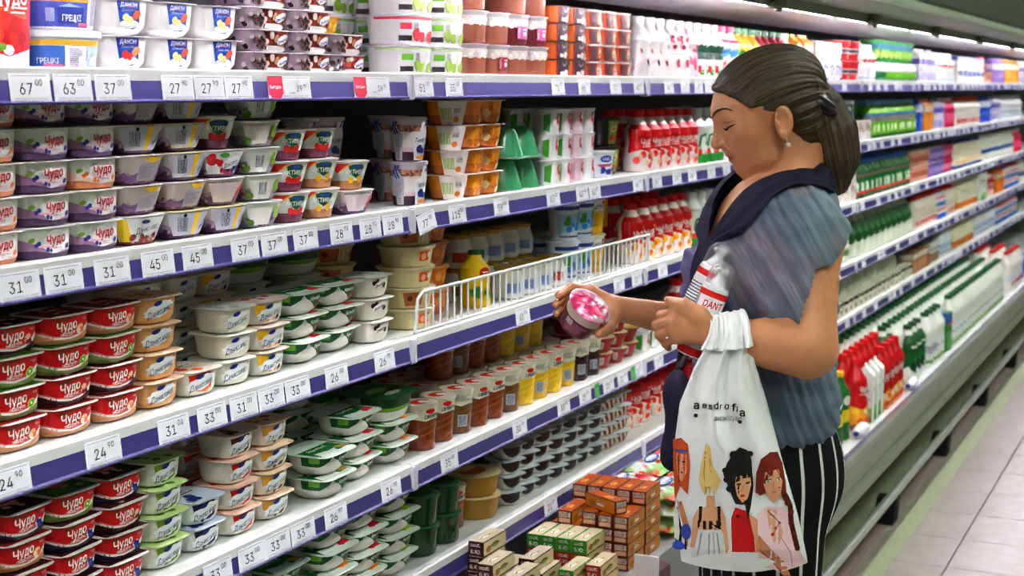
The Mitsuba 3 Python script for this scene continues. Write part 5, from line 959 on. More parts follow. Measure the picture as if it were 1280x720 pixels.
row('slim_green', 4, ar(3.885, 4, .08)); row('slim_white', 4, ar(3.90, 4, .08), x=-1.53, where='in rear row'); row('drink_red', 4, ar(4.2, 5, .082))
row('jug_white', 4, [6.20]); row('jug_white', 4, [6.34]); row('jug_green', 4, ar(6.50, 11, .126)); row('jug_green', 4, ar(6.55, 10, .126), x=-1.57, where='in rear row')
row('drink_cream_red', 4, ar(7.93, 8, .083)); row('drink_blue', 4, ar(8.6, 3, .083)); row('drink_cream_red', 4, ar(8.90, 4, .083), where='in second group'); row('jug_cream', 4, ar(9.3, 6, .126)); row('gable_white', 4, ar(10.05, 4, .085)); row('drink_red', 4, ar(10.45, 5, .083)); row('gable_orange', 4, ar(10.9, 5, .083)); row('drink_blue', 4, ar(11.4, 9, .083))

# bottom shelf
stack(['dess_yellow'] * 3, 5, 1.99); 
stack(['alp_peach', 'alp_plain', 'alp_plain'], 5, 2.118, jit=1.5); stack(['alp_cherry', 'alp_peach', 'alp_cherry', 'alp_peach'], 5, 2.245, x=-1.41, jit=1.6); stack(['alp_peach', 'alp_cherry', 'alp_cherry', 'alp_cherry'], 5, 2.371, x=-1.42, jit=1.6); stack(['alp_lime'] * 3 + ['alp_plain'], 5, 2.493, x=-1.42, jit=1.5)
for y in (2.17, 2.30, 2.43): stack(['alp_plain'] * 4, 5, y, x=-1.558, rear=True)
for y in (2.625, 2.722): stack(['green_tub'] * 2, 5, y)
for y in (2.60, 2.70): stack(['green_tub'] * 2, 5, y, x=-1.535, rear=True)
stack(['pud_caramel'], 5, 2.816, x=-1.47, side='cup'); stack(['olive_tub'] * 2, 5, 2.926, x=-1.44)
TWOS = [ar(3.02, 8, .0825), ar(3.68, 1, .0825)]
for i, y in enumerate(ar(3.038, 7, .084)): stack(['two_black'] * 5, 5, y, x=-1.436 - .002 * (i % 2), jit=1.5, yaw=-20)
for i, y in enumerate(ar(3.627, 2, .084)): stack(['two_stripe'] * 5, 5, y, jit=2, yaw=-20)
for i, y in enumerate(ar(3.045, 7, .084)): stack(['two_black'] * 5, 5, y, x=-1.530, rear=True, jit=1)
for i, y in enumerate(ar(3.64, 2, .085)): stack(['two_stripe'] * 4, 5, y, x=-1.530, rear=True, jit=1)
row('drink_red', 5, ar(3.84, 6, .082), x=-1.47)
row('jug_white', 5, ar(6.2, 13, .126), x=-1.49)
row('mini_carton', 5, ar(6.22, 18, .088), x=-1.425)
row('juicebox', 5, ar(7.9, 4, .136)); row('paper_cup', 5, ar(8.45, 3, .095)); row('drink_whiteblue', 5, ar(8.75, 5, .083)); row('jug_cream', 5, ar(9.2, 6, .126))
row('drink_whiteblue', 5, ar(9.98, 12, .083), where='in far group'); row('drink_blue', 5, ar(11.0, 14, .083)); row('drink_bandgreen', 4, ar(12.2, 5, .083))
# goods that only a view from beside her shows
row('drink_leaf', 2, ar(4.79, 8, .082), where='in row behind her'); row('drink_cream_red', 2, ar(5.47, 7, .083), where='in row behind her')
row('drink_leaf', 3, ar(4.77, 8, .082), where='in row behind her'); row('drink_cream_navy', 3, ar(5.45, 7, .083), where='in row behind her')
row('drink_red', 4, ar(4.63, 8, .082), where='in row behind her'); row('jug_white', 4, ar(5.36, 6, .126), where='in row behind her')
row('drink_red', 5, ar(4.35, 8, .082), where='in row behind her'); row('jug_white', 5, ar(5.1, 8, .126), x=-1.44, where='in row behind her')
# ---------------------------------------------------------------- wire basket fence on the third shelf
WK = 'wire_basket'; tag(WK, 'white wire basket fence along the third shelf edge before the jars', 'basket')
y0, y1, zb, zt, xb = 2.535, 3.845, DECK[3] + .0095, DECK[3] + .086, -1.4125
scene[WK + '__top_rail'] = MB().add(*tube([(xb, y0 + .03, zt), (xb, y1, zt)], .0036, 8), lin('#e4e6e6')).ply('plastic')
scene[WK + '__bottom_rail'] = MB().add(*tube([(xb, y0, zb), (xb, y1, zb)], .0034, 8), lin('#e4e6e6')).ply('plastic')
scene[WK + '__end_wire'] = MB().add(*tube([(xb, y0 + .03, zt), (xb, y0 + .012, zt - .012), (xb, y0 + .002, zb + .01), (xb, y0, zb)], .0036, 8), lin('#e4e6e6')).ply('plastic')
scene[WK + '__end_wire_001'] = MB().add(*tube([(xb, y1, zt), (xb, y1, zb)], .0036, 8), lin('#e4e6e6')).ply('plastic')
pw = MB().add(*cyl((0, 0, zb - DECK[3]), (0, 0, zt - DECK[3]), .0022, n=6), lin('#eceeee')).ply('plastic')
for i, y in enumerate(np.arange(y0 + .045, y1 - .01, .0305)):
    scene[WK + ('__wire' if i == 0 else f'__wire_{i:03d}')] = {**pw, 'to_world': T().translate([xb, y, DECK[3]])}

# ---------------------------------------------------------------- dessert boxes, bags and dividers in the well
RC_Z = .4755
scene['stand_crate__body'] = ply(bbox((-1.405, 2.50, .2855), (-1.168, 4.40, RC_Z - .0008), .004), 'matte_grey')
scene['matte_grey'] = principled((.25, .25, .24), .6)
scene['stand_crate__ledge'] = ply(bbox((-1.1665, 2.93, .349), (-1.087, 3.28, .357), .001), 'matte_grey')
tag('stand_crate', 'grey stand under the dessert boxes in the cabinet well', 'stand')
LV = [RC_Z + k * (BH + .0005) for k in range(8)]
def boxes(f, pts, where):
    for i, (x, y, l, *a) in enumerate(pts):
        put('lbox_' + f, x, y, LV[l] if isinstance(l, int) else l, f'{FORMS["lbox_"+f].noun}, {where}, {ordinal(i+1)} from aisle' if len(pts) > 1 else f'{FORMS["lbox_"+f].noun}, {where}', 'dessert boxes in the well', rot=(a[0] if a else nrng.normal(0, .8)))
xr = -1.19 - BW / 2
lev = ['lowest layer', 'second layer', 'third layer', 'fourth layer', 'top layer', 'sixth layer']
for l in range(5): boxes('amber', [(xr - i * .0375, 3.292, l) for i in range(5)], f'far amber stack, {lev[l]}')
for l in range(3): boxes('amber', [(xr - i * .0375, 3.181, l) for i in range(2)] + ([(xr - i * .0375 - .006, 3.181 - .006 * (i % 2), l) for i in range(2, 5)] if l < 3 else []), f'near amber stack, {lev[l]}')
boxes('amber', [(xr, 3.181, 3), (xr - .0395, 3.179, 3), (xr - .083, 3.186, 3), (xr - .137, 3.172, 3)], 'near amber stack, fourth layer')
boxes('amber', [(-1.262, 3.172, 4, 62.0)], 'lying crosswise on the near amber stack')
for l, f in ((0, 'red'), (1, 'red'), (2, 'green')): boxes(f, [(-1.263 - i * .0375, 3.068, l) for i in range(4)], f'{"green" if f=="green" else "brick-red"} row before amber stack, {lev[l]}')
boxes('red', [(-1.206, 3.01, 0), (-1.246, 2.955, 0)], 'front row by the aisle, lowest layer'); boxes('red', [(-1.206, 3.006, 1)], 'by the aisle, second layer'); boxes('green', [(-1.2465, 2.952, 1)], 'beside the brick-red box, second layer')
for l in (0, 1): boxes('brown', [(-1.30 - i * .039, 2.905, l) for i in range(3)], f'cream rows near the shelf, {lev[l]}')
boxes('brown', [(-1.315, 2.895, 2)], 'alone atop the cream rows')
for l in range(5): boxes('brown', [(-1.375, 2.76 + .004 * l, l)] + ([(-1.335, 2.735, l)] if l < 4 else []) + ([(-1.293, 2.775, l)] if l < 3 else []), f'left cream stack, {lev[l]}')
for l in range(3): boxes('brown', [(-1.372 + .038 * i, 2.626, l) for i in range(3)], f'leftmost cream stack, {lev[l]}')
# tall boxes behind two white dividers, on the inner ledge side
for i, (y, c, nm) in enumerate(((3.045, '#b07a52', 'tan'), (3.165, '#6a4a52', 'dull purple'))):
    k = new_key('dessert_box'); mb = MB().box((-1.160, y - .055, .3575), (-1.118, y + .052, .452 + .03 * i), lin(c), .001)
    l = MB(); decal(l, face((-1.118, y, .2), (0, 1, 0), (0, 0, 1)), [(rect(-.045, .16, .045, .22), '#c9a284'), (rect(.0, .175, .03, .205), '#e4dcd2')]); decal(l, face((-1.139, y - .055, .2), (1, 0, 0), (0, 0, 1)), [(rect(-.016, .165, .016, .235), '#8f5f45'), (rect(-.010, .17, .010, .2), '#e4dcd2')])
    mb.v, mb.f, mb.c = [v for v in mb.v], mb.f, mb.c
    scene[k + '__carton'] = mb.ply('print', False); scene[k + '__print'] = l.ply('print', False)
    tag(k, f'tall {nm} box standing by a white divider at the aisle edge', 'box', 'dessert boxes in the well')
    k = new_key('shelf_divider'); d = MB().box((-1.165, y - .066, .3575), (-1.105, y - .061, .50 + .03 * i), lin('#e9ebea'), .0015)
    scene[k] = d.ply('plastic', False); tag(k, f'white plastic divider before the tall {nm} box', 'divider', 'white dividers')
# flat bags of curd snacks
def bag_form(key, noun, cols, seed):
    n, m = 14, 9; u, v = np.meshgrid(np.linspace(-1, 1, n), np.linspace(-1, 1, m), indexing='ij')
    bulge = .017 * (1 - u ** 4) ** .7 * (1 - v ** 4) ** .7; wob = meshkit.fbm(np.stack([u * 2 + seed, v * 2, u * 0], -1), 3) - .5
    top = np.stack([v * .055, u * .10, .018 + bulge + .006 * wob], -1); bot = np.stack([v * .055, u * .10, .018 - bulge * .9 + .002 * wob], -1)
    q = meshkit.fbm(np.stack([u * 3 + seed * 5, v * 3, u * 0 + 1], -1), 3, seed)[..., None]; q2 = meshkit.noise(np.stack([u * 6 + seed, v * 6, u * 0], -1), seed + 3)[..., None]
    c = [lin(x) for x in cols]; col = np.where(q > .58, c[0], np.where(q2 > .62, c[1], np.where(v[..., None] > .55, c[2], c[3])))
    mb = MB(); i, j = np.meshgrid(np.arange(n - 1), np.arange(m - 1), indexing='ij'); a = (i * m + j).ravel(); F = np.stack([a, a + 1, a + m + 1, a + m], 1)
    mb.add(top.reshape(-1, 3), F[:, ::-1], col.reshape(-1, 3)); mb.add(bot.reshape(-1, 3), F, col.reshape(-1, 3))
    l = MB(); k = face((0, 0, .037), (0, 1, 0), (-1, 0, 0)); decal(l, k, [(ell(0, .012, .045, .016, 6), '#3a6ab8'), (ell(0, .012, .038, .012, 6), '#e9eef6'), text('Danone', .015, 0, .006, '#2f4f9a', True, .2, .1, .06)] + [(b, cc) for b, cc in zip(blobs(.02, -.026, .10, .02, .008, 8, seed), ['#d8343a', '#b8243a', '#e8604a'] * 3)])
    form('bag_' + key, 'snack_bag', noun, 'bag', .20, .11, .036, film=mb.ply('plastic'), print=l.ply('print', False))
bag_form('cherry', 'pale green and red snack bag', ['#a8d08a', '#d83a44', '#7ab84a', '#e9eeea'], 1); bag_form('berry', 'white and red snack bag with berries', ['#e0505a', '#b8d89a', '#e9e6ea', '#eef0f2'], 4)
k0 = 0
for i, y in enumerate((3.50, 3.72, 3.94, 4.16)):
    for j, x in enumerate((-1.229, -1.344)):
        for l in range(3):
            k0 += 1; f = 'bag_cherry' if (i + j + l) % 2 == 0 else 'bag_berry'
            put(f, x, y + .012 * l - .01 * j, RC_Z + .0008 + l * .0375, f'{FORMS[f].noun}, {ordinal(l+1)} up in {ordinal(i+1)} pile, {"aisle" if j == 0 else "shelf"} side', 'snack bags', rot=nrng.normal(0, 1.5))
# ---------------------------------------------------------------- bottles standing in the well
ZW = DECK[6] + .0008
def well(f, pts, what, tilt=None):
    f = goods(f)
    for i, (x, y) in enumerate(pts):
        put(f, x, y, ZW, f'{f.noun}, {ordinal(i+1)} {what}', f'{f.noun}s in the well', rot=nrng.normal(0, 8))
def grid(x0, nx, px, y0, ny, py): return [(x0 - i * px, y0 + j * py + .02 * (i % 2)) for j in range(ny) for i in range(nx)]
for i, (x, ya, n_) in enumerate(((-1.232, 7.73, 18), (-1.3275, 6.80, 27), (-1.423, 6.08, 34), (-1.5185, 6.00, 35))): well('litre_milk', [(x, ya + j * .105) for j in range(n_)], f'along {ordinal(i+1)} file from the aisle')
well('litre_stripe', [(-1.232, 7.075), (-1.232, 7.175)], 'beside the green kefir bottles')
well('litre_green', [(-1.232, 6.77), (-1.3275, 6.58), (-1.232, 6.665), (-1.3275, 6.68), (-1.232, 6.875)], 'among milk bottles in the cabinet well')
well('litre_milk', [(-1.232, 7.28), (-1.232, 7.38)], 'by the aisle beside the striped ones')
put('green_pack', -1.235, 7.56, ZW, 'large green pack with blue top standing alone at the aisle edge', 'cartons in the well', rot=-4)
well('litre_red', [(-1.228, 6.06 + j * .0965) for j in range(4)], 'in first red file from the aisle')
well('litre_red', [(-1.3245, 5.82 + j * .0965) for j in range(7)], 'in second red file from the aisle')
well('litre_red', [(-1.423, 5.78 + j * .0965) for j in range(3)], 'in third red file from the aisle')
well('litre_milk_blue', [(-1.52, 5.70), (-1.52, 5.80), (-1.52, 5.90)], 'behind the red bottles in the well')
for i, y in enumerate((5.795, 5.88, 5.965)): put('gable_white', -1.226, y, ZW, f'white gable-top milk carton with blue oval, {ordinal(i+1)} beside the leaning red bottle', 'milk cartons in the well', rot=8)
well('litre_white_small', [(-1.30, 5.55), (-1.325, 5.64), (-1.325, 5.73), (-1.42, 5.50), (-1.42, 5.60), (-1.42, 5.69)], 'near the white cartons in the well')
well('litre_duo', [(-1.252, 5.24), (-1.252, 5.345), (-1.252, 5.45), (-1.35, 5.28), (-1.35, 5.385)], 'nearest the woman in the well')
well('litre_milk_red', [(-1.455, 5.28), (-1.455, 5.39)], 'behind the green and yellow bottles')
put('litre_red', -1.226, 5.66, ZW + .010, 'tall red drinking yogurt bottle leaning alone before the white carton', 'red bottles in the well', tilt=([.85, .5, 0], -9))
f = goods('litre_milk_blue')
for key, y, lab in ((new_key('dropped_bottle'), 5.57, 'small bottle with blue cap lying on its side by the green and yellow bottles'), (new_key('dropped_bottle'), 6.56, 'small blue-capped bottle lying flat before the green kefir bottles')):
    scene[key] = {'type': 'instance', 'to_world': T().translate([-1.1795, y, ZW + .024]).rotate([1, 0, 0], 90).scale([.5, .5, .5]), 'shape': {'type': 'ref', 'id': f.key}}; tag(key, lab, 'bottle')
for i in range(5): well('litre_milk_red', [(-1.234 - i * .0955, 9.95 + j * .0955 + .03 * (i % 2)) for j in range(6)], f'in {ordinal(i+1)} far file from the aisle')
for i in range(3): 
    for j in range(5): put('bluepack', -1.26 - i * .125, 10.75 + j * .14, ZW, f'flat blue milk pack, {ordinal(j+1)} in {ordinal(i+1)} far file of the well', 'blue packs in the well'); put('bluepack', -1.26 - i * .125, 10.76 + j * .14, ZW + .052, f'flat blue milk pack, upper layer, {ordinal(j+1)} in {ordinal(i+1)} far file', 'blue packs in the well', rot=7)
# ---------------------------------------------------------------- the woman: one distance field for the body, others for clothes and hair
# working frame: a = to her back (right), c = towards the aisle side she turns to us, z = up; metres, around the spot where she stands
AX_A = np.array([math.cos(YAW), math.sin(YAW), 0]); AX_C = np.array([math.sin(YAW), -math.cos(YAW), 0]); SPOT = -AX_C * 2.72
def W(p):
    p = np.atleast_2d(np.asarray(p, float)); return SPOT + p[:, :1] * AX_A + p[:, 1:2] * AX_C + p[:, 2:] * [0, 0, 1]
def W1(p): return W(p)[0]
def wmesh(v, f): return W(v), np.asarray(f)[:, ::-1]        # the frame is left-handed

def rc(p, a, b, ra, rb):
    a, b = np.asarray(a, float), np.asarray(b, float); ab = b - a
    h = np.clip(((p - a) @ ab) / (ab @ ab), 0, 1)
    return np.linalg.norm(p - a - h[..., None] * ab, axis=-1) - (ra + (rb - ra) * h)
def chain(p, pts, rs): 
    d = rc(p, pts[0], pts[1], rs[0], rs[1])
    for i in range(1, len(pts) - 1): d = np.minimum(d, rc(p, pts[i], pts[i + 1], rs[i], rs[i + 1]))
    return d
def eld(p, c, r, B=None):
    q = p - np.asarray(c, float)
    if B is not None: q = q @ np.asarray(B).T
    r = np.asarray(r, float); k0 = np.linalg.norm(q / r, axis=-1); k1 = np.linalg.norm(q / r ** 2, axis=-1)
    return k0 * (k0 - 1) / np.maximum(k1, 1e-9)
def smin(a, b, k):
    h = np.maximum(k - np.abs(a - b), 0) / k
    return np.minimum(a, b) - h * h * k * .25
def smax(a, b, k): return -smin(-a, -b, k)

def nets(fn, lo, hi, s, band=None, blk=4):
    """Surface nets over fn's zero level; the fine grid is filled only near the surface."""
    lo, hi = np.asarray(lo, float), np.asarray(hi, float); S = s * blk
    nb = np.ceil((hi - lo) / S).astype(int); band = band or S * 1.6
    gc = [lo[k] + S * (np.arange(nb[k]) + .5) for k in range(3)]
    C = np.stack(np.meshgrid(*gc, indexing='ij'), -1); D = fn(C.reshape(-1, 3)).reshape(nb)
    F = np.repeat(np.repeat(np.repeat(D, blk, 0), blk, 1), blk, 2).astype(np.float32)
    F = np.where(np.abs(F) < 1e-6, 1e-6, F)
    act = np.argwhere(np.abs(D) < band)
    o = np.stack(np.meshgrid(*[np.arange(blk)] * 3, indexing='ij'), -1).reshape(-1, 3)
    for q in range(0, len(act), 4000):
        idx = (act[q:q + 4000, None] * blk + o).reshape(-1, 3)
        F[idx[:, 0], idx[:, 1], idx[:, 2]] = fn(lo + s * (idx + .5))
    I = F < 0; n = np.array(F.shape)
    cnt = np.zeros(n - 1, np.int8)
    for i in (0, 1):
        for j in (0, 1):
            for k in (0, 1): cnt += I[i:n[0] - 1 + i, j:n[1] - 1 + j, k:n[2] - 1 + k]
    cells = np.argwhere((cnt > 0) & (cnt < 8)); num = -np.ones(n - 1, np.int32); num[tuple(cells.T)] = np.arange(len(cells))
    acc = np.zeros((len(cells), 3)); w = np.zeros(len(cells))
    corners = [(i, j, k) for i in (0, 1) for j in (0, 1) for k in (0, 1)]
    for A in corners:
        for ax in range(3):
            if A[ax]: continue
            B = list(A); B[ax] = 1
            fa, fb = F[tuple((cells + A).T)], F[tuple((cells + B).T)]
            m = (fa < 0) != (fb < 0); t = np.where(m, fa / np.where(m, fa - fb, 1), 0)
            pt = np.repeat(np.array([A], float), len(cells), 0); pt[:, ax] += t
            acc += pt * m[:, None]; w += m
    V = lo + s * (cells + acc / w[:, None] + .5); Q = []
    for ax in range(3):
        e = [slice(0, None)] * 3; sl0, sl1 = [slice(1, -1)] * 3, [slice(1, -1)] * 3
        sl0[ax] = slice(0, n[ax] - 1); sl1[ax] = slice(1, n[ax])
        a, b = I[tuple(sl0)], I[tuple(sl1)]; p = np.argwhere(a != b); sgn = a[tuple(p.T)]
        base = p.copy(); u, v = (ax + 1) % 3, (ax + 2) % 3; base[:, u] += 1; base[:, v] += 1
        def at(du, dv):
            q = base.copy(); q[:, u] -= du; q[:, v] -= dv; return num[tuple(q.T)]
        quad = np.stack([at(1, 1), at(0, 1), at(0, 0), at(1, 0)], 1)
        Q.append(np.where(sgn[:, None], quad, quad[:, ::-1]))
    Q = np.vstack(Q); Q = Q[(Q >= 0).all(1)]
    return V, np.vstack([Q[:, [0, 1, 2]], Q[:, [0, 2, 3]]])
def relax(v, f, n=2, l=.5):
    e = np.vstack([f[:, [0, 1]], f[:, [1, 2]], f[:, [2, 0]]]); e = np.vstack([e, e[:, ::-1]])
    deg = np.bincount(e[:, 0], minlength=len(v))[:, None].clip(1)
    for k in range(n):
        for m in (l, -l * 1.04):
            s = np.stack([np.bincount(e[:, 0], v[e[:, 1], q], len(v)) for q in range(3)], 1)
            v = v + m * (s / deg - v)
    return v
def trim(v, f, keep):
    k = keep(v); ff = f[k[f].all(1)]; u, inv = np.unique(ff, return_inverse=True); return v[u], inv.reshape(-1, 3)

# --- head frame: f forward (to the shelf, chin down), u up, s to her left (towards us)
PHI = math.radians(22); H0 = np.array([.453, 0, 1.539])
HF = np.array([-math.cos(PHI), 0, -math.sin(PHI)]); HU = np.array([-math.sin(PHI), 0, math.cos(PHI)]); HS = np.array([0, 1, 0])
def hp(f, u, s=0): return H0 + f * HF + u * HU + s * HS
def headc(p): q = p - H0; return np.stack([q @ HF, q @ HU, q @ HS], -1)
F2 = np.array([-.978, .208, 0]); S2 = np.array([.208, .978, 0]); TB = np.array([F2, S2, [0, 0, 1]])

def head_d(p):
    q = headc(p); m = q.copy(); m[..., 2] = np.abs(m[..., 2])          # both halves of the face alike
    d = eld(q, (-.012, .028, 0), (.094, .069, .072))
    d = smin(d, eld(q, (.034, -.018, 0), (.056, .078, .057)), .03)
    d = smin(d, eld(q, (.028, -.062, 0), (.050, .036, .047)), .03)
    d = smin(d, np.linalg.norm(q - [.067, -.086, 0], axis=-1) - .0185, .022)
    d = smin(d, rc(m, (.076, .024, .012), (.066, .022, .036), .011, .009), .018)
    d = smin(d, np.linalg.norm(m - [.052, -.020, .038], axis=-1) - .021, .03)
    d = smin(d, rc(q, (.030, -.080, 0), (-.010, -.092, 0), .024, .030), .02)
    d = smax(d, -(np.linalg.norm(m - [.094, .001, .032], axis=-1) - .0145), .014)
    d = smin(d, np.linalg.norm(m - [.0665, .001, .031], axis=-1) - .0135, .004)      # lidded eyeball
    d = smin(d, rc(q, (.083, .012, 0), (.1005, -.0235, 0), .0062, .0095), .010)
    d = smin(d, np.linalg.norm(q - [.1015, -.0265, 0], axis=-1) - .0098, .006)
    d = smin(d, eld(m, (.089, -.0305, .0115), (.010, .0075, .0065)), .006)
    d = smax(d, -(eld(m, (.0945, -.0375, .006), (.006, .004, .003))), .004)
    d = smin(d, eld(q, (.080, -.0445, 0), (.012, .010, .022)), .012)
    d = smin(d, eld(q, (.0845, -.0520, 0), (.0085, .0048, .0205)), .005)
    d = smin(d, eld(q, (.0820, -.0615, 0), (.0090, .0056, .018)), .006)
    d = smax(d, -rc(m, (.0945, -.0568, 0), (.078, -.0575, .025), .0022, .001), .003)
    d = smax(d, -rc(m, (.087, -.032, .018), (.0785, -.050, .027), .0022, .0004), .006)
    d = smin(d, np.linalg.norm(m - [.030, -.078, .034], axis=-1) - .018, .02)
    e = eld(m, (-.014, -.026, .072), (.0170, .029, .0085), [[.96, .26, 0.1], [-.26, .96, 0], [-.1, 0, 1]])
    e = smax(e, -eld(m, (-.010, -.024, .0795), (.0105, .020, .0085), [[.96, .26, 0.1], [-.26, .96, 0], [-.1, 0, 1]]), .005)
    e = smin(e, eld(m, (-.003, -.030, .074), (.004, .007, .005)), .004)
    e = smin(e, np.linalg.norm(m - [-.006, -.053, .0715], axis=-1) - .0075, .008)
    return smin(d, e, .006)

NK = [hp(-.035, -.055), np.array([.500, -.004, 1.375])]
SHL, ELL, WRL = np.array([.508, .152, 1.320]), np.array([.494, .226, 1.146]), np.array([.336, .216, 1.167])
SHR, ELR, WRR = np.array([.455, -.165, 1.315]), np.array([.424, -.250, 1.098]), np.array([.196, -.092, 1.165])
def torso_d(p, g=0.0):
    d = eld(p, (.468, -.002, 1.245), (.102 + g, .148 + g, .165 + g), TB)
    for s in (-1, 1): d = smin(d, eld(p, np.array([.462, 0, 1.225]) + F2 * .070 + S2 * (.068 * s), (.054 + g, .064 + g, .066 + g), TB), .05)
    d = smin(d, eld(p, (.464, 0, 1.075), (.106 + g, .142 + g, .15 + g), TB), .06)
    d = smin(d, rc(p, (.497, -.004, 1.374), SHL, .054 + g, .053 + g), .04); d = smin(d, rc(p, (.492, -.006, 1.376), SHR, .058 + g, .054 + g), .04)
    d = smin(d, eld(p, (.478, -.002, 1.335), (.085 + g, .12 + g, .07 + g), TB), .05)
    return d
def arms_d(p):
    d = smin(rc(p, SHL, ELL, .056, .049), rc(p, ELL, WRL + (ELL - WRL) * .08, .044, .0262), .03)
    m = ELL * .70 + WRL * .30; d = smin(d, eld(p, m + [0, .002, -.002], (.060, .040, .041)), .02)
    d = smin(d, np.linalg.norm(p - (ELL + [.012, .008, -.012]), axis=-1) - .030, .02)
    e = smin(rc(p, SHR, ELR, .052, .044), rc(p, ELR, WRR + (ELR - WRR) * .08, .042, .0245), .025)
    m = ELR * .68 + WRR * .32; e = smin(e, np.linalg.norm(p - m, axis=-1) - .041, .03)
    return np.minimum(d, e)
def finger(p, pts, r): return smin(rc(p, pts[0], pts[1], r, r * .93), rc(p, pts[1], pts[2], r * .93, r * .78), .004)
def mid(a, b, t, o=(0, 0, 0)): return np.asarray(a) * (1 - t) + np.asarray(b) * t + np.asarray(o)
LH = {'i': [(.278, .211, 1.2015), (.2545, .187, 1.194), (.2600, .146, 1.178)], 'm': [(.2724, .215, 1.1880), (.2462, .190, 1.1775), (.2555, .142, 1.160)], 'r': [(.2726, .215, 1.1728), (.2506, .189, 1.1605), (.2605, .144, 1.144)], 'p': [(.2802, .209, 1.1585), (.2620, .188, 1.1445), (.2715, .150, 1.130)]}
LT = [(.3150, .222, 1.197), (.2900, .220, 1.2160), (.2660, .200, 1.2195)]
RH = {'i': [(.150, -.088, 1.199), (.112, -.083, 1.206), (.086, -.046, 1.195)], 'm': [(.143, -.093, 1.184), (.104, -.086, 1.190), (.081, -.048, 1.178)], 'r': [(.143, -.093, 1.169), (.105, -.085, 1.173), (.083, -.047, 1.161)], 'p': [(.150, -.088, 1.155), (.116, -.080, 1.155), (.095, -.048, 1.145)]}
RT = [(.186, -.068, 1.150), (.180, -.036, 1.136), (.160, -.006, 1.130)]
def tips(H, t=.55): return {k: [np.array(v[0]), np.array(v[1]), np.array(v[2])] for k, v in H.items()}
def hand_d(p, Wr, Hd, Th, pc, r=.0085):
    Hd = tips(Hd); fs = None
    for i, k in enumerate('imrp'):
        d = finger(p, Hd[k], r * (1, 1.03, 1, .88)[i]); fs = d if fs is None else np.minimum(fs, d)
    pal = None
    for k in 'imrp':
        d = rc(p, np.asarray(Wr) * .85 + Hd[k][0] * .15, Hd[k][0], .0165, .0112); pal = d if pal is None else smin(pal, d, .012)
    Th = [np.asarray(t, float) for t in Th]
    th = smin(rc(p, Th[0], Th[1], .0145, .0108), rc(p, Th[1], Th[2], .0108, .0086), .006)
    pal = smin(pal, rc(p, np.asarray(Wr), Th[0], .018, .0155), .014); pal = smin(pal, rc(p, Th[0], mid(Th[1], Hd['i'][0], .45), .013, .009), .012)
    return smin(smin(fs, pal, .007), th, .008)
def skin_d(p):
    d = smin(torso_d(p), smin(rc(p, NK[0], NK[1], .0395, .056), rc(p, hp(-.07, -.045), (.525, -.004, 1.385), .033, .048), .03), .03)
    d = smin(d, arms_d(p), .03)
    d = smin(d, head_d(p), .012)
    h = np.minimum(hand_d(p, WRL, LH, LT, None), hand_d(p, WRR, RH, RT, None))
    d = smin(d, h, .012)
    return np.maximum(d, 1.02 - p[..., 2])
PK = 'person'
tag(PK, 'middle-aged woman in striped trousers studying a dessert cup, bottles under her arm', 'person')
v, f = nets(skin_d, (.045, -.33, 1.0), (.66, .28, 1.66), .0024)
v = relax(v, f, 1)
q = headc(v); ls = np.exp(-(((q[:, 0] - .087) / .010) ** 2 + ((q[:, 1] + .0565) / .0095) ** 2 + (q[:, 2] / .021) ** 2) ** 2)
base = lin('#cf9d78'); fx = meshkit.fbm(v * 55, 3)[:, None]; big = meshkit.fbm(v * 14 + 3, 2)[:, None]
col = base * (.90 + .2 * fx) * np.array([1, .97, .95]) ** (2 * big)
red = np.exp(-(np.linalg.norm(np.stack([q[:, 0] - .055, q[:, 1] + .028, np.abs(q[:, 2]) - .045], 1), axis=1) / .022) ** 2)[:, None]
hands = np.exp(-(np.minimum(np.linalg.norm(v - [.27, .11, 1.16], axis=1), np.linalg.norm(v - [.11, -.07, 1.18], axis=1)) / .05) ** 2)[:, None]
col = col * (1 - .35 * hands * np.array([0, .35, .30])) * (1 - red * np.array([0, .18, .15]))
col = col * (1 - ls[:, None]) + ls[:, None] * lin('#a8453f')
scene['skin'] = principled(VC, .46, spec=.4, sheen=.15)
scene[PK + '__body'] = ply(wmesh(v, f), 'skin', smooth=True, color=col)
def nail(pt, prev, out, r=.0052):
    pt, prev, out = np.asarray(pt, float), np.asarray(prev, float), np.asarray(out, float)
    t = pt - prev; t /= np.linalg.norm(t); n = out - t * (out @ t); n /= np.linalg.norm(n); b = np.cross(t, n)
    s = trimesh.creation.icosphere(2); vv = s.vertices * [r * 1.35, r, .0012]
    return pt + n * .0062 + t * .001 + vv[:, :1] * t + vv[:, 1:2] * b + vv[:, 2:] * n, s.faces
for i, (H, o) in enumerate([(RH[k], (-.6, .5, .2)) for k in 'imrp'] + [(LT, (-.2, .7, .6))]):
    vv, ff = nail(H[2], H[1], o); scene[PK + ('__fingernail' if i == 0 else f'__fingernail_{i:03d}')] = MB().add(*wmesh(vv, ff), lin('#d39a8c')).ply('gloss')
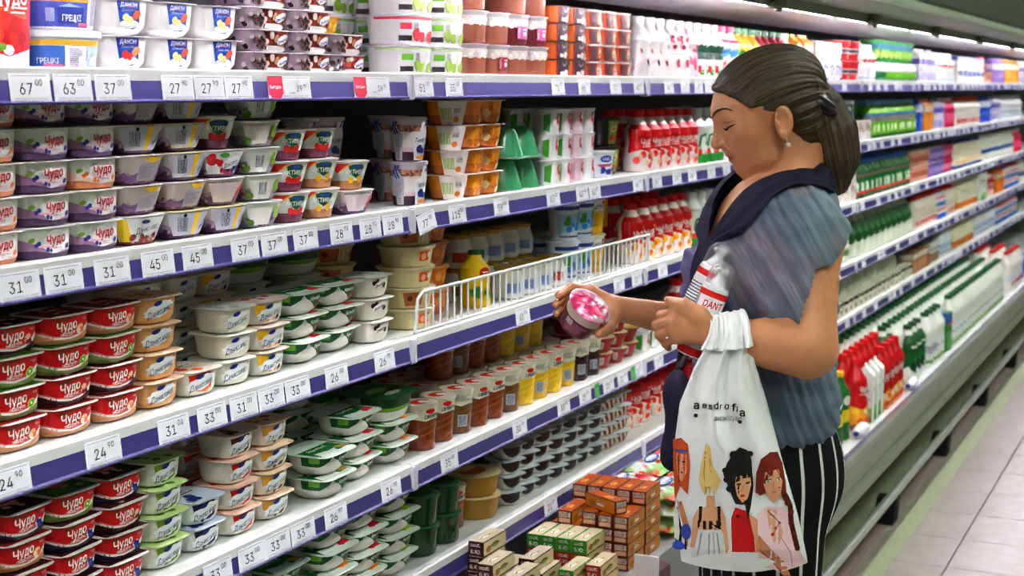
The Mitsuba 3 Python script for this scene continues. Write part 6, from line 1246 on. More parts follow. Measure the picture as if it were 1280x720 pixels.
# face details
def grad_of(fn, x):
    e = 5e-4; g = np.stack([fn(x + [e if k == q else 0 for k in range(3)]) - fn(x - [e if k == q else 0 for k in range(3)]) for q in range(3)], 1); return g / (np.linalg.norm(g, axis=1, keepdims=True) + 1e-12)
def hcurve(pts, r, key, c, bs='matte'):
    X = np.array([hp(*p) for p in pts]); t = np.linspace(0, 1, len(X)); tt = np.linspace(0, 1, 14)
    X = np.stack([np.interp(tt, t, X[:, k]) for k in range(3)], 1); r = np.interp(tt, t, r)
    for _ in range(6): X = X - grad_of(head_d, X) * (head_d(X) - .35 * r)[:, None]
    vv, ff = tube(X, r, 8); scene[f'{PK}__{key}'] = MB().add(*wmesh(vv, ff), lin(c)).ply(bs)
hcurve([(.0835, .0225, .010), (.0835, .0275, .020), (.078, .0300, .032), (.066, .0275, .043), (.058, .0215, .049)], [.0011, .0020, .0021, .0014, .0006], 'eyebrow', '#463223')
hcurve([(.0835, .0225, -.010), (.0835, .0275, -.020), (.078, .0300, -.032), (.066, .0275, -.043)], [.0016, .0026, .0026, .0012], 'eyebrow_001', '#463223')
hcurve([(.0775, -.0035, .021), (.0815, -.0055, .027), (.0810, -.0060, .033), (.0755, -.0045, .040), (.0665, -.0045, .046), (.0595, -.0045, .050)], [.0008, .0016, .0019, .0018, .0015, .0006], 'eyelashes', '#1c130e')
hcurve([(.0790, .0055, .021), (.0805, .0075, .028), (.077, .0085, .036), (.068, .0055, .044), (.060, .002, .049)], [.0003, .0006, .0007, .0006, .0003], 'eyelid_crease', '#83543b')
m_ = MB(); s_ = trimesh.creation.icosphere(3)
m_.add(*wmesh(hp(-.006, -.068, .0755) + s_.vertices * .0048, s_.faces), lin('#e9dccb')); scene[PK + '__pearl_earring'] = m_.ply('gloss')
m_ = MB(); m_.add(*wmesh(*tube([hp(-.006, -.053, .079), hp(-.006, -.058, .0805), hp(-.006, -.064, .0765)], .0011, 6)), lin('#d8d4c8')); scene[PK + '__earring_hook'] = m_.ply('steel')
# hair
FACE = np.array([(.16, .10), (.083, .073), (.0675, .068), (.0425, .050), (.030, .018), (.011, -.006), (-.006, -.009), (-.022, -.008), (-.0265, -.022), (-.027, -.05), (-.031, -.11), (-.031, -.20), (.16, -.20)])
def poly_d(p, P):
    d = np.full(len(p), 1e9); ins = np.zeros(len(p), bool)
    for a, b in zip(P, np.roll(P, -1, 0)):
        e = b - a; w = p - a; h = np.clip((w @ e) / (e @ e), 0, 1); d = np.minimum(d, np.linalg.norm(w - h[:, None] * e, axis=1))
        c = (a[1] > p[:, 1]) != (b[1] > p[:, 1]); ins ^= c & (p[:, 0] < (b[0] - a[0]) * (p[:, 1] - a[1]) / np.where(abs(b[1] - a[1]) < 1e-9, 1e-9, b[1] - a[1]) + a[0])
    return np.where(ins, -d, d)
TAIL = [(.522, .0, 1.566), (.556, .004, 1.545), (.578, .006, 1.50), (.585, .006, 1.455), (.579, .004, 1.415), (.571, .002, 1.388)]
def hair_d(p):
    q = headc(p)
    cap = eld(q, (-.018, .034, 0), (.101, .073, .078)); cap = smin(cap, eld(q, (-.052, -.008, 0), (.056, .066, .066)), .04); cap = smin(cap, eld(q, (-.058, -.050, 0), (.040, .056, .052)), .03)
    st = np.arctan2(np.abs(q[:, 2]), q[:, 1] + .02); cap = cap - .0011 * np.sin(st * 62 + 3 * meshkit.noise(p * 40)) - .0014 * np.sin(st * 21 + q[:, 0] * 14)
    cap = smax(cap, -(poly_d(q[:, :2] + .004 * (meshkit.noise(p * 60)[:, None] - .5), FACE)), .016)
    fr = rc(q, (.070, .069, .010), (.050, .052, .050), .0055, .006); fr = smin(fr, rc(q, (.050, .052, .050), (.028, .022, .068), .006, .006), .008)
    cap = smin(cap, fr, .014)
    t = chain(p, [np.array(x) for x in TAIL], [.024, .036, .042, .041, .032, .012])
    w = p - np.array([.57, 0, 1.48]); an = np.arctan2(w[:, 1], w[:, 0] + .25 * w[:, 2]); t = t - .0018 * np.sin(an * 17 + w[:, 2] * 12) - .001 * np.sin(an * 41 + w[:, 2] * 30)
    return smin(cap, t, .012)
v, f = nets(hair_d, (.33, -.11, 1.36), (.66, .11, 1.67), .0026); v = relax(v, f, 1)
q = headc(v); w = v - np.array([.57, 0, 1.48]); tail = (v[:, 0] > .535)
st = np.where(tail, np.arctan2(w[:, 1], w[:, 0] + .25 * w[:, 2]) * 3, np.arctan2(np.abs(q[:, 2]), q[:, 1] + .02) * 8)
n_ = .6 * meshkit.fbm(np.stack([st * 5, np.where(tail, v[:, 2], q[:, 0]) * 10, v[:, 1] * 0], 1), 3) + .4 * meshkit.fbm(v * 20, 2)
along = np.where(tail, v[:, 2] + .3, q[:, 0])
strands = lambda uv: .55 * noise(uv.x * 26, uv.y * 9) + .45 * noise(uv.x * 75 + 5, uv.y * 14)
scene['hair'] = {'type': 'twosided', 'bsdf': {'type': 'bumpmap', 'arbitrary': proc(lambda p, n, uv: .0022 * strands(uv)), 'scale': 1.0, 'bsdf': {'type': 'principled', 'roughness': .48, 'specular': .35,
    'base_color': proc(lambda p, n, uv: mix(mix((.010, .0065, .003), (.050, .033, .014), mikit.smoothstep(.3, .7, strands(uv))), (.13, .095, .042), mikit.smoothstep(.55, .85, strands(uv)) * fbm(p.x * 14, p.y * 14, p.z * 14)))}}}
scene[PK + '__hair'] = ply(wmesh(v, f), 'hair', smooth=True, uv=np.stack([st, along], 1))
# bow and clip
def bow_d(p):
    c0 = np.array([.520, .038, 1.574]); B1 = np.array([[.72, .1, -.68], [-.1, .99, .03], [.68, .05, .72]])
    d = eld(p, c0 + np.array([.026, .006, -.020]), (.036, .016, .014), B1); d = smin(d, eld(p, c0 + np.array([-.012, .004, .020]), (.024, .014, .011), B1), .006)
    d = smin(d, np.linalg.norm(p - c0 - [.004, .012, 0], axis=-1) - .012, .004); d = smin(d, rc(p, c0, c0 + np.array([-.004, -.05, -.004]), .012, .012), .006)
    return d - .0012 * np.sin(p[:, 0] * 300 + p[:, 2] * 500)
v, f = nets(bow_d, (.48, -.06, 1.49), (.62, .09, 1.62), .0025)
scene['satin_black'] = principled((.008, .008, .011), .3, spec=.5, sheen=.3)
scene[PK + '__hair_bow'] = ply(wmesh(v, f), 'satin_black', smooth=True); tag(PK + '__hair_bow', 'black satin hair bow')
s_ = trimesh.creation.icosphere(2)
for i, (c, rr) in enumerate((((.524, .050, 1.544), (.004, .0035, .011)), ((.5385, .0335, 1.478), (.003, .004, .007)))):
    scene[PK + ('__hair_clip' if i == 0 else '__hair_clip_001')] = MB().add(*wmesh(np.array(c) + s_.vertices * rr, s_.faces), lin('#e4e4ea')).ply('gloss')
# blouse
def blouse_d(p):
    d = torso_d(p, .012)
    d = smin(d, rc(p, SHL + np.array([-.002, -.004, -.004]), SHL * .38 + ELL * .62 + np.array([-.004, -.012, 0]), .0655, .076), .05)
    d = smin(d, rc(p, SHR, SHR * .45 + ELR * .55, .070, .066), .05)
    d = smin(d, eld(p, (.462, 0, .99), (.126, .172, .12), TB), .06)
    ph = p[:, 0] * 62 + p[:, 2] * 34 + 6 * meshkit.fbm(p * [5, 5, 4], 2)
    amp = .0026 * (1 + .8 * np.sin(p[:, 2] * 19 + p[:, 0] * 8))
    return d - amp * np.sin(ph * 1.9) - .0016 * np.sin(ph * 4.3 + 1) - .0012 * np.sin(p[:, 2] * 120 + 9 * meshkit.noise(p * 9))
v, f = nets(blouse_d, (.28, -.30, .86), (.69, .30, 1.47), .004); v = relax(v, f, 1)
def keep_blouse(v):
    a, c, z = v.T
    hem = z > .905 + .012 * np.sin(a * 30) + .10 * np.clip((.46 - a) / .12, 0, 1)
    zh = np.interp(a, [.40, .462, .470, .487, .508, .540, .568, .60], [.9, 1.10, 1.176, 1.226, 1.272, 1.294, 1.322, 1.345])
    sl = (c < .08) | (z > zh + .006 * np.sin(a * 90)) | (torso_d(v, .012) < .006) | (z < 1.125)
    sl2 = (c > -.20) | (z > 1.19)
    # neckline: a deep V at the front, the collar line at the back
    ax = (v - np.array([.470, 0, 0])) @ S2; fr = (v - np.array([.470, 0, 0])) @ F2
    neck = ~((fr > -.02) & (np.abs(ax - .008) < .012 + .62 * np.clip(z - 1.285, 0, 1))) & ~((fr <= -.02) & (np.abs(ax) < .072) & (z > 1.402)) & (z < 1.44)
    return hem & sl & sl2 & neck
v, f = trim(v, f, keep_blouse)
scene['gauze'] = {'type': 'twosided', 'bsdf': {'type': 'principled', 'roughness': .75, 'specular': .2, 'sheen': .5, 'base_color': proc(lambda p, n, uv: (lambda a, c, z: mix(mix(mix((0.075, 0.105, 0.145), (0.062, 0.062, 0.125), mikit.smoothstep(.44, .36, a + .03 * fbm(p.x * 14, p.y * 14, p.z * 8))), (0.125, 0.185, 0.20), mikit.smoothstep(.45, .75, fbm(p.x * 9 + 3, p.y * 9, p.z * 6)) * mikit.smoothstep(1.2, 1.36, z)), (0.20, 0.165, 0.18), mikit.smoothstep(.56, .78, fbm(a * 10 + 7, c * 7, z * 7)) * .8) * (.82 + .36 * noise(a * 330 + z * 160 + 6 * fbm(p.x * 5, p.y * 5, p.z * 5), c * 40, 0)))(p.x * float(AX_A[0]) + p.y * float(AX_A[1]), p.x * float(AX_C[0]) + p.y * float(AX_C[1]) + 2.72, p.z))}}
scene[PK + '__blouse'] = ply(wmesh(v, f), 'gauze', smooth=True); tag(PK + '__blouse', 'loose blue-grey crinkled gauze blouse')
# dark collar band down both sides of the neckline
def band_on(fn, pts, w, off, n=60, cols=9):
    """A strip of cloth lying on the surface fn = off, along pts."""
    P = np.array(pts, float); t = np.linspace(0, 1, len(P)); tt = np.linspace(0, 1, n); P = np.stack([np.interp(tt, t, P[:, k]) for k in range(3)], 1)
    for _ in range(3): P[1:-1] = (P[:-2] + 2 * P[1:-1] + P[2:]) / 4
    T_ = np.gradient(P, axis=0); T_ /= np.linalg.norm(T_, axis=1, keepdims=True); ww = np.interp(tt, np.linspace(0, 1, len(w)), w)
    def grad(x): 
        e = 1e-3; g = np.stack([fn(x + [e if k == q else 0 for k in range(3)]) - fn(x - [e if k == q else 0 for k in range(3)]) for q in range(3)], 1); return g / np.linalg.norm(g, axis=1, keepdims=True)
    rows = []
    for j in range(cols):
        x = P + np.cross(T_, grad(P)) * ((j / (cols - 1) - .5) * ww)[:, None]
        for _ in range(4): x = x - grad(x) * (fn(x) - off - .0035 * np.sin(j * 2.1 + 9 * tt) - .004 * np.sin(np.pi * j / (cols - 1)))[:, None]
        rows.append(x)
    V = np.stack(rows, 1).reshape(-1, 3); i, j = np.meshgrid(np.arange(n - 1), np.arange(cols - 1), indexing='ij'); a = (i * cols + j).ravel()
    return V, np.vstack([np.stack([a, a + 1, a + cols + 1], 1), np.stack([a, a + cols + 1, a + cols], 1)])
body_d = lambda p: smin(torso_d(p), rc(p, NK[0], NK[1], .043, .056), .03)
near = [(.546, .028, 1.422), (.540, .062, 1.402), (.505, .083, 1.390), (.462, .075, 1.365), (.415, .062, 1.325), (.372, .052, 1.272), (.352, .046, 1.225)]
far = [(.548, .02, 1.422), (.535, -.045, 1.405), (.495, -.072, 1.392), (.445, -.055, 1.362), (.400, -.02, 1.318), (.366, .022, 1.268), (.350, .038, 1.22)]
scene['dark_cloth'] = {'type': 'twosided', 'bsdf': {'type': 'principled', 'roughness': .8, 'specular': .08, 'base_color': proc(lambda p, n, uv: mix((.006, .006, .012), (.014, .014, .028), fbm(p.x * 40, p.y * 40, p.z * 90)))}}
for k, pts in (('collar_band', near), ('collar_band_001', far)):
    vv, ff = band_on(body_d, pts, [.05, .055, .058, .056, .05, .045, .03], .019)
    scene[f'{PK}__{k}'] = ply(wmesh(vv, ff), 'dark_cloth', smooth=True)
tag(PK + '__collar_band', 'black collar band')
# trousers
HIPN, HIPF = np.array([.470, .088, .86]), np.array([.455, -.090, .86])
def trouser_d(p):
    d = eld(p, (.460, 0, .965), (.118, .164, .13), TB)
    for s in (-1, 1): d = smin(d, eld(p, np.array([.462, 0, .885]) - F2 * .035 + S2 * (.080 * s), (.088, .082, .10), TB), .05)
    for h, x in ((HIPN, .010), (HIPF, .0)):
        k = np.array([h[0] - .006, h[1] * 1.02, .47]); an = np.array([h[0] + .012, h[1] * 1.05, .07])
        d = smin(d, smin(rc(p, h, k, .098, .083), rc(p, k, an, .083, .105), .04), .035)
    ang = np.arctan2(p[:, 1], p[:, 0] - .462)
    d = d - .004 * np.sin(ang * 9 + p[:, 2] * 3) * np.clip((.8 - p[:, 2]) / .3, 0, 1)
    return np.maximum(np.maximum(d, p[:, 2] - 1.045), .035 - p[:, 2])
v, f = nets(trouser_d, (.30, -.28, .03), (.66, .28, 1.06), .0065); v = relax(v, f, 1)
u_ = np.arctan2(v[:, 1], v[:, 0] - .45) * .13
scene['striped'] = {'type': 'twosided', 'bsdf': {'type': 'principled', 'roughness': .85, 'specular': .08, 'base_color': proc(lambda p, n, uv: mix((.006, .006, .007), (.62, .64, .60), (lambda t: mikit.smoothstep(.085, .065, dr.abs(t - dr.floor(t) - .5)))(uv.x / .030 + .06 * noise(uv.y * 14, 2.0))))}}
scene[PK + '__trousers'] = ply(wmesh(v, f), 'striped', smooth=True, uv=np.stack([u_, v[:, 2]], 1)); tag(PK + '__trousers', 'black trousers with thin white vertical stripes')
for i, h in enumerate((HIPN, HIPF)):
    fx0 = np.array([h[0] + .03, h[1] * 1.05, .03]); fd = F2
    def shoe_d(p, o=fx0): return np.maximum(smin(rc(p, o, o + fd * .17 + np.array([0, 0, -.008]), .036, .030), rc(p, o + [0, 0, .03], o + [0, 0, .06], .036, .038), .02), .002 - p[:, 2])
    v, f = nets(shoe_d, fx0 - [.26, .12, .035], fx0 + [.12, .12, .11], .006)
    scene[PK + ('__shoe' if i == 0 else '__shoe_001')] = ply(wmesh(v, f), 'dark_rubber', smooth=True)

# ---------------------------------------------------------------- what she holds
def between(p0, p1, prof, color, n=24, **k):
    """A lofted body standing along p0 -> p1 (working frame)."""
    p0, p1 = W1(p0), W1(p1); z = p1 - p0; z /= np.linalg.norm(z); x = -AX_C * -1; x = AX_C - z * (AX_C @ z); x /= np.linalg.norm(x); y = np.cross(z, x)
    return np.array([[x[0], y[0], z[0], p0[0]], [x[1], y[1], z[1], p0[1]], [x[2], y[2], z[2], p0[2]], [0, 0, 0, 1.0]])
for i, (pt, pb, rd, nm) in enumerate((((.3665, .178, 1.2845), (.3030, .178, 1.124), -15, 'with readable label'), ((.3705, .132, 1.314), (.2960, .126, 1.152), 25, 'half hidden behind the other'))):
    k = new_key('pump_bottle'); M = between(pb, pt, None, None); L = float(np.linalg.norm(np.subtract(pt, pb)))
    pr = cone((0, .0205, .0205, 2), (.004, .0232, .0232, 2), (L * .70, .0238, .0238, 2), (L * .735, .021, .021, 2), (L * .76, .0135, .0135, 2), (L * .79, .0125, .0125, 2))
    b = MB(); loft(b, pr, lin('#e9eaec'), n=26)
    lab = MB(); decal(lab, wrap(pr, .06, math.radians(rd) * -.023), [(rect(-.07, .002, .07, .016), '#c8242a'), (rect(-.07, .018, .07, L * .625), '#a9aeb0'), (rect(-.034, .018, .020, L * .625), '#e6e8ea'), (rect(-.07, L * .625, .07, L * .685), '#d8342c')] + ([text('DANT', .0115, -.004, L * .555, '#c8242a', True, .1, .06, .034), (lines(-.02, .04, .012, .062, 4, seed=3), '#7a7f84')] if i == 0 else [(lines(-.06, .03, .06, L * .56, 13, seed=3), '#7a8286'), (rect(-.036, .02, -.033, L * .58), '#2a2c30')]))
    pump = MB(); loft(pump, [(L * .79, .011, .011, 2), (L * .83, .010, .010, 2), (L * .832, .0075, .0075, 2), (L * .865, .0075, .0075, 2), (L * .867, .0105, .0105, 2), (L * .915, .0115, .0115, 2), (L * .92, .009, .009, 2)], lin('#eef0f0'), n=18); pump.add(*tube([(.006, -.004, L * .90), (.016, -.012, L * .905), (.020, -.015, L * .895)], .0038, 8), lin('#eef0f0'))
    ribs = ' '; dome = MB(); th = np.linspace(0, np.pi / 2, 8); loft(dome, [(L * .74, .0225, .0225, 2)] + [(L * .86 + .022 * math.sin(t), max(.0222 * math.cos(t), .0008), max(.0222 * math.cos(t), .0008), 2) for t in th], lin('#ffffff'), n=24, cap0=False, hard=80)
    for nm2, mb, bs in (('body', b, 'plastic'), ('label', lab, 'print'), ('pump', pump, 'plastic')): scene[f'{k}__{nm2}'] = {**mb.ply(bs), 'to_world': T(M)}
    vv, ff, _ = dome.out(); scene[f'{k}__clear_cap'] = {**ply((vv, ff), 'clear', smooth=True), 'to_world': T(M)}
    tag(k, f'white pump bottle with red band and clear cap she holds, {nm}', 'bottle', 'bottles in her arm'); tag(k + '__clear_cap', 'clear dome cap')
# dessert cup in the far hand
k = 'held_dessert_cup'; lid_c, bot_c = np.array([.1445, -.020, 1.1805]), np.array([.1135, -.052, 1.1335])
M = between(bot_c, lid_c, None, None); L = float(np.linalg.norm(lid_c - bot_c))
pr = [(0, .024, .024, 2.3, lin('#4a1626')), (.005, .031, .031, 2.3), (.012, .034, .034, 2.3), (L * .64, .0365, .0365, 2.3), (L * .645, .0365, .0365, 2.3, lin('#dcc8b8')), (L - .002, .038, .038, 2.3)]
b = MB(); loft(b, pr, lin('#4a1626'), n=30); lab = MB(); decal(lab, wrap(pr, .03), [(rect(-.028, .009, .026, L * .62), '#7a2440'), (lines(-.022, .014, .022, L * .58, 8, seed=4), '#b07a90'), (rect(-.026, L * .42, -.012, L * .60), '#e6dce0'), (bars(-.025, L * .43, -.013, L * .59, 7), '#5a4a58')])
lidm = MB(); n, m = 40, 7; P = [(0, 0)]; V = [[0, 0, L + .003]]
for r_ in range(1, m):
    for q in range(n): 
        t = q * 2 * np.pi / n; rr = .043 * r_ / (m - 1); V.append([rr * math.cos(t), rr * math.sin(t), L + .0005 + .0035 * (meshkit.noise(np.array([rr * 110 * math.cos(t), rr * 110 * math.sin(t), 2.0])) if r_ < m - 1 else .2) - .003 * (r_ == m - 1)])
V = np.array(V); ff = [[0, 1 + q, 1 + (q + 1) % n] for q in range(n)]
for r_ in range(m - 2):
    for q in range(n): a, b2 = 1 + r_ * n + q, 1 + r_ * n + (q + 1) % n; ff += [[a, a + n, b2 + n], [a, b2 + n, b2]]
cc = np.where((meshkit.fbm(V * 70, 2)[:, None] > .5) & (V[:, 0:1] > -.02), lin('#d8447a'), np.where(V[:, 1:2] > .012, lin('#e9e4ea'), lin('#e8a8c4')))
lidm.add(V, ff, cc); lidm.add(V - [0, 0, .0008], np.array(ff)[:, ::-1], lin('#c9c4cc'))
scene['crinkled_foil'] = principled(VC, .25, metal=.35)
for nm2, mb, bs in (('body', b, 'gloss'), ('label', lab, 'print'), ('foil_lid', lidm, 'crinkled_foil')): scene[f'{k}__{nm2}'] = {**mb.ply(bs), 'to_world': T(M)}
tag(k, 'dark cherry dessert cup with crumpled pink foil lid held in her hand', 'cup'); tag(k + '__foil_lid', 'crumpled pink and silver foil lid')

# ---------------------------------------------------------------- the shopping bag on her wrist
ZB = [.785, .80, .866, .982, 1.057, 1.118, 1.147, 1.17]
AL = [.286, .284, .2755, .2705, .279, .303, .3187, .330]
AR_ = [.4985, .4955, .4805, .4468, .426, .4066, .400, .394]
def bag_front(a, z, side=1.0):
    al, ar_ = np.interp(z, ZB, AL), np.interp(z, ZB, AR_); u = (a - al) / (ar_ - al)
    puff = .026 * np.sqrt(np.clip(4 * u * (1 - u), 0, 1)) * np.interp(z, [.785, .81, .96, 1.11, 1.17], [.25, .8, 1, .8, .7])
    fold = .0075 * np.sin(u * 17 + 2 * np.sin(z * 13)) * np.interp(z, [.78, 1.0, 1.15], [.25, .7, 1.3]) + .005 * (meshkit.fbm(np.stack([u * 3 + 2, z * 9, u * 0], -1), 3) - .5) * 2
    return np.interp(z, [.77, 1.0, 1.17], [.266, .262, .244]) + side * puff + fold
def sheet(side):
    zz = np.linspace(.785, 1.17, 90); uu = np.linspace(0, 1, 60); Z, U = np.meshgrid(zz, uu, indexing='ij')
    A = np.interp(Z, ZB, AL) * (1 - U) + np.interp(Z, ZB, AR_) * U; Z2 = Z - .016 * np.sin(np.pi * U) * (Z < .812) * ((.812 - Z) / .028)
    C = bag_front(A.ravel(), Z.ravel(), side).reshape(A.shape); n, m = A.shape; i, j = np.meshgrid(np.arange(n - 1), np.arange(m - 1), indexing='ij'); a = (i * m + j).ravel()
    return np.stack([A, C, Z2], -1).reshape(-1, 3), np.vstack([np.stack([a, a + 1, a + m + 1], 1), np.stack([a, a + m + 1, a + m], 1)])
BG = 'shopping_bag'; tag(BG, 'white plastic carrier bag printed with four fashion girls hanging from her wrist', 'bag')
bag = MB(); v, f = sheet(1.0); bag.add(*wmesh(v, f[:, ::-1]), lin('#eef0f0')); v, f = sheet(-1.0); bag.add(*wmesh(v, f), lin('#e6e8e8'))
scene['bag_film'] = principled(VC, .42, spec=.4, sheen=.2)
scene[BG + '__sack'] = bag.ply('bag_film')
# handle straps: gathered film going up over the wrist
def strap(pts, ws, seed, key):
    P = np.array(pts, float); t = np.linspace(0, 1, len(P)); tt = np.linspace(0, 1, 40); P = np.stack([np.interp(tt, t, P[:, k]) for k in range(3)], 1)
    for _ in range(4): P[1:-1] = (P[:-2] + 2 * P[1:-1] + P[2:]) / 4
    w = np.interp(tt, np.linspace(0, 1, len(ws)), ws); cols = 17; U = np.linspace(-1, 1, cols)
    V = P[:, None] + U[None, :, None] * w[:, None, None] * np.array([1, 0, .12]) + np.array([0, 1, 0]) * (.006 * np.sin(U * 9 + seed)[None, :, None] + .003 * np.sin(U[None, :, None] * 21 + tt[:, None, None] * 5) - .012 * (U ** 2)[None, :, None])
    n = 40; i, j = np.meshgrid(np.arange(n - 1), np.arange(cols - 1), indexing='ij'); a = (i * cols + j).ravel()
    scene[BG + '__' + key] = MB().add(*wmesh(V.reshape(-1, 3), np.vstack([np.stack([a, a + 1, a + cols + 1], 1), np.stack([a, a + cols + 1, a + cols], 1)])), lin('#eef0f0')).ply('bag_film')
strap([(.366, .278, 1.150), (.370, .268, 1.172), (.372, .254, 1.190), (.371, .232, 1.205), (.368, .206, 1.204), (.364, .184, 1.188), (.362, .180, 1.165)], [.034, .027, .025, .022, .02, .019, .018], 1, 'handle')
strap([(.334, .272, 1.150), (.342, .262, 1.172), (.345, .250, 1.188), (.346, .232, 1.1985), (.345, .208, 1.199), (.343, .186, 1.186), (.342, .182, 1.165)], [.022, .016, .014, .013, .012, .012, .012], 4, 'handle_001')
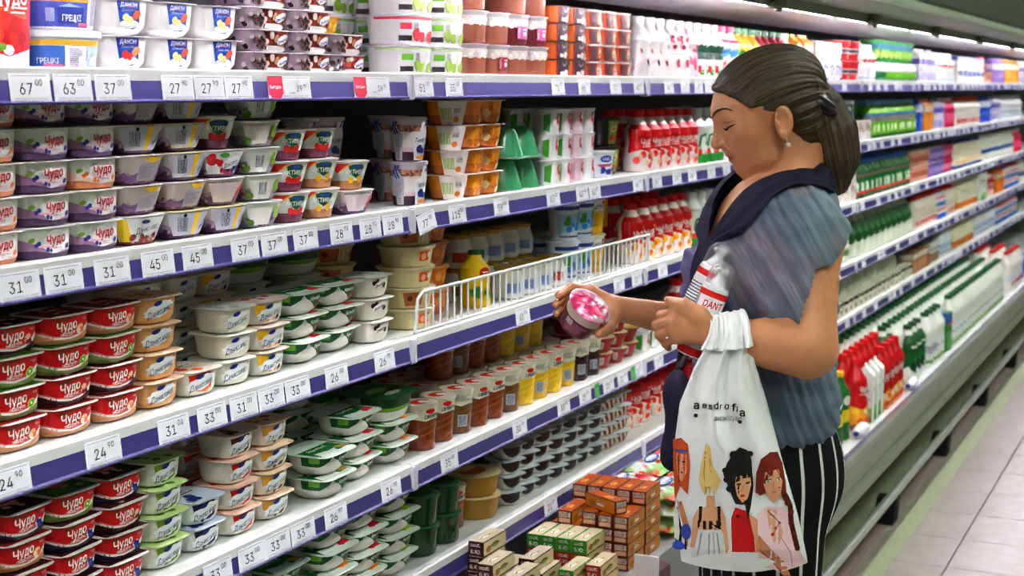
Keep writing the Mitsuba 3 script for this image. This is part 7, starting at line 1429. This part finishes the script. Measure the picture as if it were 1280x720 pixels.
# print on the sack: x along a, y along z, laid on its folds
def sack(sz, off):
    a, z = sz[:, 0], sz[:, 1]; p = np.stack([a, bag_front(a, z) + .0006 + off, z], 1); return W(p)
sack.knots = list(np.arange(.78, 1.17, .008)); sack.half = 1
px = lambda x, y: (.2668 + (x - 43) * .000645, 1.0731 - (y - 240) * .0006485)      # the bag's print grid
def P_(*pts): return sg.Polygon([px(*q) for q in pts]).buffer(0)
def E_(x, y, rx, ry=None, rot=0): a, z = px(x, y); return ell(a, z, rx * .000668, (ry or rx) * .0006175, rot, 6)
def L_(w, *pts): return sg.LineString([px(*q) for q in pts]).buffer(w * .00064, quad_segs=4)
SK, SK2 = '#dfb08e', '#c98f6c'
art = [
 # girl with black hair and red dress
 (P_((196, 560), (206, 530), (240, 540), (255, 600), (262, 700), (206, 700), (200, 640)), '#c81e28'), (P_((240, 545), (262, 560), (282, 640), (276, 690), (262, 690), (258, 620)), SK),
 # blonde seen from behind: skirt, back, straps, hair
 (P_((108, 585), (172, 585), (182, 640), (196, 695), (96, 668), (100, 620)), '#dfe2e0'), (L_(2, (120, 600), (112, 660)), '#a8acac'), (L_(2, (140, 600), (140, 676)), '#a8acac'), (L_(2, (160, 600), (172, 680)), '#a8acac'), (L_(2, (150, 596), (156, 672)), '#bcc0c0'),
 (P_((112, 530), (170, 530), (182, 560), (192, 640), (186, 660), (176, 600), (170, 590), (112, 590), (104, 640), (94, 640), (98, 560)), SK), (P_((110, 566), (172, 566), (172, 588), (110, 588)), '#16161a'), (P_((113, 528), (121, 528), (119, 570), (112, 570)), '#16161a'), (P_((160, 528), (168, 528), (170, 570), (162, 570)), '#16161a'),
 (P_((132, 500), (152, 500), (154, 535), (130, 535)), SK), (P_((128, 362), (138, 372), (146, 420), (168, 458), (160, 480), (150, 500), (146, 470), (140, 500), (136, 476), (128, 500), (118, 480), (110, 456), (116, 420)), '#e6cf8e'), (L_(1.6, (128, 372), (124, 440), (130, 490)), '#b8985a'), (L_(1.4, (138, 400), (146, 470)), '#b8985a'), (E_(160, 457, 3), '#2a2420'),
 # redhead at the left edge
 (P_((50, 560), (62, 506), (80, 520), (90, 580), (94, 640), (80, 650), (66, 650), (54, 620)), '#eceae6'), (L_(3, (58, 540), (70, 600), (66, 650)), '#1c1c20'), (L_(3, (68, 526), (82, 590), (82, 646)), '#1c1c20'), (L_(2.5, (56, 570), (60, 640)), '#1c1c20'), (P_((58, 520), (70, 520), (92, 590), (86, 640), (78, 600)), SK2), (P_((46, 360), (64, 350), (82, 366), (88, 420), (84, 500), (66, 480), (54, 520), (49, 440)), '#c8622a'), (P_((54, 392), (78, 392), (80, 440), (68, 468), (58, 450)), SK), (E_(66, 384, 17, 4, 6), '#4a6aa8'), (E_(72, 412, 4, 2), '#3a2a24'), (E_(60, 412, 3, 2), '#3a2a24'), (E_(69, 442, 4, 2.5), '#b83a3a'), (L_(1.2, (58, 400), (62, 470)), '#8a3a18'), (E_(82, 600, 12, 22), '#4a5aa8'), (E_(64, 640, 15, 13), '#3f6ac0'),
 # black-haired girl's face and neck flower
 (P_((196, 385), (214, 372), (232, 378), (244, 400), (248, 440), (252, 470), (246, 520), (238, 560), (230, 520), (206, 520), (196, 500), (184, 470), (172, 440), (180, 410)), '#121214'), (E_(178, 430, 9), '#121214'), (E_(182, 455, 9), '#121214'), (E_(190, 480, 9), '#121214'), (E_(196, 388, 9), '#121214'), (E_(240, 388, 8), '#121214'), (P_((204, 446), (242, 440), (246, 470), (236, 505), (222, 516), (208, 496), (202, 468)), SK), (P_((198, 440), (246, 432), (246, 450), (222, 452), (202, 462)), '#121214'), (E_(212, 466, 6, 3, 8), '#20201f'), (E_(236, 464, 6, 3, 8), '#20201f'), (E_(213, 465, 2), '#3f8a7a'), (E_(236, 463, 2), '#3f8a7a'), (E_(222, 497, 6, 4), '#c81e28'), (L_(1, (224, 470), (221, 484)), SK2), (E_(213, 545, 13, 13), '#d8242e'), (E_(220, 556, 9, 8), '#c01a24'), (E_(212, 552, 4), '#2a1216'),
 # girl with chestnut braid and pale pink blouse
 (P_((262, 548), (286, 530), (330, 530), (352, 560), (372, 640), (400, 684), (330, 706), (272, 690), (266, 640)), '#ecd2d4'), (P_((286, 536), (312, 536), (332, 600), (318, 640), (300, 610)), SK), (P_((266, 600), (300, 640), (340, 680), (356, 716), (336, 716), (300, 672), (262, 640)), SK2), (L_(1.6, (270, 640), (300, 668), (330, 704)), '#a86e50'), (L_(1.4, (320, 600), (352, 650), (360, 690)), '#c8a4aa'),
 (P_((258, 440), (268, 400), (292, 386), (316, 390), (330, 420), (338, 470), (340, 520), (330, 512), (318, 480), (270, 500), (258, 490)), '#8a3220'), (L_(7, (336, 500), (350, 530), (352, 570), (362, 610), (370, 640)), '#5a2218'), (E_(342, 520, 8), '#7a2c1e'), (E_(352, 545, 8), '#7a2c1e'), (E_(352, 572, 7), '#7a2c1e'), (E_(361, 600, 6), '#7a2c1e'), (P_((280, 436), (316, 430), (328, 460), (322, 500), (306, 520), (288, 500), (278, 470)), SK), (P_((272, 440), (296, 400), (300, 440), (280, 470)), '#8a3220'), (P_((296, 400), (330, 440), (334, 470), (318, 446)), '#8a3220'), (E_(289, 461, 6, 3.4, 4), '#f0f0ea'), (E_(318, 457, 6, 3.4, 4), '#f0f0ea'), (E_(289, 461, 3), '#3f8a80'), (E_(318, 457, 3), '#3f8a80'), (L_(1, (282, 457), (296, 456)), '#2a1a16'), (L_(1, (311, 453), (325, 452)), '#2a1a16'), (E_(304, 490, 7, 4), '#d8908a'), (L_(1, (304, 462), (302, 478)), SK2), (E_(322, 572, 4), '#c81e28'), (E_(312, 586, 4), '#c81e28'), (E_(304, 602, 4.5), '#c81e28'), (L_(1, (290, 540), (322, 572), (304, 604)), '#8a6a5a'),
]
for ch, x, y, h in (('a', 104, 266, 30), ('e', 123, 264, 22), ('s', 137, 265, 22), ('d', 152, 263, 25), ('r', 165, 266, 20), ('o', 181, 267, 24), ('f', 198, 270, 28), ('i', 206, 274, 20), ('a', 218, 280, 30)):
    a, z = px(x, y); art.append(text(ch, h * .00043, a, z, '#141416', True))
a, z = px(182, 296); art.append(text('аксессуар', .0085, a, z, '#232326', False, 0, -.05, .046)); art += [(E_(102, 293, 5), '#141416'), (E_(213, 306, 5), '#141416')]
def sack_print():
    mb = MB(); zz = 0
    for i, it in enumerate(art): decal(mb, sack, [it], step=.010, base=.0004 + .00004 * i)
    v, f, c = mb.out(); return MB().add(v, f, c).ply('bag_film', False)
scene[BG + '__print'] = sack_print(); tag(BG + '__print', 'printed fashion drawing of four girls with black lettering above')
# black handbag on the far side
def purse_d(p):
    d = eld(p, (.300, .07, .998), (.028, .075, .082)); d = smin(d, eld(p, (.290, .095, .928), (.020, .03, .032)), .03)
    return d - .004 * np.sin(p[:, 2] * 60 + 4 * meshkit.noise(p * 12))
v, f = nets(purse_d, (.24, -.06, .86), (.37, .18, 1.11), .006)
scene['black_handbag__pouch'] = ply(wmesh(v, f), 'dark_cloth', smooth=True)
scene['black_handbag__strap'] = MB().add(*wmesh(*tube([(.305, .03, 1.070), (.335, -.08, 1.09), (.385, -.17, 1.10), (.40, -.23, 1.155), (.37, -.26, 1.12), (.33, -.18, 1.06), (.305, 0, 1.06)], .006, 8)), lin('#101012')).ply('matte')
tag('black_handbag', 'soft black handbag hanging before the woman behind the white carrier bag', 'bag')
